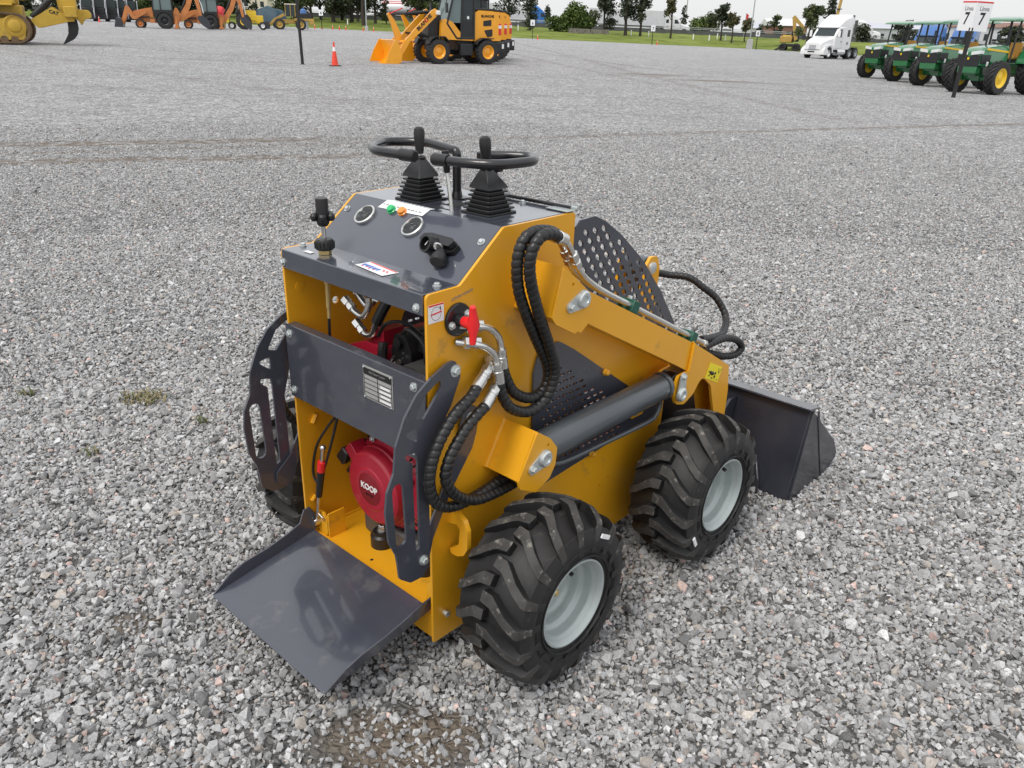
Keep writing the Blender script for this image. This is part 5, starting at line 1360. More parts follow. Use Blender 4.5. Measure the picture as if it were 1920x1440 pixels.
TR_ = [
 (30, 153, 5.5, 9, 'bush', .1, 'leaf_dark', 1300, .36, 13, 'broad dark bush behind the bulldozer'),
 (130, 152, 6.5, 9, 'bush', .1, 'leaf_dark', 1500, .36, 13, 'dark bush behind the ripper of the bulldozer'),
 (205, 154, 6.5, 9, 'bush', .1, 'leaf_mid', 1500, .36, 13, 'dark green bush behind the black skid steers'),
 (315, 154, 6.0, 9, 'bush', .1, 'leaf_dark', 1500, .36, 13, 'bush seen through the cabs of the orange backhoes'),
 (378, 154, 6.0, 8, 'bush', .1, 'leaf_dark', 1400, .36, 13, 'dark bush behind the red tank'),
 (430, 155, 6.0, 7, 'bush', .1, 'leaf_mid', 1200, .36, 12, 'green bush behind the yellow scraper box'),
 (556, 156, 8.5, 7, 'tree', .1, 'leaf_mid', 2000, .34, 18, 'leafy tree behind the thin tall black post'),
 (603, 157, 9.0, 7, 'tree', .1, 'leaf_dark', 2000, .34, 18, 'dark tree mass behind the far sign numbered 4'),
 (643, 158, 9.0, 7, 'tree', .1, 'leaf_mid', 2000, .34, 18, 'green tree filling the gap right above the traffic cone'),
 (672, 157, 9.0, 6, 'tree', .1, 'leaf_dark', 1800, .34, 17, 'dark tree behind the bare slanting trunk'),
 (806, 156, 9.0, 7, 'tree', .1, 'leaf_dark', 2000, .34, 18, 'dark tree filling the gap above the loader arm'),
 (8, 150, 8.8, 8.7, 'tree', 0.11, 'leaf_dark', 2975, .34, 20, 'dark leafy tree behind the bulldozer at the left edge'),
 (232, 148, 9.6, 9.9, 'tree', 0.08, 'leaf_dark', 3612, .36, 22, 'dark tree behind the row of parked black loaders, left part'),
 (284, 150, 9.6, 9.9, 'tree', 0.08, 'leaf_mid', 3612, .36, 22, 'leafy tree rising behind the cab of the front orange backhoe'),
 (345, 152, 8.8, 8.7, 'tree', 0.08, 'leaf_dark', 3187, .36, 20, 'dark tree behind the two orange backhoe booms'),
 (412, 147, 9.6, 7.5, 'tree', 0.07, 'leaf_dark', 3187, .32, 20, 'dark tree behind the roll bar of the yellow tractor'),
 (452, 149, 8.0, 6.2, 'tree', 0.11, 'leaf_dark', 2550, .32, 17, 'narrow dark tree left of the pale houses'),
 (545, 150, 10.0, 6.0, 'bush', 0.10, 'leaf_mid', 1620, .34, 16, 'wide green bush mass behind the blue tarpaulin load'),
 (585, 147, 8.8, 6.2, 'tree', 0.18, 'leaf_mid', 2762, .28, 17, 'slim green tree left of the far sign numbered 4'),
 (626, 146, 9.6, 7.5, 'tree', 0.17, 'leaf_dark', 3187, .28, 18, 'dark tree directly above the tall traffic cone'),
 (660, 148, 9.6, 7.5, 'tree', 0.17, 'leaf_dark', 3187, .28, 18, 'dark tree second to the right of the traffic cone'),
 (682, 143, 10.4, 6.2, 'tree', 0.42, 'leaf_dark', 2125, .28, 15, 'tall tree with a bare slanting trunk before the lamp pole'),
 (704, 147, 12.0, 4.0, 'cypress', 0.20, 'leaf_dark', 1400, .28, 9, 'narrow dark tree right of the bare slanting trunk'),
 (724, 148, 3.9, 2.2, 'conifer', 0.20, 'leaf_mid', 600, .2, 8, 'short young tree left of the tanker on the highway'),
 (785, 145, 9.6, 8.0, 'tree', 0.08, 'leaf_mid', 4250, .28, 22, 'dense green tree right of the tanker, left of the loader cab'),
 (826, 149, 8.8, 7.5, 'tree', 0.08, 'leaf_dark', 3187, .3, 20, 'dark green tree touching the left side of the loader cab'),
 (952, 146, 8.0, 6.8, 'tree', 0.23, 'leaf_dark', 1487, .24, 15, 'thin open tree behind the rear hood of the front loader'),
 (993, 144, 11.0, 2.7, 'cypress', 0.12, 'leaf_dark', 1600, .26, 10, 'dark column shaped tree hiding part of the bright blue truck'),
 (1026, 165, 5.2, 1.8, 'bush', 0.30, 'leaf_dark', 540, .24, 9, 'small round dark tree top beside the bright blue truck'),
 (1048, 150, 3.6, 5.5, 'bush', 0.10, 'leaf_fresh', 1350, .28, 16, 'low bright green bush right of the bright blue truck'),
 (1078, 147, 5.6, 6.5, 'bush', 0.10, 'leaf_fresh', 2565, .28, 18, 'large round bright green bush behind the low stone wall'),
 (1102, 152, 4.6, 4.5, 'bush', 0.10, 'leaf_mid', 1350, .28, 14, 'darker green bush right of the large bright bush'),
 (1132, 147, 8.8, 5.2, 'tree', 0.12, 'leaf_dark', 2550, .24, 20, 'feathery dark tree at the right end of the low stone wall'),
 (1172, 142, 9.6, 6.0, 'tree', 0.23, 'leaf_dark', 1870, .25, 18, 'open tree with a forked dark trunk before the white trailer'),
 (1200, 143, 8.0, 4.4, 'tree', 0.30, 'leaf_dark', 1755, .25, 14, 'dark tree before the white trailer, right of the forked tree'),
 (1257, 142, 6.6, 3.2, 'tree', 0.42, 'leaf_dry', 1215, .24, 12, 'olive brown tree in front of the cab end of the white trailer'),
 (1279, 175, 5.2, 2.2, 'conifer', 0.20, 'leaf_dark', 500, .24, 8, 'dark pointed tree right behind the white highway truck'),
 (1303, 178, 4.4, 4.5, 'bush', 0.10, 'leaf_fresh', 1215, .3, 14, 'light green bush right of the white highway truck'),
 (1328, 180, 5.4, 5.0, 'bush', 0.10, 'leaf_mid', 1485, .3, 16, 'grey green bush left of the dark leaning tree'),
 (1351, 142, 5.6, 3.6, 'tree', 0.28, 'leaf_dark', 1755, .24, 13, 'dark dense tree with one short trunk, alone on the grass'),
 (1372, 140, 5.0, 2.6, 'tree', 0.42, 'leaf_dry', 810, .22, 12, 'thin reddish tree right of the dark dense tree'),
 (1397, 140, 3.6, 2.4, 'tree', 0.30, 'leaf_dry', 810, .22, 10, 'small brownish tree just left of the tall lamp mast'),
 (1425, 185, 3.2, 2.6, 'bush', 0.20, 'leaf_dark', 540, .3, 9, 'small dark tree right of the tall lamp mast'),
 (1450, 165, 4.0, 3.6, 'tree', 0.35, 'leaf_mid', 675, .24, 12, 'wispy pale tree left of the tan excavator boom'),
 (1514, 122, 6.0, 4.0, 'tree', 0.26, 'leaf_mid', 2025, .23, 16, 'round tree with two trunks behind the white semi hood'),
 (1555, 124, 8.0, 3.4, 'conifer', 0.25, 'leaf_dark', 1200, .26, 11, 'dark pine behind the roof of the white semi'),
 (1617, 150, 4.2, 2.8, 'bush', 0.20, 'leaf_dark', 810, .26, 12, 'dark tree just behind the sleeper cab of the white semi'),
 (1694, 112, 4.7, 4.6, 'tree', 0.20, 'leaf_dark', 2430, .20, 17, 'spreading dark tree between the white semi and the green tractor canopies'),
 (1900, 108, 4.0, 4.2, 'tree', 0.15, 'leaf_dark', 2025, .24, 16, 'dark tree behind the nearest tractor canopy at the right edge'),
]
for i, (px, y, h, w, kd, bh, lf, n, ls, nl, lb) in enumerate(TR_):
    tree(TX(px, y), y, h, w, kd, lb, bh, lf, n, ls=ls, seed=i + 1, nl=nl, lean=rnd.uniform(-.4, .4))

# ------------------------------------------------------------------ highway: barrier, trucks, cars
rb = thing('road_barrier', 'long low dark barrier along the far highway behind the trees', 'barrier', (0, RY - 1.0, 0), 0)
m = MB()
for a, b in zip(xs2[:-1], xs2[1:]):
    za, zb_ = HWZ(a), HWZ(b); m.add([(a, 0, za - .6), (b, 0, zb_ - .6), (b, 0, zb_ + .75), (a, 0, za + .75), (a, .25, za - .6), (b, .25, zb_ - .6), (b, .25, zb_ + .75), (a, .25, za + .75)], [(0, 1, 2, 3), (3, 2, 6, 7), (5, 4, 7, 6)])
m.build('wall', 'barrier', rb)
m = MB()
for k in range(2):
    m.tube([(a, -.05, HWZ(a) + .95 + .25 * k) for a in xs2[10:50]], .05, 5)
m.build('rail', 'galvanised', rb)
def trailer(x, y, L, label, mt='trailer_white', z=None):
    t = thing('trailer', label, 'trailer', (x, y, HWZ(x) if z is None else z), 0); t.rotation_euler = (0, .022, 0)
    b = boxp(t, 'cargo_box', mt, (0, 0, 2.55), (L, 2.55, 2.75), .04)
    for k in range(int(L / 1.2)): boxp(b, 'side_rib', mt, (-L / 2 + .6 + 1.2 * k, -1.285, 2.55), (.05, .02, 2.7))
    boxp(t, 'underframe', 'loader_black', (0, 0, 1.05), (L * .96, 1.6, .22))
    for dx in (-L / 2 + 1.0, -L / 2 + 2.3):
        for sd in (-1, 1): bgwheel(t, (dx, sd * 1.0, .52), .52, .3, .28, 'galvanised', sd)
    boxp(t, 'landing_leg', 'loader_black', (L / 2 - 2.6, -.8, .7), (.12, .12, .9))
    return t
def semi(name, loc, rz, label, mt, sleeper=True, fair=True, short=False):
    """conventional semi tractor, front axle at x=0, bumper at +1.25"""
    t = thing(name, label, 'truck', loc, rz)
    def bx(nm, m_, *a, **k): return boxp(t, nm, m_, *a, **k)
    # hood: cross-section lofted along x
    secs = [(1.15, .80, .82, 1.42), (.95, .86, .74, 1.62), (.2, .98, .70, 1.86), (-.75, 1.05, .72, 2.02)]
    m = MB(); vs = []
    for x, hw, zl, zh in secs:
        vs += [(x, -hw, zl), (x, -hw, zh - .22), (x, -hw * .80, zh - .03), (x, 0, zh), (x, hw * .80, zh - .03), (x, hw, zh - .22), (x, hw, zl)]
    fs = []
    for i in range(3):
        for k in range(6): a = i * 7 + k; fs.append((a, a + 1, a + 8, a + 7))
    fs.append((0, 1, 2, 3, 4, 5, 6)); m.add(vs, fs); hood = m.build('hood', mt, t, bevel=.03, smooth=40)
    m = MB(); m.plate(rounded([(-.44, .86), (.44, .86), (.36, 1.42), (-.36, 1.42)], .06), [], lambda a, b, q: (1.16 + q - (b - .86) * .16, a, b), 0, .03); gr = m.build('grille', 'chrome', t)
    m = MB()
    for k in range(8): m.box((1.198 - k * .011, 0, .90 + k * .067), (.012, .70, .026))
    m.build('grille_bars', 'loader_black', gr)
    m = MB(); m.plate(rounded([(1.32, .36), (1.30, .82), (.60, .86), (.52, .40), (.62, .36)], .06), [], lambda a, b, q: (a - .22 * (abs(q) / 1.22) ** 2, q, b), -1.22, 1.22); bp_ = m.build('bumper', mt, t, bevel=.03)
    bx('bumper_intake', 'loader_black', (1.315, 0, .62), (.03, .70, .12), .02)
    for sd in (-1, 1):
        m = MB(); ar = [(.62, .50)] + [(.60 * math.cos(a), .52 + .60 * math.sin(a)) for a in [PI * k / 12 for k in range(0, 13)]] + [(-.70, .50), (-.74, .62), (-.72, 1.10), (-.40, 1.30), (.30, 1.24), (.85, 1.02), (1.05, .84), (1.0, .60)]
        m.plate(ar, [], lambda a, b, q: (a, sd * (.90 + q), b), 0, .29); m.build('fender', mt, t, bevel=.03, smooth=45)
        m = MB(); m.plate(rounded([(.52, .95), (1.02, .88), (.96, 1.08), (.55, 1.22)], .05), [], lambda a, b, q: (a, sd * (1.19 - max(0, a - .5) * .35 + q), b), 0, .02); m.build('headlight', 'lamp_glass', t)
        bgwheel(t, (0, sd * 1.02, .50), .50, .30, .29, 'chrome', sd)
        for ax in (-4.0, -5.3):
            bgwheel(t, (ax, sd * .95, .50), .50, .58, .29, 'galvanised', sd, dish=.2)
    cl_ = -2.35; ce = -4.0 if sleeper else -2.4
    cab = [(-.72, .82), (-.72, 1.98), (-1.42, 2.78), (-2.2, 2.86), (ce, 2.86), (ce, .82)]
    c = prof(t, 'cab', mt, cab, -1.20, 1.20, .05)
    if fair:
        m = MB(); sec = [(-1.30, 1.05, 2.76, 2.80), (-1.8, 1.12, 2.80, 3.25), (-2.4, 1.18, 2.83, 3.72), (-3.1, 1.20, 2.83, 4.0), (ce, 1.20, 2.83, 4.02)]; vs = []
        for x, hw, zl, zh in sec: vs += [(x, -hw, zl), (x, -hw, zl + (zh - zl) * .72), (x, -hw * .78, zh - .02), (x, hw * .78, zh - .02), (x, hw, zl + (zh - zl) * .72), (x, hw, zl)]
        fs = []
        for i in range(len(sec) - 1):
            for k in range(5): a = i * 6 + k; fs.append((a, a + 1, a + 7, a + 6))
        n0 = (len(sec) - 1) * 6; fs += [(n0, n0 + 1, n0 + 2, n0 + 3, n0 + 4, n0 + 5), (0, 1, 2, 3, 4, 5)]
        m.add(vs, fs); m.build('roof_fairing', mt, t, bevel=.04, smooth=45)
    m = MB(); m.plate(rounded([(-1.02, 2.02), (1.02, 2.02), (.96, 2.66), (-.96, 2.66)], .06), [], lambda a, b, q: (-.735 - (b - 1.98) * .875 + q, a, b), 0, .02); w = m.build('windshield', 'glass', t)
    bx('visor', 'loader_black', (-1.34, 0, 2.78), (.22, 2.2, .05), .01, Matrix.Rotation(R(25), 3, 'Y'))
    for sd in (-1, 1):
        m = MB(); m.plate(rounded([(-1.02, 1.98), (-1.46, 2.60), (-1.95, 2.66), (-1.95, 1.92)], .04), [], lambda a, b, q: (a, sd * (1.203 + q), b), 0, .012); m.build('side_window', 'glass', t)
        m = MB(); m.plate([(-.90, .95), (-2.15, .95), (-2.15, 2.75), (-2.13, 2.75), (-2.13, .97), (-.90, .97)], [], lambda a, b, q: (a, sd * (1.202 + q), b), 0, .006); m.build('door_seam', 'ink_grey', t)
        bx('door_handle', 'loader_black', (-1.95, sd * 1.21, 1.55), (.12, .03, .10))
        if sleeper:
            m = MB(); m.plate(rounded([(-3.05, 2.0), (-3.55, 2.0), (-3.55, 2.62), (-3.05, 2.62)], .06), [], lambda a, b, q: (a, sd * (1.203 + q), b), 0, .012); m.build('sleeper_window', 'glass', t)
            bx('vent', 'ink_grey', (-3.25, sd * 1.205, 1.40), (.34, .012, .26))
        m = MB(); m.tube([(-1.0, sd * 1.2, 1.9), (-.86, sd * 1.48, 1.95), (-.86, sd * 1.48, 2.6), (-1.1, sd * 1.2, 2.7)], .018, 6); m.box((-.88, sd * 1.48, 2.25), (.10, .22, .55)); m.build('mirror', 'truck_white' if mt == 'truck_white' else 'loader_black', t)
        m = MB(); m.cyl((-1.5, sd * .98, .62), (-3.0, sd * .98, .62), .31, n=20); m.build('fuel_tank', 'chrome', t, bevel=.02)
        bx('step', 'galvanised', (-1.1, sd * 1.02, .55), (.5, .3, .08))
    bx('side_extender', 'loader_black', (ce - .03, 0, 2.45), (.05, 2.36, 3.0))
    bx('chassis', 'loader_black', (-2.8, 0, .80), (6.4, .9, .26)); bx('fifth_wheel', 'loader_black', (-4.7, 0, 1.05), (1.0, .9, .18)); bx('deck_box', 'engine_grey', (-3.55, -.9, .72), (.8, .5, .5), .02)
    for ax in (-4.0, -5.3): bx('mudguard', 'loader_black', (ax, 0, 1.06), (.9, 2.3, .03))
    return t
semi('semi_truck', (28.95, 85.6, -.12), PI + R(43), 'white conventional semi tractor with tall roof fairing parked on the gravel', 'truck_white')
semi('semi_truck', (TX(1752, 90), 92.5, float(TZ(52, 92))), PI + R(52), 'blue semi tractor parked behind the second green tractor, left of its twin', 'truck_blue')
semi('semi_truck', (TX(1822, 92), 94.8, float(TZ(56, 95))), PI + R(52), 'blue semi tractor behind the Línea 7 sign, right of its twin', 'truck_blue')
ht = semi('highway_truck', (TX(1279, 170), 170, HWZ(36)), R(2), 'white semi tractor pulling a white trailer to the right on the highway', 'truck_white')
ht.rotation_euler = (0, .022, 0)
trailer(TX(1279, 170) - 10.9, 170, 14.2, 'long white box trailer on the highway behind the forked tree')
m = MB()
ht = semi('highway_truck', (TX(1031, 170), 170, HWZ(8)), 0, 'bright blue semi tractor on the highway beside the dark column shaped tree', 'bright_blue'); ht.rotation_euler = (0, .022, 0)
trailer(TX(1031, 170) - 11.0, 170, 14.2, 'white box trailer behind the bright blue highway truck')
ht = semi('semi_truck', (TX(1637, 190), 190, float(TZ(80, 170)) + 2.2), R(-6), 'small distant white semi seen between the near white semi and the tractors', 'truck_white', fair=True)
def tanker(x, y, label):
    t = thing('tanker_trailer', label, 'tanker', (x, y, HWZ(x)), 0); t.rotation_euler = (0, .022, 0)
    m = MB(); m.lathe([(.0, -3.6), (.9, -3.55), (1.12, -3.3), (1.12, 3.3), (.9, 3.55), (.0, 3.6)], (0, 0, 2.3), (1, 0, 0), 28); tk = m.build('tank', 'truck_white', t, smooth=50)
    m = MB(); m.tube([(-3.5, -.3, 3.42), (3.5, -.3, 3.42)], .06, 6); m.tube([(-3.5, -.8, 3.12), (3.5, -.8, 3.12)], .09, 6); m.build('red_stripe', 'ink_red', t)
    m = MB(); m.cyl((1.6, 0, 3.3), (1.6, 0, 3.75), .3, n=14); m.build('hatch', 'dark_red', t)
    boxp(t, 'skirt', 'loader_black', (0, 0, 1.05), (7.4, 2.2, .7))
    for dx in (-2.6, -1.3, 2.6):
        for sd in (-1, 1): bgwheel(t, (dx, sd * 1.0, .52), .52, .3, .28, 'galvanised', sd)
    boxp(t, 'drawbar', 'loader_black', (4.2, 0, .9), (1.2, .3, .2))
tanker(TX(752, 172), 172, 'white tanker trailer with red stripes on the highway between two trees')
def car(x, y, label, mt, rz=0):
    t = thing('parked_car' if y < RY else 'car', label, 'car', (x, y, HWZ(x)), rz); t.rotation_euler = (0, .022, rz)
    prof(t, 'body', mt, [(2.15, .35), (2.2, .62), (2.05, .80), (.95, .92), (-1.75, .95), (-2.15, .88), (-2.2, .40)], -.86, .86, .06, .06)
    prof(t, 'cabin', mt, [(.95, .90), (.30, 1.38), (-.95, 1.44), (-1.75, .95)], -.74, .74, .06, .08)
    for sd in (-1, 1):
        m = MB(); m.plate([(.78, .96), (.28, 1.32), (-.88, 1.36), (-1.45, .98)], [], lambda a, b, q: (a, sd * (.745 + q), b), 0, .012); m.build('side_window', 'glass', t)
        for dx in (1.35, -1.35): bgwheel(t, (dx, sd * .78, .32), .32, .2, .2, 'galvanised', sd)
    return t
car(TX(716, 168), 168.5, 'white car on the highway left of the tanker', 'truck_white')
car(TX(1046, 168), 168.5, 'white car on the highway half hidden by the low green bush', 'truck_white')
car(TX(1364, 168), 168.5, 'white car on the highway right of the dark dense tree', 'truck_white')

# low stone wall and white marker posts on the verge
w = thing('stone_wall', 'low rough grey stone wall on the grass below the bright green bush', 'wall', (TX(1105, 142), 142.5, 0), 0)
m = MB(); z0 = float(BZ(TX(1105, 142), 142.5))
for k in range(26):
    for r_ in range(3):
        m.box((-3.2 + k * .25 + rnd.uniform(-.04, .04), rnd.uniform(-.05, .05), z0 + .13 + r_ * .24 - .022 * (-3.2 + k * .25)), (rnd.uniform(.2, .25), .42, rnd.uniform(.2, .25)), Matrix.Rotation(rnd.uniform(-.1, .1), 3, 'Y'))
m.build('stones', 'stone_wall', w)
for px, y, lb in ((1300, 141, 'white marker post on the grass right of the sign numbered 7, first of the pair'), (1330, 141, 'white marker post on the grass just left of the dark dense tree'), (1360, 143, 'white marker post on the grass right beneath the thin reddish tree'), (1183, 143, 'white marker post on the grass below the forked tree'), (1216, 143, 'white marker post on the grass behind the sign numbered 7'), (652, 143, 'pale marker post on the grass behind the second tree right of the cone'), (971, 143, 'pale marker post on the grass left of the sign numbered 6'), (1345, 152, 'pale marker post far back by the highway barrier')):
    x = TX(px, y); o = thing('white_post', lb, 'post', (x, y, float(BZ(x, y)) - .05), 0, 'white posts on the verge'); boxp(o, 'shaft', 'cone_white', (0, 0, .45), (.16, .16, .9), .02); boxp(o, 'cap', 'concrete', (0, 0, .92), (.2, .2, .06))

# far buildings
def house(x, y, w, d, h, label, wall='house_wall', roof='house_roof', z=None, rz=0, n=3, pitch=.45):
    t = thing('house', label, 'house', (x, y, (HWZ(max(-200, min(200, x))) if z is None else z)), rz)
    boxp(t, 'wall', wall, (0, 0, h / 2), (w, d, h))
    m = MB(); e = .3; hh = d * pitch
    m.add([(-w / 2 - e, -d / 2 - e, h), (w / 2 + e, -d / 2 - e, h), (w / 2 + e, 0, h + hh), (-w / 2 - e, 0, h + hh), (w / 2 + e, d / 2 + e, h), (-w / 2 - e, d / 2 + e, h)], [(0, 1, 2, 3), (3, 2, 4, 5), (0, 3, 5), (1, 4, 2), (0, 5, 4, 1)]); m.build('roof', roof, t)
    for k in range(n): boxp(t, 'window', 'glass', (-w / 2 + (k + .5) * w / n, -d / 2 - .01, h * .55), (w / n * .35, .06, h * .3))
    boxp(t, 'door', 'loader_black', (w * .02, -d / 2 - .012, 1.0), (.9, .05, 2.0))
house(TX(472, 215), 215, 8, 6, 5.2, 'cream gabled house between the dark tree and the blue load')
house(TX(492, 222), 222, 5, 6, 4.2, 'small cream house partly behind the gabled house', n=2)
house(TX(498, 208), 208, 2.4, 3, 4.6, 'narrow red roofed house left of the blue load', n=1, pitch=.8)
house(TX(1690, 210), 210, 22, 10, 3.6, 'long pale blue grey shed behind the distant white semi', 'shed_wall', 'shed_wall', n=8, pitch=.12)
house(TX(1420, 230), 230, 7, 6, 2.6, 'small white building right of the lamp mast', 'trailer_white', 'shed_wall', n=2, pitch=.25)
house(TX(1466, 215), 215, 9, 8, 3.2, 'white roofed low building behind the tan excavator', 'house_roof', 'trailer_white', n=2, pitch=.2)
house(TX(1838, 190), 190, 22, 9, 4.2, 'long pale building behind the nearest tractor canopy', 'trailer_white', 'house_roof', n=8, pitch=.12)
up_ = thing('utility_pole', 'thin grey utility pole above the dark pointed tree', 'pole', (TX(1283, 230), 230, 2), 0)
bar(up_, 'shaft', 'galvanised', [(0, 0, 0), (0, 0, 9.5)], .13, 8); bar(up_, 'cross_arm', 'galvanised', [(-1, 0, 8.8), (1, 0, 8.8)], .07, 6)
fl = thing('red_flag', 'small red flag on a thin pole left of the tall lamp mast', 'flag', (TX(1394, 150), 150, float(BZ(45, 150))), 0)
bar(fl, 'flag_pole', 'galvanised', [(0, 0, 0), (0, 0, 3.9)], .03, 6); m = MB(); m.add([(0, 0, 3.9), (.5, .1, 3.6), (.4, .15, 2.9), (0, 0, 3.0), (0, .02, 3.9), (.5, .12, 3.6), (.4, .17, 2.9), (0, .02, 3.0)], [(0, 1, 2, 3), (7, 6, 5, 4)]); m.build('cloth', 'red_flag', fl)
cb = thing('crane', 'yellow crane boom rising behind the roof of the white semi', 'crane', (TX(1562, 99), 99, float(TZ(37, 99))), 0)
boxp(cb, 'carrier', 'tan_yellow', (0, 0, 1.1), (3.2, 2.0, .9), .1); boxp(cb, 'crane_cab', 'tan_yellow', (-.9, -.3, 2.1), (1.1, 1.2, 1.1), .08)
bo = bar(cb, 'boom', 'tan_yellow', [(-.2, 0, 1.6), (.05, 0, 4.4), (.85, 0, 12)], [.20, .17, .14], 8); boxp(bo, 'boom_collar', 'loader_black', (.1, 0, 4.9), (.55, .5, .08))
for dx in (-1.1, 1.1): bgwheel(cb, (dx, -1.05, .5), .5, .35, .28, 'galvanised', -1)
# ------------------------------------------------------------------ three orange-yellow wheel loaders
def wheel_loader_front():
    t = thing('wheel_loader', 'front one of three orange yellow wheel loaders, its bucket lowered on the gravel', 'wheel loader', (0, 0, 0), 0, 'orange yellow wheel loaders in a row')
    for x in (0, 2.49):
        for sd in (-1, 1): bgwheel(t, (x, sd * .72, .53), .53, .40, .29, 'loader_yellow', sd, dish=.06)
        m = MB(); m.cyl((x, -.6, .53), (x, .6, .53), .13, n=12); m.sphere((x, 0, .53), .24, 12); m.build('axle', 'loader_yellow', t)
    # rear frame, engine hood, counterweight
    boxp(t, 'rear_frame', 'loader_black', (.2, 0, .80), (2.3, .86, .42), .03)
    hood = [(.62, .98), (.62, 2.16), (.35, 2.30), (-.40, 2.28), (-.68, 2.14), (-.80, 1.70), (-.82, 1.02), (-.30, 1.00), (-.05, 1.14), (.25, 1.14), (.42, 1.0)]
    h = prof(t, 'engine_hood', 'loader_yellow', hood, -.60, .60, .06, .05)
    for sd in (-1, 1):
        m = MB(); m.plate(rounded([(-.30, 1.66), (.12, 1.64), (.12, 1.86), (-.30, 1.92)], .03), [], lambda a, b, q: (a, sd * (.601 + q), b), 0, .012); m.plate(rounded([(-.36, 1.22), (-.10, 1.16), (.08, 1.46), (-.36, 1.52)], .04), [], lambda a, b, q: (a, sd * (.601 + q), b), 0, .012); m.split('hood_vent', 'loader_black', h)
        m = MB(); m.box((-.76, sd * .575, 1.52), (.14, .09, .50)); tl_ = m.build('tail_lamp', 'ink_red', h, bevel=.02); boxp(tl_, 'lamp_lens', 'lamp_glass', (-.762, sd * .580, 1.62), (.15, .09, .14))
    text_mesh('hood_text', 'BLANCHE', .15, 'ink_black', h, frame((-.10, .613, 2.06), (-1, 0, 0), (0, 0, 1)), .01, bold=.004)
    boxp(t, 'counterweight', 'loader_black', (-.72, 0, .70), (.62, 1.24, .52), .05)
    for sd in (-1, 1): boxp(t, 'reflector', 'white_sticker', (-.92, sd * .6225, .78), (.10, .01, .20))
    boxp(t, 'hood_cowl', 'loader_black', (-.05, 0, 2.34), (1.1, 1.0, .10), .03)
    # cab
    cf = [(.62, 1.05), (.58, 2.9), (1.62, 2.9), (1.98, 1.72), (1.55, 1.05)]
    m = MB()
    for sd in (-1, 1):
        for a, b in (((.62, 1.05), (.60, 2.9)), ((1.28, 1.05), (1.20, 2.9)), ((1.98, 1.70), (1.64, 2.9)), ((.60, 2.86), (1.64, 2.86)), ((.62, 1.10), (1.5, 1.10)), ((1.5, 1.10), (1.98, 1.72))):
            m.tube([(a[0], sd * .62, a[1]), (b[0], sd * .62, b[1])], .05, 6)
    for a in ((.62, 2.86), (1.64, 2.88), (1.98, 1.70)): m.tube([(a[0], -.62, a[1]), (a[0], .62, a[1])], .05, 6)
    cab = m.build('cab_frame', 'loader_black', t)
    m = MB(); m.box((1.81, 0, 2.3), (.02, 1.14, 1.18), Matrix.Rotation(R(-16), 3, 'Y')); m.build('windshield', 'glass_light', cab)
    for sd in (-1, 1):
        m = MB(); m.plate([(1.30, 1.75), (1.24, 2.82), (1.62, 2.82), (1.93, 1.75)], [], lambda a, b, q: (a, sd * (.60 + q), b), 0, .01); m.build('quarter_window', 'glass_light', cab)
        m = MB(); m.plate([(.68, 1.85), (.66, 2.82), (1.20, 2.82), (1.26, 1.85)], [], lambda a, b, q: (a, sd * (.60 + q), b), 0, .01); m.build('door_window', 'glass', cab)
        m = MB(); m.plate([(.66, 1.10), (.68, 1.85), (1.26, 1.85), (1.28, 1.10)], [], lambda a, b, q: (a, sd * (.605 + q), b), 0, .03); d = m.build('door', 'loader_black', cab, bevel=.01)
        boxp(d, 'door_label', 'white_sticker', (.92, sd * .638, 1.98), (.10, .01, .12))
        prof(t, 'cab_fender', 'loader_yellow', [(.66, 1.0), (.66, 1.10), (1.30, 1.10), (1.30, 1.34), (1.70, 1.78), (2.02, 1.90), (2.25, 1.84), (2.30, 1.05)], sd * .42, sd * .64, .03, .04)
        boxp(t, 'step', 'loader_black', (1.0, sd * .60, .62), (.62, .20, .50), .03)
        m = MB(); m.plate([(.62, .86), (.54, 1.0), (.30, 1.13), (-.30, 1.13), (-.30, 1.09), (.28, 1.09), (.50, .97), (.58, .84)], [], lambda a, b, q: (a, sd * (.50 + q), b), 0, .42); m.build('mudguard', 'loader_black', t)
        m = MB(); m.plate([(3.02, .86), (2.92, 1.05), (2.7, 1.18), (2.2, 1.18), (1.95, .95), (1.98, .93), (2.22, 1.14), (2.68, 1.14), (2.88, 1.02), (2.98, .85)], [], lambda a, b, q: (a, sd * (.50 + q), b), 0, .42); m.build('mudguard', 'loader_black', t)
        m = MB(); m.tube([(1.9, sd * .62, 2.75), (2.1, sd * .85, 2.7), (2.1, sd * .85, 2.4)], .02, 6); m.box((2.1, sd * .88, 2.35), (.06, .2, .4)); m.build('mirror', 'loader_black', cab)
    boxp(t, 'roof', 'loader_yellow', (1.1, 0, 2.96), (1.5, 1.36, .12), .04)
    # front frame and arms
    boxp(t, 'front_frame', 'loader_black', (2.35, 0, .95), (.75, .62, .75), .04)
    prof(t, 'arm_tower', 'loader_black', [(2.1, 1.2), (2.15, 2.05), (2.55, 2.25), (2.75, 1.9), (2.8, 1.0)], -.36, .36, .03)
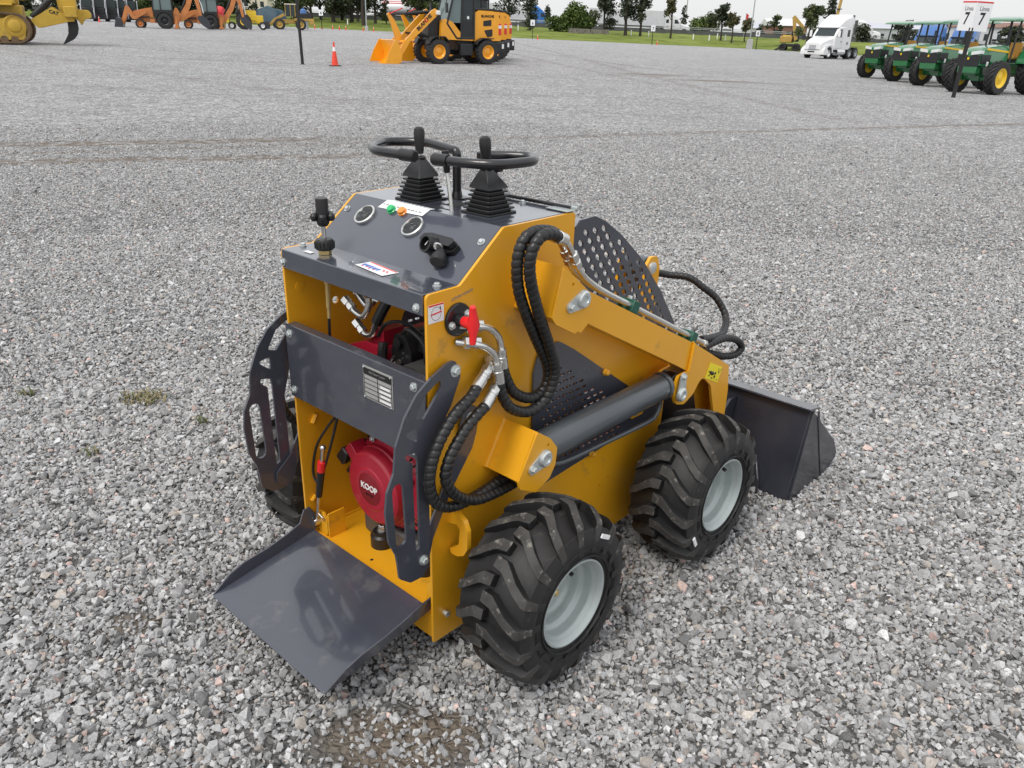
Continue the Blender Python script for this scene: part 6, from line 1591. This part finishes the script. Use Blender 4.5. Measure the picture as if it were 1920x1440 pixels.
    for sd in (-1, 1):
        a = prof(t, 'lift_arm', 'loader_yellow', [(2.38, 2.16), (2.50, 2.32), (2.66, 2.24), (3.55, 1.42), (4.05, .92), (4.42, .34), (4.34, .22), (4.22, .24), (3.78, .92), (3.30, 1.28), (2.40, 2.04)], sd * .44, sd * .54, .015, .03)
        if sd > 0:
            ang = math.atan2(-.86, .93); fx_ = frame((3.02, .5435, 1.755), (-.735, 0, .678), (.678, 0, .735)) if False else frame((3.06, .548, 1.735), (-math.cos(math.atan2(.82, .89)), 0, math.sin(math.atan2(.82, .89))), (.678, 0, .735))
            text_mesh('arm_text', 'BLAN HE', .23, 'ink_black', a, fx_, .012, bold=.007)
            text_mesh('arm_letter', 'C', .23, 'ink_red', a, fx_ @ Matrix.Translation((.118, 0, 0)), .012, bold=.007)
        m = MB(); m.cyl((2.3, sd * .30, .95), (3.1, sd * .36, 1.25), .06, n=10); m.cyl((3.1, sd * .36, 1.25), (3.6, sd * .42, 1.30), .035, n=8); m.build('lift_ram', 'loader_black', t)
        boxp(t, 'head_lamp', 'lamp_glass', (2.42, sd * .62, 2.14), (.16, .30, .18), .03)
    m = MB(); m.tube([(4.0, -.5, .9), (4.0, .5, .9)], .09, 10); m.build('arm_tube', 'loader_yellow', t)
    prof(t, 'rocker', 'loader_yellow', [(4.05, .95), (4.25, 1.0), (4.45, 1.65), (4.62, 2.05), (4.52, 2.10), (4.28, 1.80), (3.95, 1.15)], -.06, .06, .01)
    m = MB(); m.cyl((2.6, 0, 2.18), (3.7, 0, 2.08), .075, n=10); m.cyl((3.7, 0, 2.08), (4.5, 0, 2.02), .04, n=8); m.build('tilt_ram', 'loader_black', t)
    m = MB(); m.tube([(4.55, .1, 2.05), (3.9, .1, 2.30)], .025, 6); m.build('level_rod', 'ink_red', t)
    # bucket
    bp_ = [(5.20, .0), (5.20, .03), (4.62, .06), (4.48, .16), (4.44, .40), (4.62, .98), (4.58, 1.0), (4.38, .42), (4.42, .10), (4.55, .0)]
    b = prof(t, 'bucket', 'loader_yellow', bp_, -1.0, 1.0, .0)
    for sd in (-1, 1): prof(b, 'bucket_side', 'loader_yellow', [(5.18, .01), (4.96, .52), (4.66, 1.02), (4.55, 1.0), (4.36, .42), (4.40, .08), (4.55, 0)], sd * 1.0, sd * 1.03, .005)
    for k in range(7): boxp(b, 'bucket_tooth', 'loader_yellow', (5.22, -.9 + .3 * k, .02), (.14, .07, .05))
    return t
wl = wheel_loader_front()
WRZ = PI + R(29.5)
def zc(x, y): return float(TZ(x, y))
wl.location = (-1.91, 41.86, zc(-1.9, 41.9)); wl.rotation_euler = (0, 0, WRZ)
for x, y, lb in ((-1.69, 44.74, 'second orange yellow wheel loader, half hidden between its two twins'), (-1.47, 47.6, 'rearmost orange yellow wheel loader, only its rear end showing')):
    dup(wl, (x, y, zc(x, y)), WRZ, lb)

# ------------------------------------------------------------------ four green tractors
def tractor():
    t = thing('farm_tractor', 'nearest green tractor at the right edge, right of the Línea 7 sign', 'tractor', (0, 0, 0), 0, 'green tractors parked in a row')
    for sd in (-1, 1):
        bgwheel(t, (0, sd * .80, .78), .78, .44, .46, 'tractor_yellow', sd, lugs=20, lh=.05, dish=.10, name='rear_wheel')
        bgwheel(t, (2.10, sd * .76, .60), .60, .34, .33, 'tractor_yellow', sd, lugs=18, lh=.045, dish=.04, name='front_wheel')
        # fender over the rear tyre
        arc_ = [(.92 * math.cos(a), .78 + .92 * math.sin(a)) for a in [R(20) + R(130) * k / 10 for k in range(11)]]
        m = MB(); m.plate(arc_ + [(q[0] * .96, .78 + (q[1] - .78) * .96) for q in reversed(arc_)], [], lambda a, b, q: (a, sd * (.56 + q), b), 0, .44); m.plate(arc_ + [(-.5, .95), (.5, .95)], [], lambda a, b, q: (a, sd * (.56 + q), b), 0, .02); m.build('rear_fender', 'tractor_green', t)
    # front axle
    m = MB(); m.tube([(2.1, -.62, .60), (2.1, 0, .56), (2.1, .62, .60)], [.085, .12, .085], 10); m.box((2.1, 0, .60), (.30, .34, .26)); m.build('front_axle', 'tractor_green', t, bevel=.01)
    m = MB()
    for sd in (-1, 1): m.lathe([(.15, 0), (.15, .10), (.10, .14)], (2.1, sd * .50, .60), (0, sd, 0), 14)
    m.split('hub', 'tractor_green', t)
    boxp(t, 'chassis', 'tractor_green', (1.55, 0, .82), (2.2, .46, .34), .03)
    boxp(t, 'nose_weight', 'tractor_green', (2.72, 0, .86), (.30, .72, .26), .03)
    # hood: rounded lofted bonnet
    sec = [(2.86, .40, 1.02, 1.46), (2.70, .44, .98, 1.58), (2.2, .46, 1.0, 1.66), (1.2, .46, 1.02, 1.74)]
    m = MB(); vs = []
    for x, hw, zl, zh in sec: vs += [(x, -hw, zl), (x, -hw, zh - .16), (x, -hw * .82, zh - .03), (x, 0, zh), (x, hw * .82, zh - .03), (x, hw, zh - .16), (x, hw, zl)]
    fs = []
    for i in range(3):
        for k in range(6): a = i * 7 + k; fs.append((a, a + 1, a + 8, a + 7))
    fs += [(0, 1, 2, 3, 4, 5, 6), tuple(range(27, 20, -1))]
    m.add(vs, fs); h = m.build('hood', 'tractor_green', t, bevel=.03, smooth=40)
    m = MB(); m.plate(rounded([(-.40, .98), (.40, .98), (.42, 1.34), (.22, 1.38), (0, 1.30), (-.22, 1.38), (-.42, 1.34)], .04), [], lambda a, b, q: (2.865 + q - .02 * abs(a), a, b), 0, .03); m.box((2.55, .445, 1.22), (.55, .03, .30)); m.box((2.55, -.445, 1.22), (.55, .03, .30)); m.build('grille', 'loader_black', h)
    for sd in (-1, 1):
        m = MB(); m.plate(rounded([(sd * .06, 1.36), (sd * .40, 1.40), (sd * .41, 1.52), (sd * .08, 1.47)], .02), [], lambda a, b, q: (2.875 + q - .03 * abs(a), a, b), 0, .03); m.box((2.80, sd * .425, 1.46), (.16, .03, .11)); m.build('headlight', 'lamp_glass', h)
        m = MB(); m.box((1.92, sd * .468, 1.52), (1.35, .012, .07), Matrix.Rotation(R(-4), 3, 'Y')); m.build('yellow_stripe', 'tractor_yellow', h)
        boxp(h, 'side_marker', 'lamp_glass', (2.42, sd * .46, 1.06), (.10, .05, .16), .02)
    m = MB(); m.plate(rounded([(-.035, 1.20), (.035, 1.20), (.035, 1.28), (-.035, 1.28)], .012), [], lambda a, b, q: (2.90 + q, a, b), 0, .006); m.build('badge', 'tractor_yellow', h)
    # platform, seat, wheel, dash
    boxp(t, 'footplate', 'tractor_green', (.75, 0, .80), (.9, 1.2, .06)); boxp(t, 'gear_housing', 'tractor_green', (.2, 0, .85), (1.0, .5, .5), .04)
    boxp(t, 'dash', 'loader_black', (1.12, 0, 1.52), (.16, .5, .52), .04)
    m = MB(); cst = Vector((.86, 0, 1.80)); ax_ = Vector((-.5, 0, .86)).normalized(); fxm = frame(cst, ax_.orthogonal(), ax_.cross(ax_.orthogonal()))
    m.tube([fxm @ Vector((.21 * math.cos(2 * PI * k / 20), .21 * math.sin(2 * PI * k / 20), 0)) for k in range(20)], .018, 6, closed=True); m.cyl(cst, (1.05, 0, 1.5), .025, n=8); m.cyl(fxm @ Vector((-.2, 0, 0)), fxm @ Vector((.2, 0, 0)), .013, n=6); m.build('steering_wheel', 'loader_black', t)
    st = boxp(t, 'seat', 'seat_yellow', (.28, 0, 1.28), (.48, .50, .14), .05); m = MB(); m.box((.04, 0, 1.55), (.13, .48, .52), Matrix.Rotation(R(-10), 3, 'Y')); m.build('seat_back', 'seat_yellow', st, bevel=.05)
    boxp(t, 'seat_base', 'loader_black', (.25, 0, 1.10), (.36, .36, .26))
    m = MB(); m.tube([(1.30, .36, 1.55), (1.30, .40, 2.25)], .035, 8); m.build('exhaust_pipe', 'loader_black', t)
    # canopy on four posts
    for sd in (-1, 1):
        m = MB(); m.tube([(-.25, sd * .56, 1.0), (-.27, sd * .56, 2.55)], .045, 8); m.build('rear_post', 'loader_black', t)
        m = MB(); m.tube([(1.22, sd * .54, 1.0), (1.12, sd * .54, 1.9), (1.0, sd * .54, 2.55)], .035, 8); m.build('front_post', 'loader_black', t)
    m = MB(); n_ = 10; cs = []
    ol = rounded([(-.70, -.72), (1.45, -.72), (1.45, .72), (-.70, .72)], .22, 4); ctr = (.37, 0)
    def dome(a, b): q = max(abs(a - ctr[0]) / 1.08, abs(b) / .72); return 2.56 + .13 * (1 - min(1, q) ** 3)
    lay = []
    for f in (1.0, .96, .8, .5): lay.append([(ctr[0] + (a - ctr[0]) * f, b * f, dome(ctr[0] + (a - ctr[0]) * f, b * f) + (0 if f < 1 else -.02)) for a, b in ol])
    N_ = len(ol); vs = [p for l_ in lay for p in l_] + [(a, b, 2.52) for a, b in ol]; fs = []
    for i in range(3):
        for k in range(N_): l_ = (k + 1) % N_; fs.append((i * N_ + k, i * N_ + l_, (i + 1) * N_ + l_, (i + 1) * N_ + k))
    fs.append(tuple(3 * N_ + k for k in range(N_))); fs.append(tuple(4 * N_ + k for k in reversed(range(N_))))
    for k in range(N_): l_ = (k + 1) % N_; fs.append((4 * N_ + k, 4 * N_ + l_, l_, k))
    m.add(vs, fs); m.build('canopy', 'tractor_green', t, smooth=50)
    return t
tr1 = tractor(); TRZ = PI + R(31)
tr1.location = (18.80, 33.48, zc(18.8, 33.5)); tr1.rotation_euler = (0, 0, TRZ)
for (dx, dy), lb in (((.56, 4.35), 'second green tractor, directly behind the post of the Línea 7 sign'), ((.93, 7.84), 'third green tractor counted from the right edge'), ((.87, 11.0), 'farthest green tractor, leftmost of the row beside the white semi')):
    x, y = 18.80 + dx, 33.48 + dy
    dup(tr1, (x, y, zc(x, y)), TRZ, lb)

# ------------------------------------------------------------------ bulldozer with a rear ripper
def dozer(x, y, rz):
    t = thing('bulldozer', 'weathered yellow crawler bulldozer with a black ripper tooth at the left edge', 'bulldozer', (x, y, zc(x, y)), rz)
    # local: rear end of the track at x=0, front towards +x; near side is +y
    for sd in (-1, 1):
        y0, y1 = (.75, 1.25) if sd > 0 else (-1.25, -.75)
        lo = [(0 + .62 - .62 * math.cos(a), .72 - .72 * math.sin(a)) for a in [PI / 2 - PI * k / 12 for k in range(13)]]
        path = [(3.3, 0)] + [(.60 - .58 * math.sin(PI * k / 10), .66 - .64 * math.cos(PI * k / 10)) for k in range(11)] + [(1.5, 1.34), (3.2, 1.20), (3.75, 1.0), (3.95, .6), (3.75, .15)]
        path = [(max(a, 0.02), b + .02) for a, b in path]
        inn = [(a + (2.0 - a) * .07, .66 + (b - .66) * .86) for a, b in path]
        m = MB(); m.plate(path, [inn], lambda a, b, q: (a, q, b), y0, y1); tr = m.build('track', 'track_steel', t)
        m = MB()
        L = [Vector((a, 0, b)) for a, b in path] + [Vector((path[0][0], 0, path[0][1]))]; pts = resample(L, .20)
        for a, b in zip(pts, pts[1:]):
            d = (b - a).normalized(); c = (a + b) / 2; n_ = Vector((d.z, 0, -d.x)) * (-1)
            m.box(c - Vector((d.z, 0, -d.x)) * -.03, (.17, y1 - y0 + .06, .05), frame((0, 0, 0), d, (0, 1, 0)).to_3x3())
            m.cur = 0
        for v in m.v: pass
        m.v = [(p[0], p[1] + (y0 + y1) / 2, p[2]) for p in m.v]
        m.build('track_shoes', 'track_steel', tr)
        ys = y1 if sd > 0 else y0; s_ = sd
        m = MB(); m.plate(rounded([(.35, .20), (.22, .62), (.30, .80), (.95, 1.12), (1.5, 1.0), (1.7, .80), (3.2, .80), (3.5, .5), (3.3, .17)], .06), [], lambda a, b, q: (a, ys - s_ * .10 + s_ * q, b), -.2, .04); m.build('track_frame', 'cat_yellow', t, bevel=.03)
        m = MB(); m.lathe([(.46, 0), (.46, .08), (.40, .10), (.40, .05), (.27, .06), (.26, .12), (.22, .14), (0, .14)], (.66, ys - s_ * .12, .78), (0, s_, 0), 30); m.build('final_drive', 'cat_yellow', t)
        for k in range(7): bar(tr, 'track_roller', 'track_steel', [(.75 + .42 * k, (y0 + y1) / 2 - .2, .20), (.75 + .42 * k, (y0 + y1) / 2 + .2, .20)], .17, 14)
        boxp(t, 'fender', 'cat_yellow', (2.2, (y0 + y1) / 2, 1.66), (3.2, .56, .10), .03)
    boxp(t, 'hull', 'cat_yellow', (2.0, 0, 1.1), (3.4, 1.4, 1.1), .05)
    boxp(t, 'side_tank', 'cat_yellow', (1.25, .75, 1.95), (1.5, .6, .55), .06); boxp(t, 'side_tank', 'cat_yellow', (1.25, -.75, 1.95), (1.5, .6, .55), .06)
    boxp(t, 'engine_hood', 'cat_yellow', (3.0, 0, 2.0), (1.7, 1.1, .9), .06); boxp(t, 'cab', 'glass', (1.5, 0, 2.7), (1.3, 1.3, 1.1), .05); boxp(t, 'cab_roof', 'cat_yellow', (1.5, 0, 3.3), (1.5, 1.5, .12), .03)
    prof(t, 'blade', 'cat_yellow', [(4.7, .05), (4.5, .5), (4.6, 1.1), (4.72, 1.15), (4.62, .5), (4.82, .03)], -1.7, 1.7, .02)
    for sd in (-1, 1): prof(t, 'push_arm', 'cat_yellow', [(2.6, .45), (4.6, .35), (4.6, .55), (2.6, .68)], sd * 1.30, sd * 1.44, .02)
    # ripper: lower links, upper links, rams, beam, shank
    for sd in (-1, 1):
        q0, q1 = sd * .56, sd * .70
        a = prof(t, 'lower_link', 'cat_yellow', [(-.10, .84), (.02, 1.06), (-.32, 1.25), (-.95, 1.62), (-1.30, 1.38), (-1.75, 1.20), (-1.8, 1.02), (-1.45, .98), (-.25, .70)], q0, q1, .02, .04)
        if sd > 0: text_mesh('link_text', 'CAT', .20, 'ink_black', a, frame((-.98, q1 + .004, 1.37), (-1, 0, -.28), (-.28, 0, 1)), .012, bold=.008)
        prof(t, 'upper_link', 'cat_yellow', [(.35, 1.85), (.30, 2.05), (-1.1, 2.26), (-1.15, 2.10), (-.4, 1.95)], sd * .40, sd * .54, .02)
        m = MB(); m.cyl((-.02, sd * .48, 1.16), (-.82, sd * .48, 1.86), .115, n=14); m.cyl((-.82, sd * .48, 1.86), (-1.15, sd * .48, 1.98), .06, n=10); m.build('ripper_ram', 'loader_black', t)
    prof(t, 'ripper_tower', 'cat_yellow', [(-1.12, 2.6), (-1.18, 1.62), (-1.35, 1.15), (-1.9, 1.10), (-1.95, 1.7), (-1.95, 2.6)], -.42, .42, .03, .04)
    boxp(t, 'ripper_beam', 'cat_yellow', (-1.67, 0, 1.42), (.52, 2.1, .46), .03)
    prof(t, 'push_block', 'cat_yellow', [(-1.9, 1.10), (-1.9, 1.55), (-2.4, 1.52), (-2.52, 1.38), (-2.5, 1.18), (-2.2, 1.10), (-2.05, .85)], -.24, .24, .03)
    prof(t, 'ripper_shank', 'loader_black', [(-1.44, 1.18), (-1.86, 1.18), (-1.88, .72), (-1.80, .45), (-1.62, .24), (-1.35, .10), (-1.08, -.03), (-1.28, .28), (-1.40, .48), (-1.44, .75)], -.09, .09, .015, .03)
    return t
dozer(-22.75, 41.35, PI + R(24))

# ------------------------------------------------------------------ orange backhoe loaders
def backhoe():
    t = thing('backhoe_loader', 'front orange backhoe loader with its loader bucket on the gravel', 'backhoe loader', (0, 0, 0), 0, 'orange backhoe loaders')
    for sd in (-1, 1):
        bgwheel(t, (0, sd * .85, .66), .66, .46, .34, 'loader_black', sd, name='rear_wheel'); bgwheel(t, (2.12, sd * .85, .40), .40, .30, .24, 'orange_paint', sd, name='front_wheel')
        arc_ = [(.82 * math.cos(a), .66 + .82 * math.sin(a)) for a in [R(-8) + R(175) * k / 12 for k in range(13)]]
        m = MB(); m.plate(arc_ + [(q[0] * .88, .66 + (q[1] - .66) * .88) for q in reversed(arc_)], [], lambda a, b, q: (a, sd * (.58 + q), b), 0, .5); m.build('fender', 'loader_black', t)
        prof(t, 'loader_arm', 'orange_paint', [(1.4, 1.35), (1.55, 1.55), (2.55, 1.0), (3.05, 1.85), (3.20, 1.85), (3.75, .45), (3.55, .25), (3.1, 1.35), (2.75, .78), (2.45, .75)], sd * .55, sd * .70, .02, .03)
        m = MB(); m.tube([(1.3, sd * .6, 1.0), (2.6, sd * .62, .9)], .06, 8); m.build('loader_ram', 'loader_black', t)
        prof(t, 'stabiliser', 'orange_paint', [(-1.05, 1.0), (-.95, 1.1), (-.85, .3), (-.7, .05), (-1.2, .02), (-1.08, .3)], sd * .95, sd * 1.08, .01)
    boxp(t, 'chassis', 'orange_paint', (.9, 0, .72), (3.2, .8, .36), .03)
    prof(t, 'hood', 'orange_paint', [(.95, .95), (.95, 1.78), (1.4, 1.72), (2.55, 1.45), (2.72, 1.3), (2.72, .85), (2.4, .8)], -.46, .46, .05, .05)
    boxp(t, 'step_box', 'orange_paint', (.95, .75, .62), (.6, .25, .3), .02)
    boxp(t, 'cab_lower', 'loader_black', (.1, 0, 1.25), (1.6, 1.5, .7), .04)
    m = MB()
    for x, x2 in ((.95, .80), (.25, .22), (-.75, -.72)):
        for sd in (-1, 1): m.tube([(x, sd * .74, 1.5), (x2, sd * .70, 2.75)], .045, 6)
    c = m.split('cab_posts', 'loader_black', t)
    boxp(t, 'cab_glass', 'glass_light', (.08, 0, 2.12), (1.52, 1.38, 1.15)); boxp(t, 'cab_roof', 'loader_black', (.05, 0, 2.82), (1.8, 1.6, .14), .05)
    b = prof(t, 'loader_bucket', 'bucket_paint', [(4.30, .02), (4.30, .05), (3.75, .10), (3.66, .30), (3.75, .72), (4.1, .82), (4.05, .88), (3.68, .80), (3.55, .35), (3.62, .02)], -1.1, 1.1)
    for sd in (-1, 1): prof(b, 'bucket_side', 'bucket_paint', [(4.32, .02), (4.08, .86), (3.68, .80), (3.55, .35), (3.62, .02)], sd * 1.1, sd * 1.13)
    # digging arm
    prof(t, 'swing_frame', 'orange_paint', [(-.75, .4), (-.75, 1.4), (-1.15, 1.3), (-1.3, .9), (-1.15, .45)], -.5, .5, .03)
    prof(t, 'boom', 'orange_paint', [(-.95, .70), (-1.15, 1.0), (-1.95, 2.15), (-2.35, 3.25), (-2.60, 3.25), (-2.55, 2.5), (-2.25, 1.75), (-1.4, .62)], -.16, .16, .02, .06)
    prof(t, 'dipper', 'orange_paint', [(-2.2, 3.35), (-2.75, 3.45), (-3.05, 2.9), (-3.28, 1.15), (-3.05, 1.10), (-2.75, 2.5)], -.13, .13, .02, .05)
    m = MB(); m.tube([(-1.35, 0, 1.35), (-2.5, 0, 3.45)], .09, 8); m.build('boom_ram', 'loader_black', t)
    m = MB(); m.tube([(-2.75, 0, 3.5), (-3.3, 0, 2.1), (-3.4, 0, 1.4)], .055, 8); m.build('bucket_ram', 'chrome', t)
    prof(t, 'digging_bucket', 'bucket_paint', [(-2.85, 1.15), (-3.35, 1.2), (-3.85, .75), (-3.95, .25), (-3.75, -.02), (-3.62, .10), (-3.3, .3), (-2.95, .65)], -.32, .32, .02, .05)
    return t
bh = backhoe(); BRZ = PI + R(19)
bh.location = (-32.93, 82.34, zc(-32.6, 81.5)); bh.rotation_euler = (0, 0, BRZ)
dup(bh, (-31.0, 88.9, zc(-31.9, 88)), BRZ, 'rear orange backhoe loader, its digging arm reaching right behind the first')
rbx = thing('fuel_bowser', 'small red tank standing behind the orange backhoe arms', 'tank', (-31.5, 92, zc(-31.5, 92)), 0)
m = MB(); m.lathe([(0, -.9), (.6, -.85), (.72, -.6), (.72, .6), (.6, .85), (0, .9)], (0, 0, 1.45), (1, 0, 0), 20); m.build('tank', 'red_flag', rbx)
boxp(rbx, 'stand', 'loader_black', (0, 0, .4), (1.2, .8, .8))

# ------------------------------------------------------------------ row of black loaders far left
def black_loader():
    t = thing('skid_steer', '', 'skid steer', (0, 0, 0), 0, 'black skid steers parked in a row')
    for x in (-.55, .55):
        for sd in (-1, 1): bgwheel(t, (x, sd * .72, .42), .42, .32, .22, 'loader_black', sd)
    boxp(t, 'body', 'loader_black', (0, 0, .95), (2.1, 1.1, 1.0), .06); boxp(t, 'red_sill', 'dark_red', (.1, 0, .52), (1.9, 1.2, .14))
    boxp(t, 'cab', 'glass', (.15, 0, 1.95), (1.3, 1.0, 1.0), .05); boxp(t, 'roof', 'loader_black', (.1, 0, 2.5), (1.5, 1.1, .12), .03)
    for sd in (-1, 1): prof(t, 'lift_arm', 'arm_grey', [(-1.0, 2.35), (-.80, 2.45), (1.25, 1.0), (1.35, .3), (1.15, .3), (1.0, .85)], sd * .62, sd * .74, .02)
    boxp(t, 'coupler', 'loader_black', (1.45, 0, .45), (.12, 1.3, .5), .02)
    for sd in (-1, 1): boxp(t, 'work_lamp', 'lamp_glass', (.85, sd * .45, 2.42), (.06, .14, .10))
    return t
bl = black_loader()
for i, px in enumerate((168, 191, 213, 231, 250)):
    y = 104 + 2.0 * i; x = TX(px, y); lb = ['leftmost black skid steer with a grey lift arm, next to the bulldozer', 'second black skid steer from the bulldozer, with a grey arm', 'middle one of the row of black skid steers', 'fourth black skid steer, left of the orange loader arm', 'last black skid steer, hidden behind the orange loader arm'][i]
    if i == 0: bl.location = (x, y, zc(x, y)); bl.rotation_euler = (0, 0, R(-68)); bl['label'] = lb
    else: dup(bl, (x, y, zc(x, y)), R(-68), lb)
cone(TX(186, 100), 100, .74, 'small cone before the row of black skid steers')

# ------------------------------------------------------------------ yellow tractor with drawn box, heading right
def yellow_tractor(x, y):
    t = thing('industrial_tractor', 'bright yellow tractor with a black roll bar and a yellow scraper box', 'tractor', (x, y, zc(x, y)), R(14))
    for sd in (-1, 1):
        bgwheel(t, (0, sd * .80, .78), .78, .48, .36, 'tractor_yellow', sd, name='rear_wheel'); bgwheel(t, (1.95, sd * .72, .38), .38, .28, .20, 'cone_white', sd, name='front_wheel'); bgwheel(t, (-1.30, sd * .6, .36), .36, .25, .19, 'cone_white', sd, name='scraper_wheel')
        m = MB(); m.tube([(-.75, sd * .6, 1.0), (-.55, sd * .6, 2.75), (.05, sd * .6, 2.75)], .06, 8); m.tube([(-.05, sd * .6, 2.75), (.25, sd * .6, 1.55)], .05, 8); m.build('roll_bar', 'loader_black', t)
    boxp(t, 'roof', 'loader_black', (-.35, 0, 2.85), (1.4, 1.4, .10), .03)
    boxp(t, 'chassis', 'far_yellow', (.6, 0, .85), (2.4, .7, .4), .03)
    prof(t, 'hood', 'far_yellow', [(.15, 1.05), (.20, 1.95), (1.25, 1.90), (1.32, 1.75), (1.30, .85)], -.42, .42, .04, .06)
    boxp(t, 'front_weight', 'far_yellow', (1.65, 0, 1.0), (.75, .9, .82), .05)
    boxp(t, 'seat', 'loader_black', (-.55, 0, 1.45), (.5, .5, .7), .06); boxp(t, 'tool_box', 'far_yellow', (-.35, .2, 1.2), (.55, .5, .4), .04)
    m = MB(); m.tube([(-.25, 0, 1.5), (-.15, 0, 1.8)], .03, 6); m.tube([(-.12 + .2 * math.cos(k * PI / 8), .2 * math.sin(k * PI / 8), 1.82) for k in range(16)], .02, 6, closed=True); m.build('steering_wheel', 'loader_black', t)
    prof(t, 'scraper_box', 'far_yellow', [(-1.55, .65), (-1.55, 1.35), (-1.95, 1.50), (-2.3, 1.15), (-2.95, 1.0), (-3.1, .75), (-2.9, .62)], -.85, .85, .04, .04)
    m = MB(); m.tube([(-2.35 + .48 * math.cos(PI * k / 12), 0, 1.12 + .48 * math.sin(PI * k / 12)) for k in range(13)], .10, 8); m.build('scraper_hoop', 'loader_black', t)
    for k in range(4): boxp(t, 'hoop_lug', 'far_yellow', (-2.75 + .27 * k, 0, 1.55 + .07 * (1 if k in (1, 2) else 0)), (.12, .3, .12))
    prof(t, 'scraper_blade', 'tan_yellow', [(-2.0, .62), (-2.6, .62), (-2.3, .05), (-2.1, .1)], -.8, .8)
    return t
yellow_tractor(-30.25, 97.3)

# ------------------------------------------------------------------ tan wheel loader behind, blue load, blue cabin
t = thing('wheel_loader', 'tan and black wheel loader facing left far behind, right of the yellow tractor', 'wheel loader', (-26.9, 108.8, zc(-27, 108.8)), PI + R(14))
for x in (0, 2.5):
    for sd in (-1, 1): bgwheel(t, (x, sd * .85, .62), .62, .46, .36, 'tan_yellow', sd)
boxp(t, 'engine_hood', 'loader_black', (-.4, 0, 1.55), (1.9, 1.2, .7), .06); boxp(t, 'rear_weight', 'tan_yellow', (-1.3, 0, .95), (.6, 1.3, .7), .06); boxp(t, 'hood_band', 'tan_yellow', (-.3, 0, 1.15), (2.2, 1.25, .3), .03)
boxp(t, 'cab', 'glass', (1.15, 0, 2.15), (1.15, 1.25, 1.3), .04); boxp(t, 'cab_roof', 'house_wall', (1.1, 0, 2.85), (1.4, 1.4, .12), .04); boxp(t, 'frame', 'tan_yellow', (1.3, 0, .95), (2.6, .8, .5), .04)
m = MB()
for dx in (.58, 1.12, 1.72):
    for sd in (-1, 1): m.tube([(dx, sd * .63, 1.5), (dx, sd * .63, 2.8)], .045, 6)
m.split('cab_posts', 'tan_yellow', t)
for sd in (-1, 1): prof(t, 'lift_arm', 'tan_yellow', [(1.8, 1.6), (2.0, 1.85), (3.2, 1.2), (3.9, .45), (3.75, .3), (3.0, .95)], sd * .45, sd * .58, .02)
prof(t, 'bucket', 'bucket_paint', [(4.5, .0), (4.1, 1.0), (3.75, .9), (3.65, .3), (3.8, 0)], -1.15, 1.15, .02)
t = thing('covered_load', 'lumpy load under a dark blue tarpaulin behind the tan wheel loader', 'covered load', (TX(507, 117), 117, zc(-32, 117)), 0)
m = MB(); nx_, ny_ = 16, 8; vs = []
for i in range(nx_ + 1):
    for j in range(ny_ + 1):
        u, v = i / nx_ * 2 - 1, j / ny_ * 2 - 1; e = (1 - abs(u) ** 3.5) * (1 - abs(v) ** 4)
        vs.append((u * 2.1, v * 1.2, .5 + 1.9 * e ** .30 + .22 * math.sin(5 * u + 2) * math.cos(3 * v) * e + rnd.uniform(-.06, .06)))
fs = [(i * (ny_ + 1) + j, (i + 1) * (ny_ + 1) + j, (i + 1) * (ny_ + 1) + j + 1, i * (ny_ + 1) + j + 1) for i in range(nx_) for j in range(ny_)]
m.add(vs, fs); m.build('tarpaulin', 'tarp_blue', t, smooth=60); boxp(t, 'flatbed', 'loader_black', (0, 0, .62), (4.0, 2.2, .3))
for dx in (-1.0, 1.0):
    for sd in (-1, 1): bgwheel(t, (dx, sd * .9, .4), .4, .25, .22, 'galvanised', sd)
t = thing('water_tank', 'blue water tank beyond the rear of the tan wheel loader', 'tank', (TX(570, 118), 118, zc(-27, 118)), 0)
m = MB(); m.lathe([(.42, 0), (.42, 1.3), (.34, 1.5), (.15, 1.6), (.15, 1.7), (0, 1.7)], (0, 0, .9), (0, 0, 1), 22); m.build('tank', 'truck_blue', t); boxp(t, 'stand', 'galvanised', (0, 0, .45), (.9, .9, .9))

# ------------------------------------------------------------------ tan excavator on stabilisers, seen from behind
t = thing('excavator', 'tan wheeled excavator on two black stabiliser legs at the grass edge', 'excavator', (39.3, 128.6, zc(39.3, 128.6)), R(-24))
for x in (-.9, .9):
    for sd in (-1, 1): bgwheel(t, (x, sd * .78, .5), .5, .5, .26, 'loader_black', sd)
boxp(t, 'undercarriage', 'loader_black', (0, 0, .75), (2.4, 1.0, .4), .05); boxp(t, 'upper_body', 'tan_yellow', (-.6, .35, 1.55), (1.7, 1.9, .9), .1); boxp(t, 'cab', 'glass', (.5, .75, 1.95), (1.1, .9, 1.4), .06)
boxp(t, 'roof_panel', 'far_yellow', (-.6, .8, 2.05), (1.2, .9, .12), .03)
for sd in (-1, 1): prof(t, 'stabiliser', 'loader_black', [(.0, .0)] * 0 or [(.7, .7), (.7, 1.0), (1.7, .3), (1.75, .0), (1.35, .0), (1.4, .2)], -.0, .0) if False else bar(t, 'stabiliser', 'loader_black', [(sd * .8, -.7, .95), (sd * 1.5, -.8, .32), (sd * 1.95, -.8, .05)], .14, 8)
prof(t, 'boom', 'tan_yellow', [(.6, 1.3), (.5, 1.6), (.1, 3.2), (-.1, 4.3), (.15, 4.5), (.45, 4.2), (.55, 3.2), (1.0, 1.6)], -.52, -.22, .03, .06)
prof(t, 'dipper', 'tan_yellow', [(-.2, 4.4), (.2, 4.75), (1.6, 3.4), (1.9, 2.3), (1.65, 2.25), (1.3, 3.1)], -.47, -.27, .02, .05)
prof(t, 'bucket', 'bucket_paint', [(1.6, 2.4), (2.0, 2.35), (2.2, 1.8), (1.9, 1.45), (1.5, 1.7)], -.7, -.05, .03)
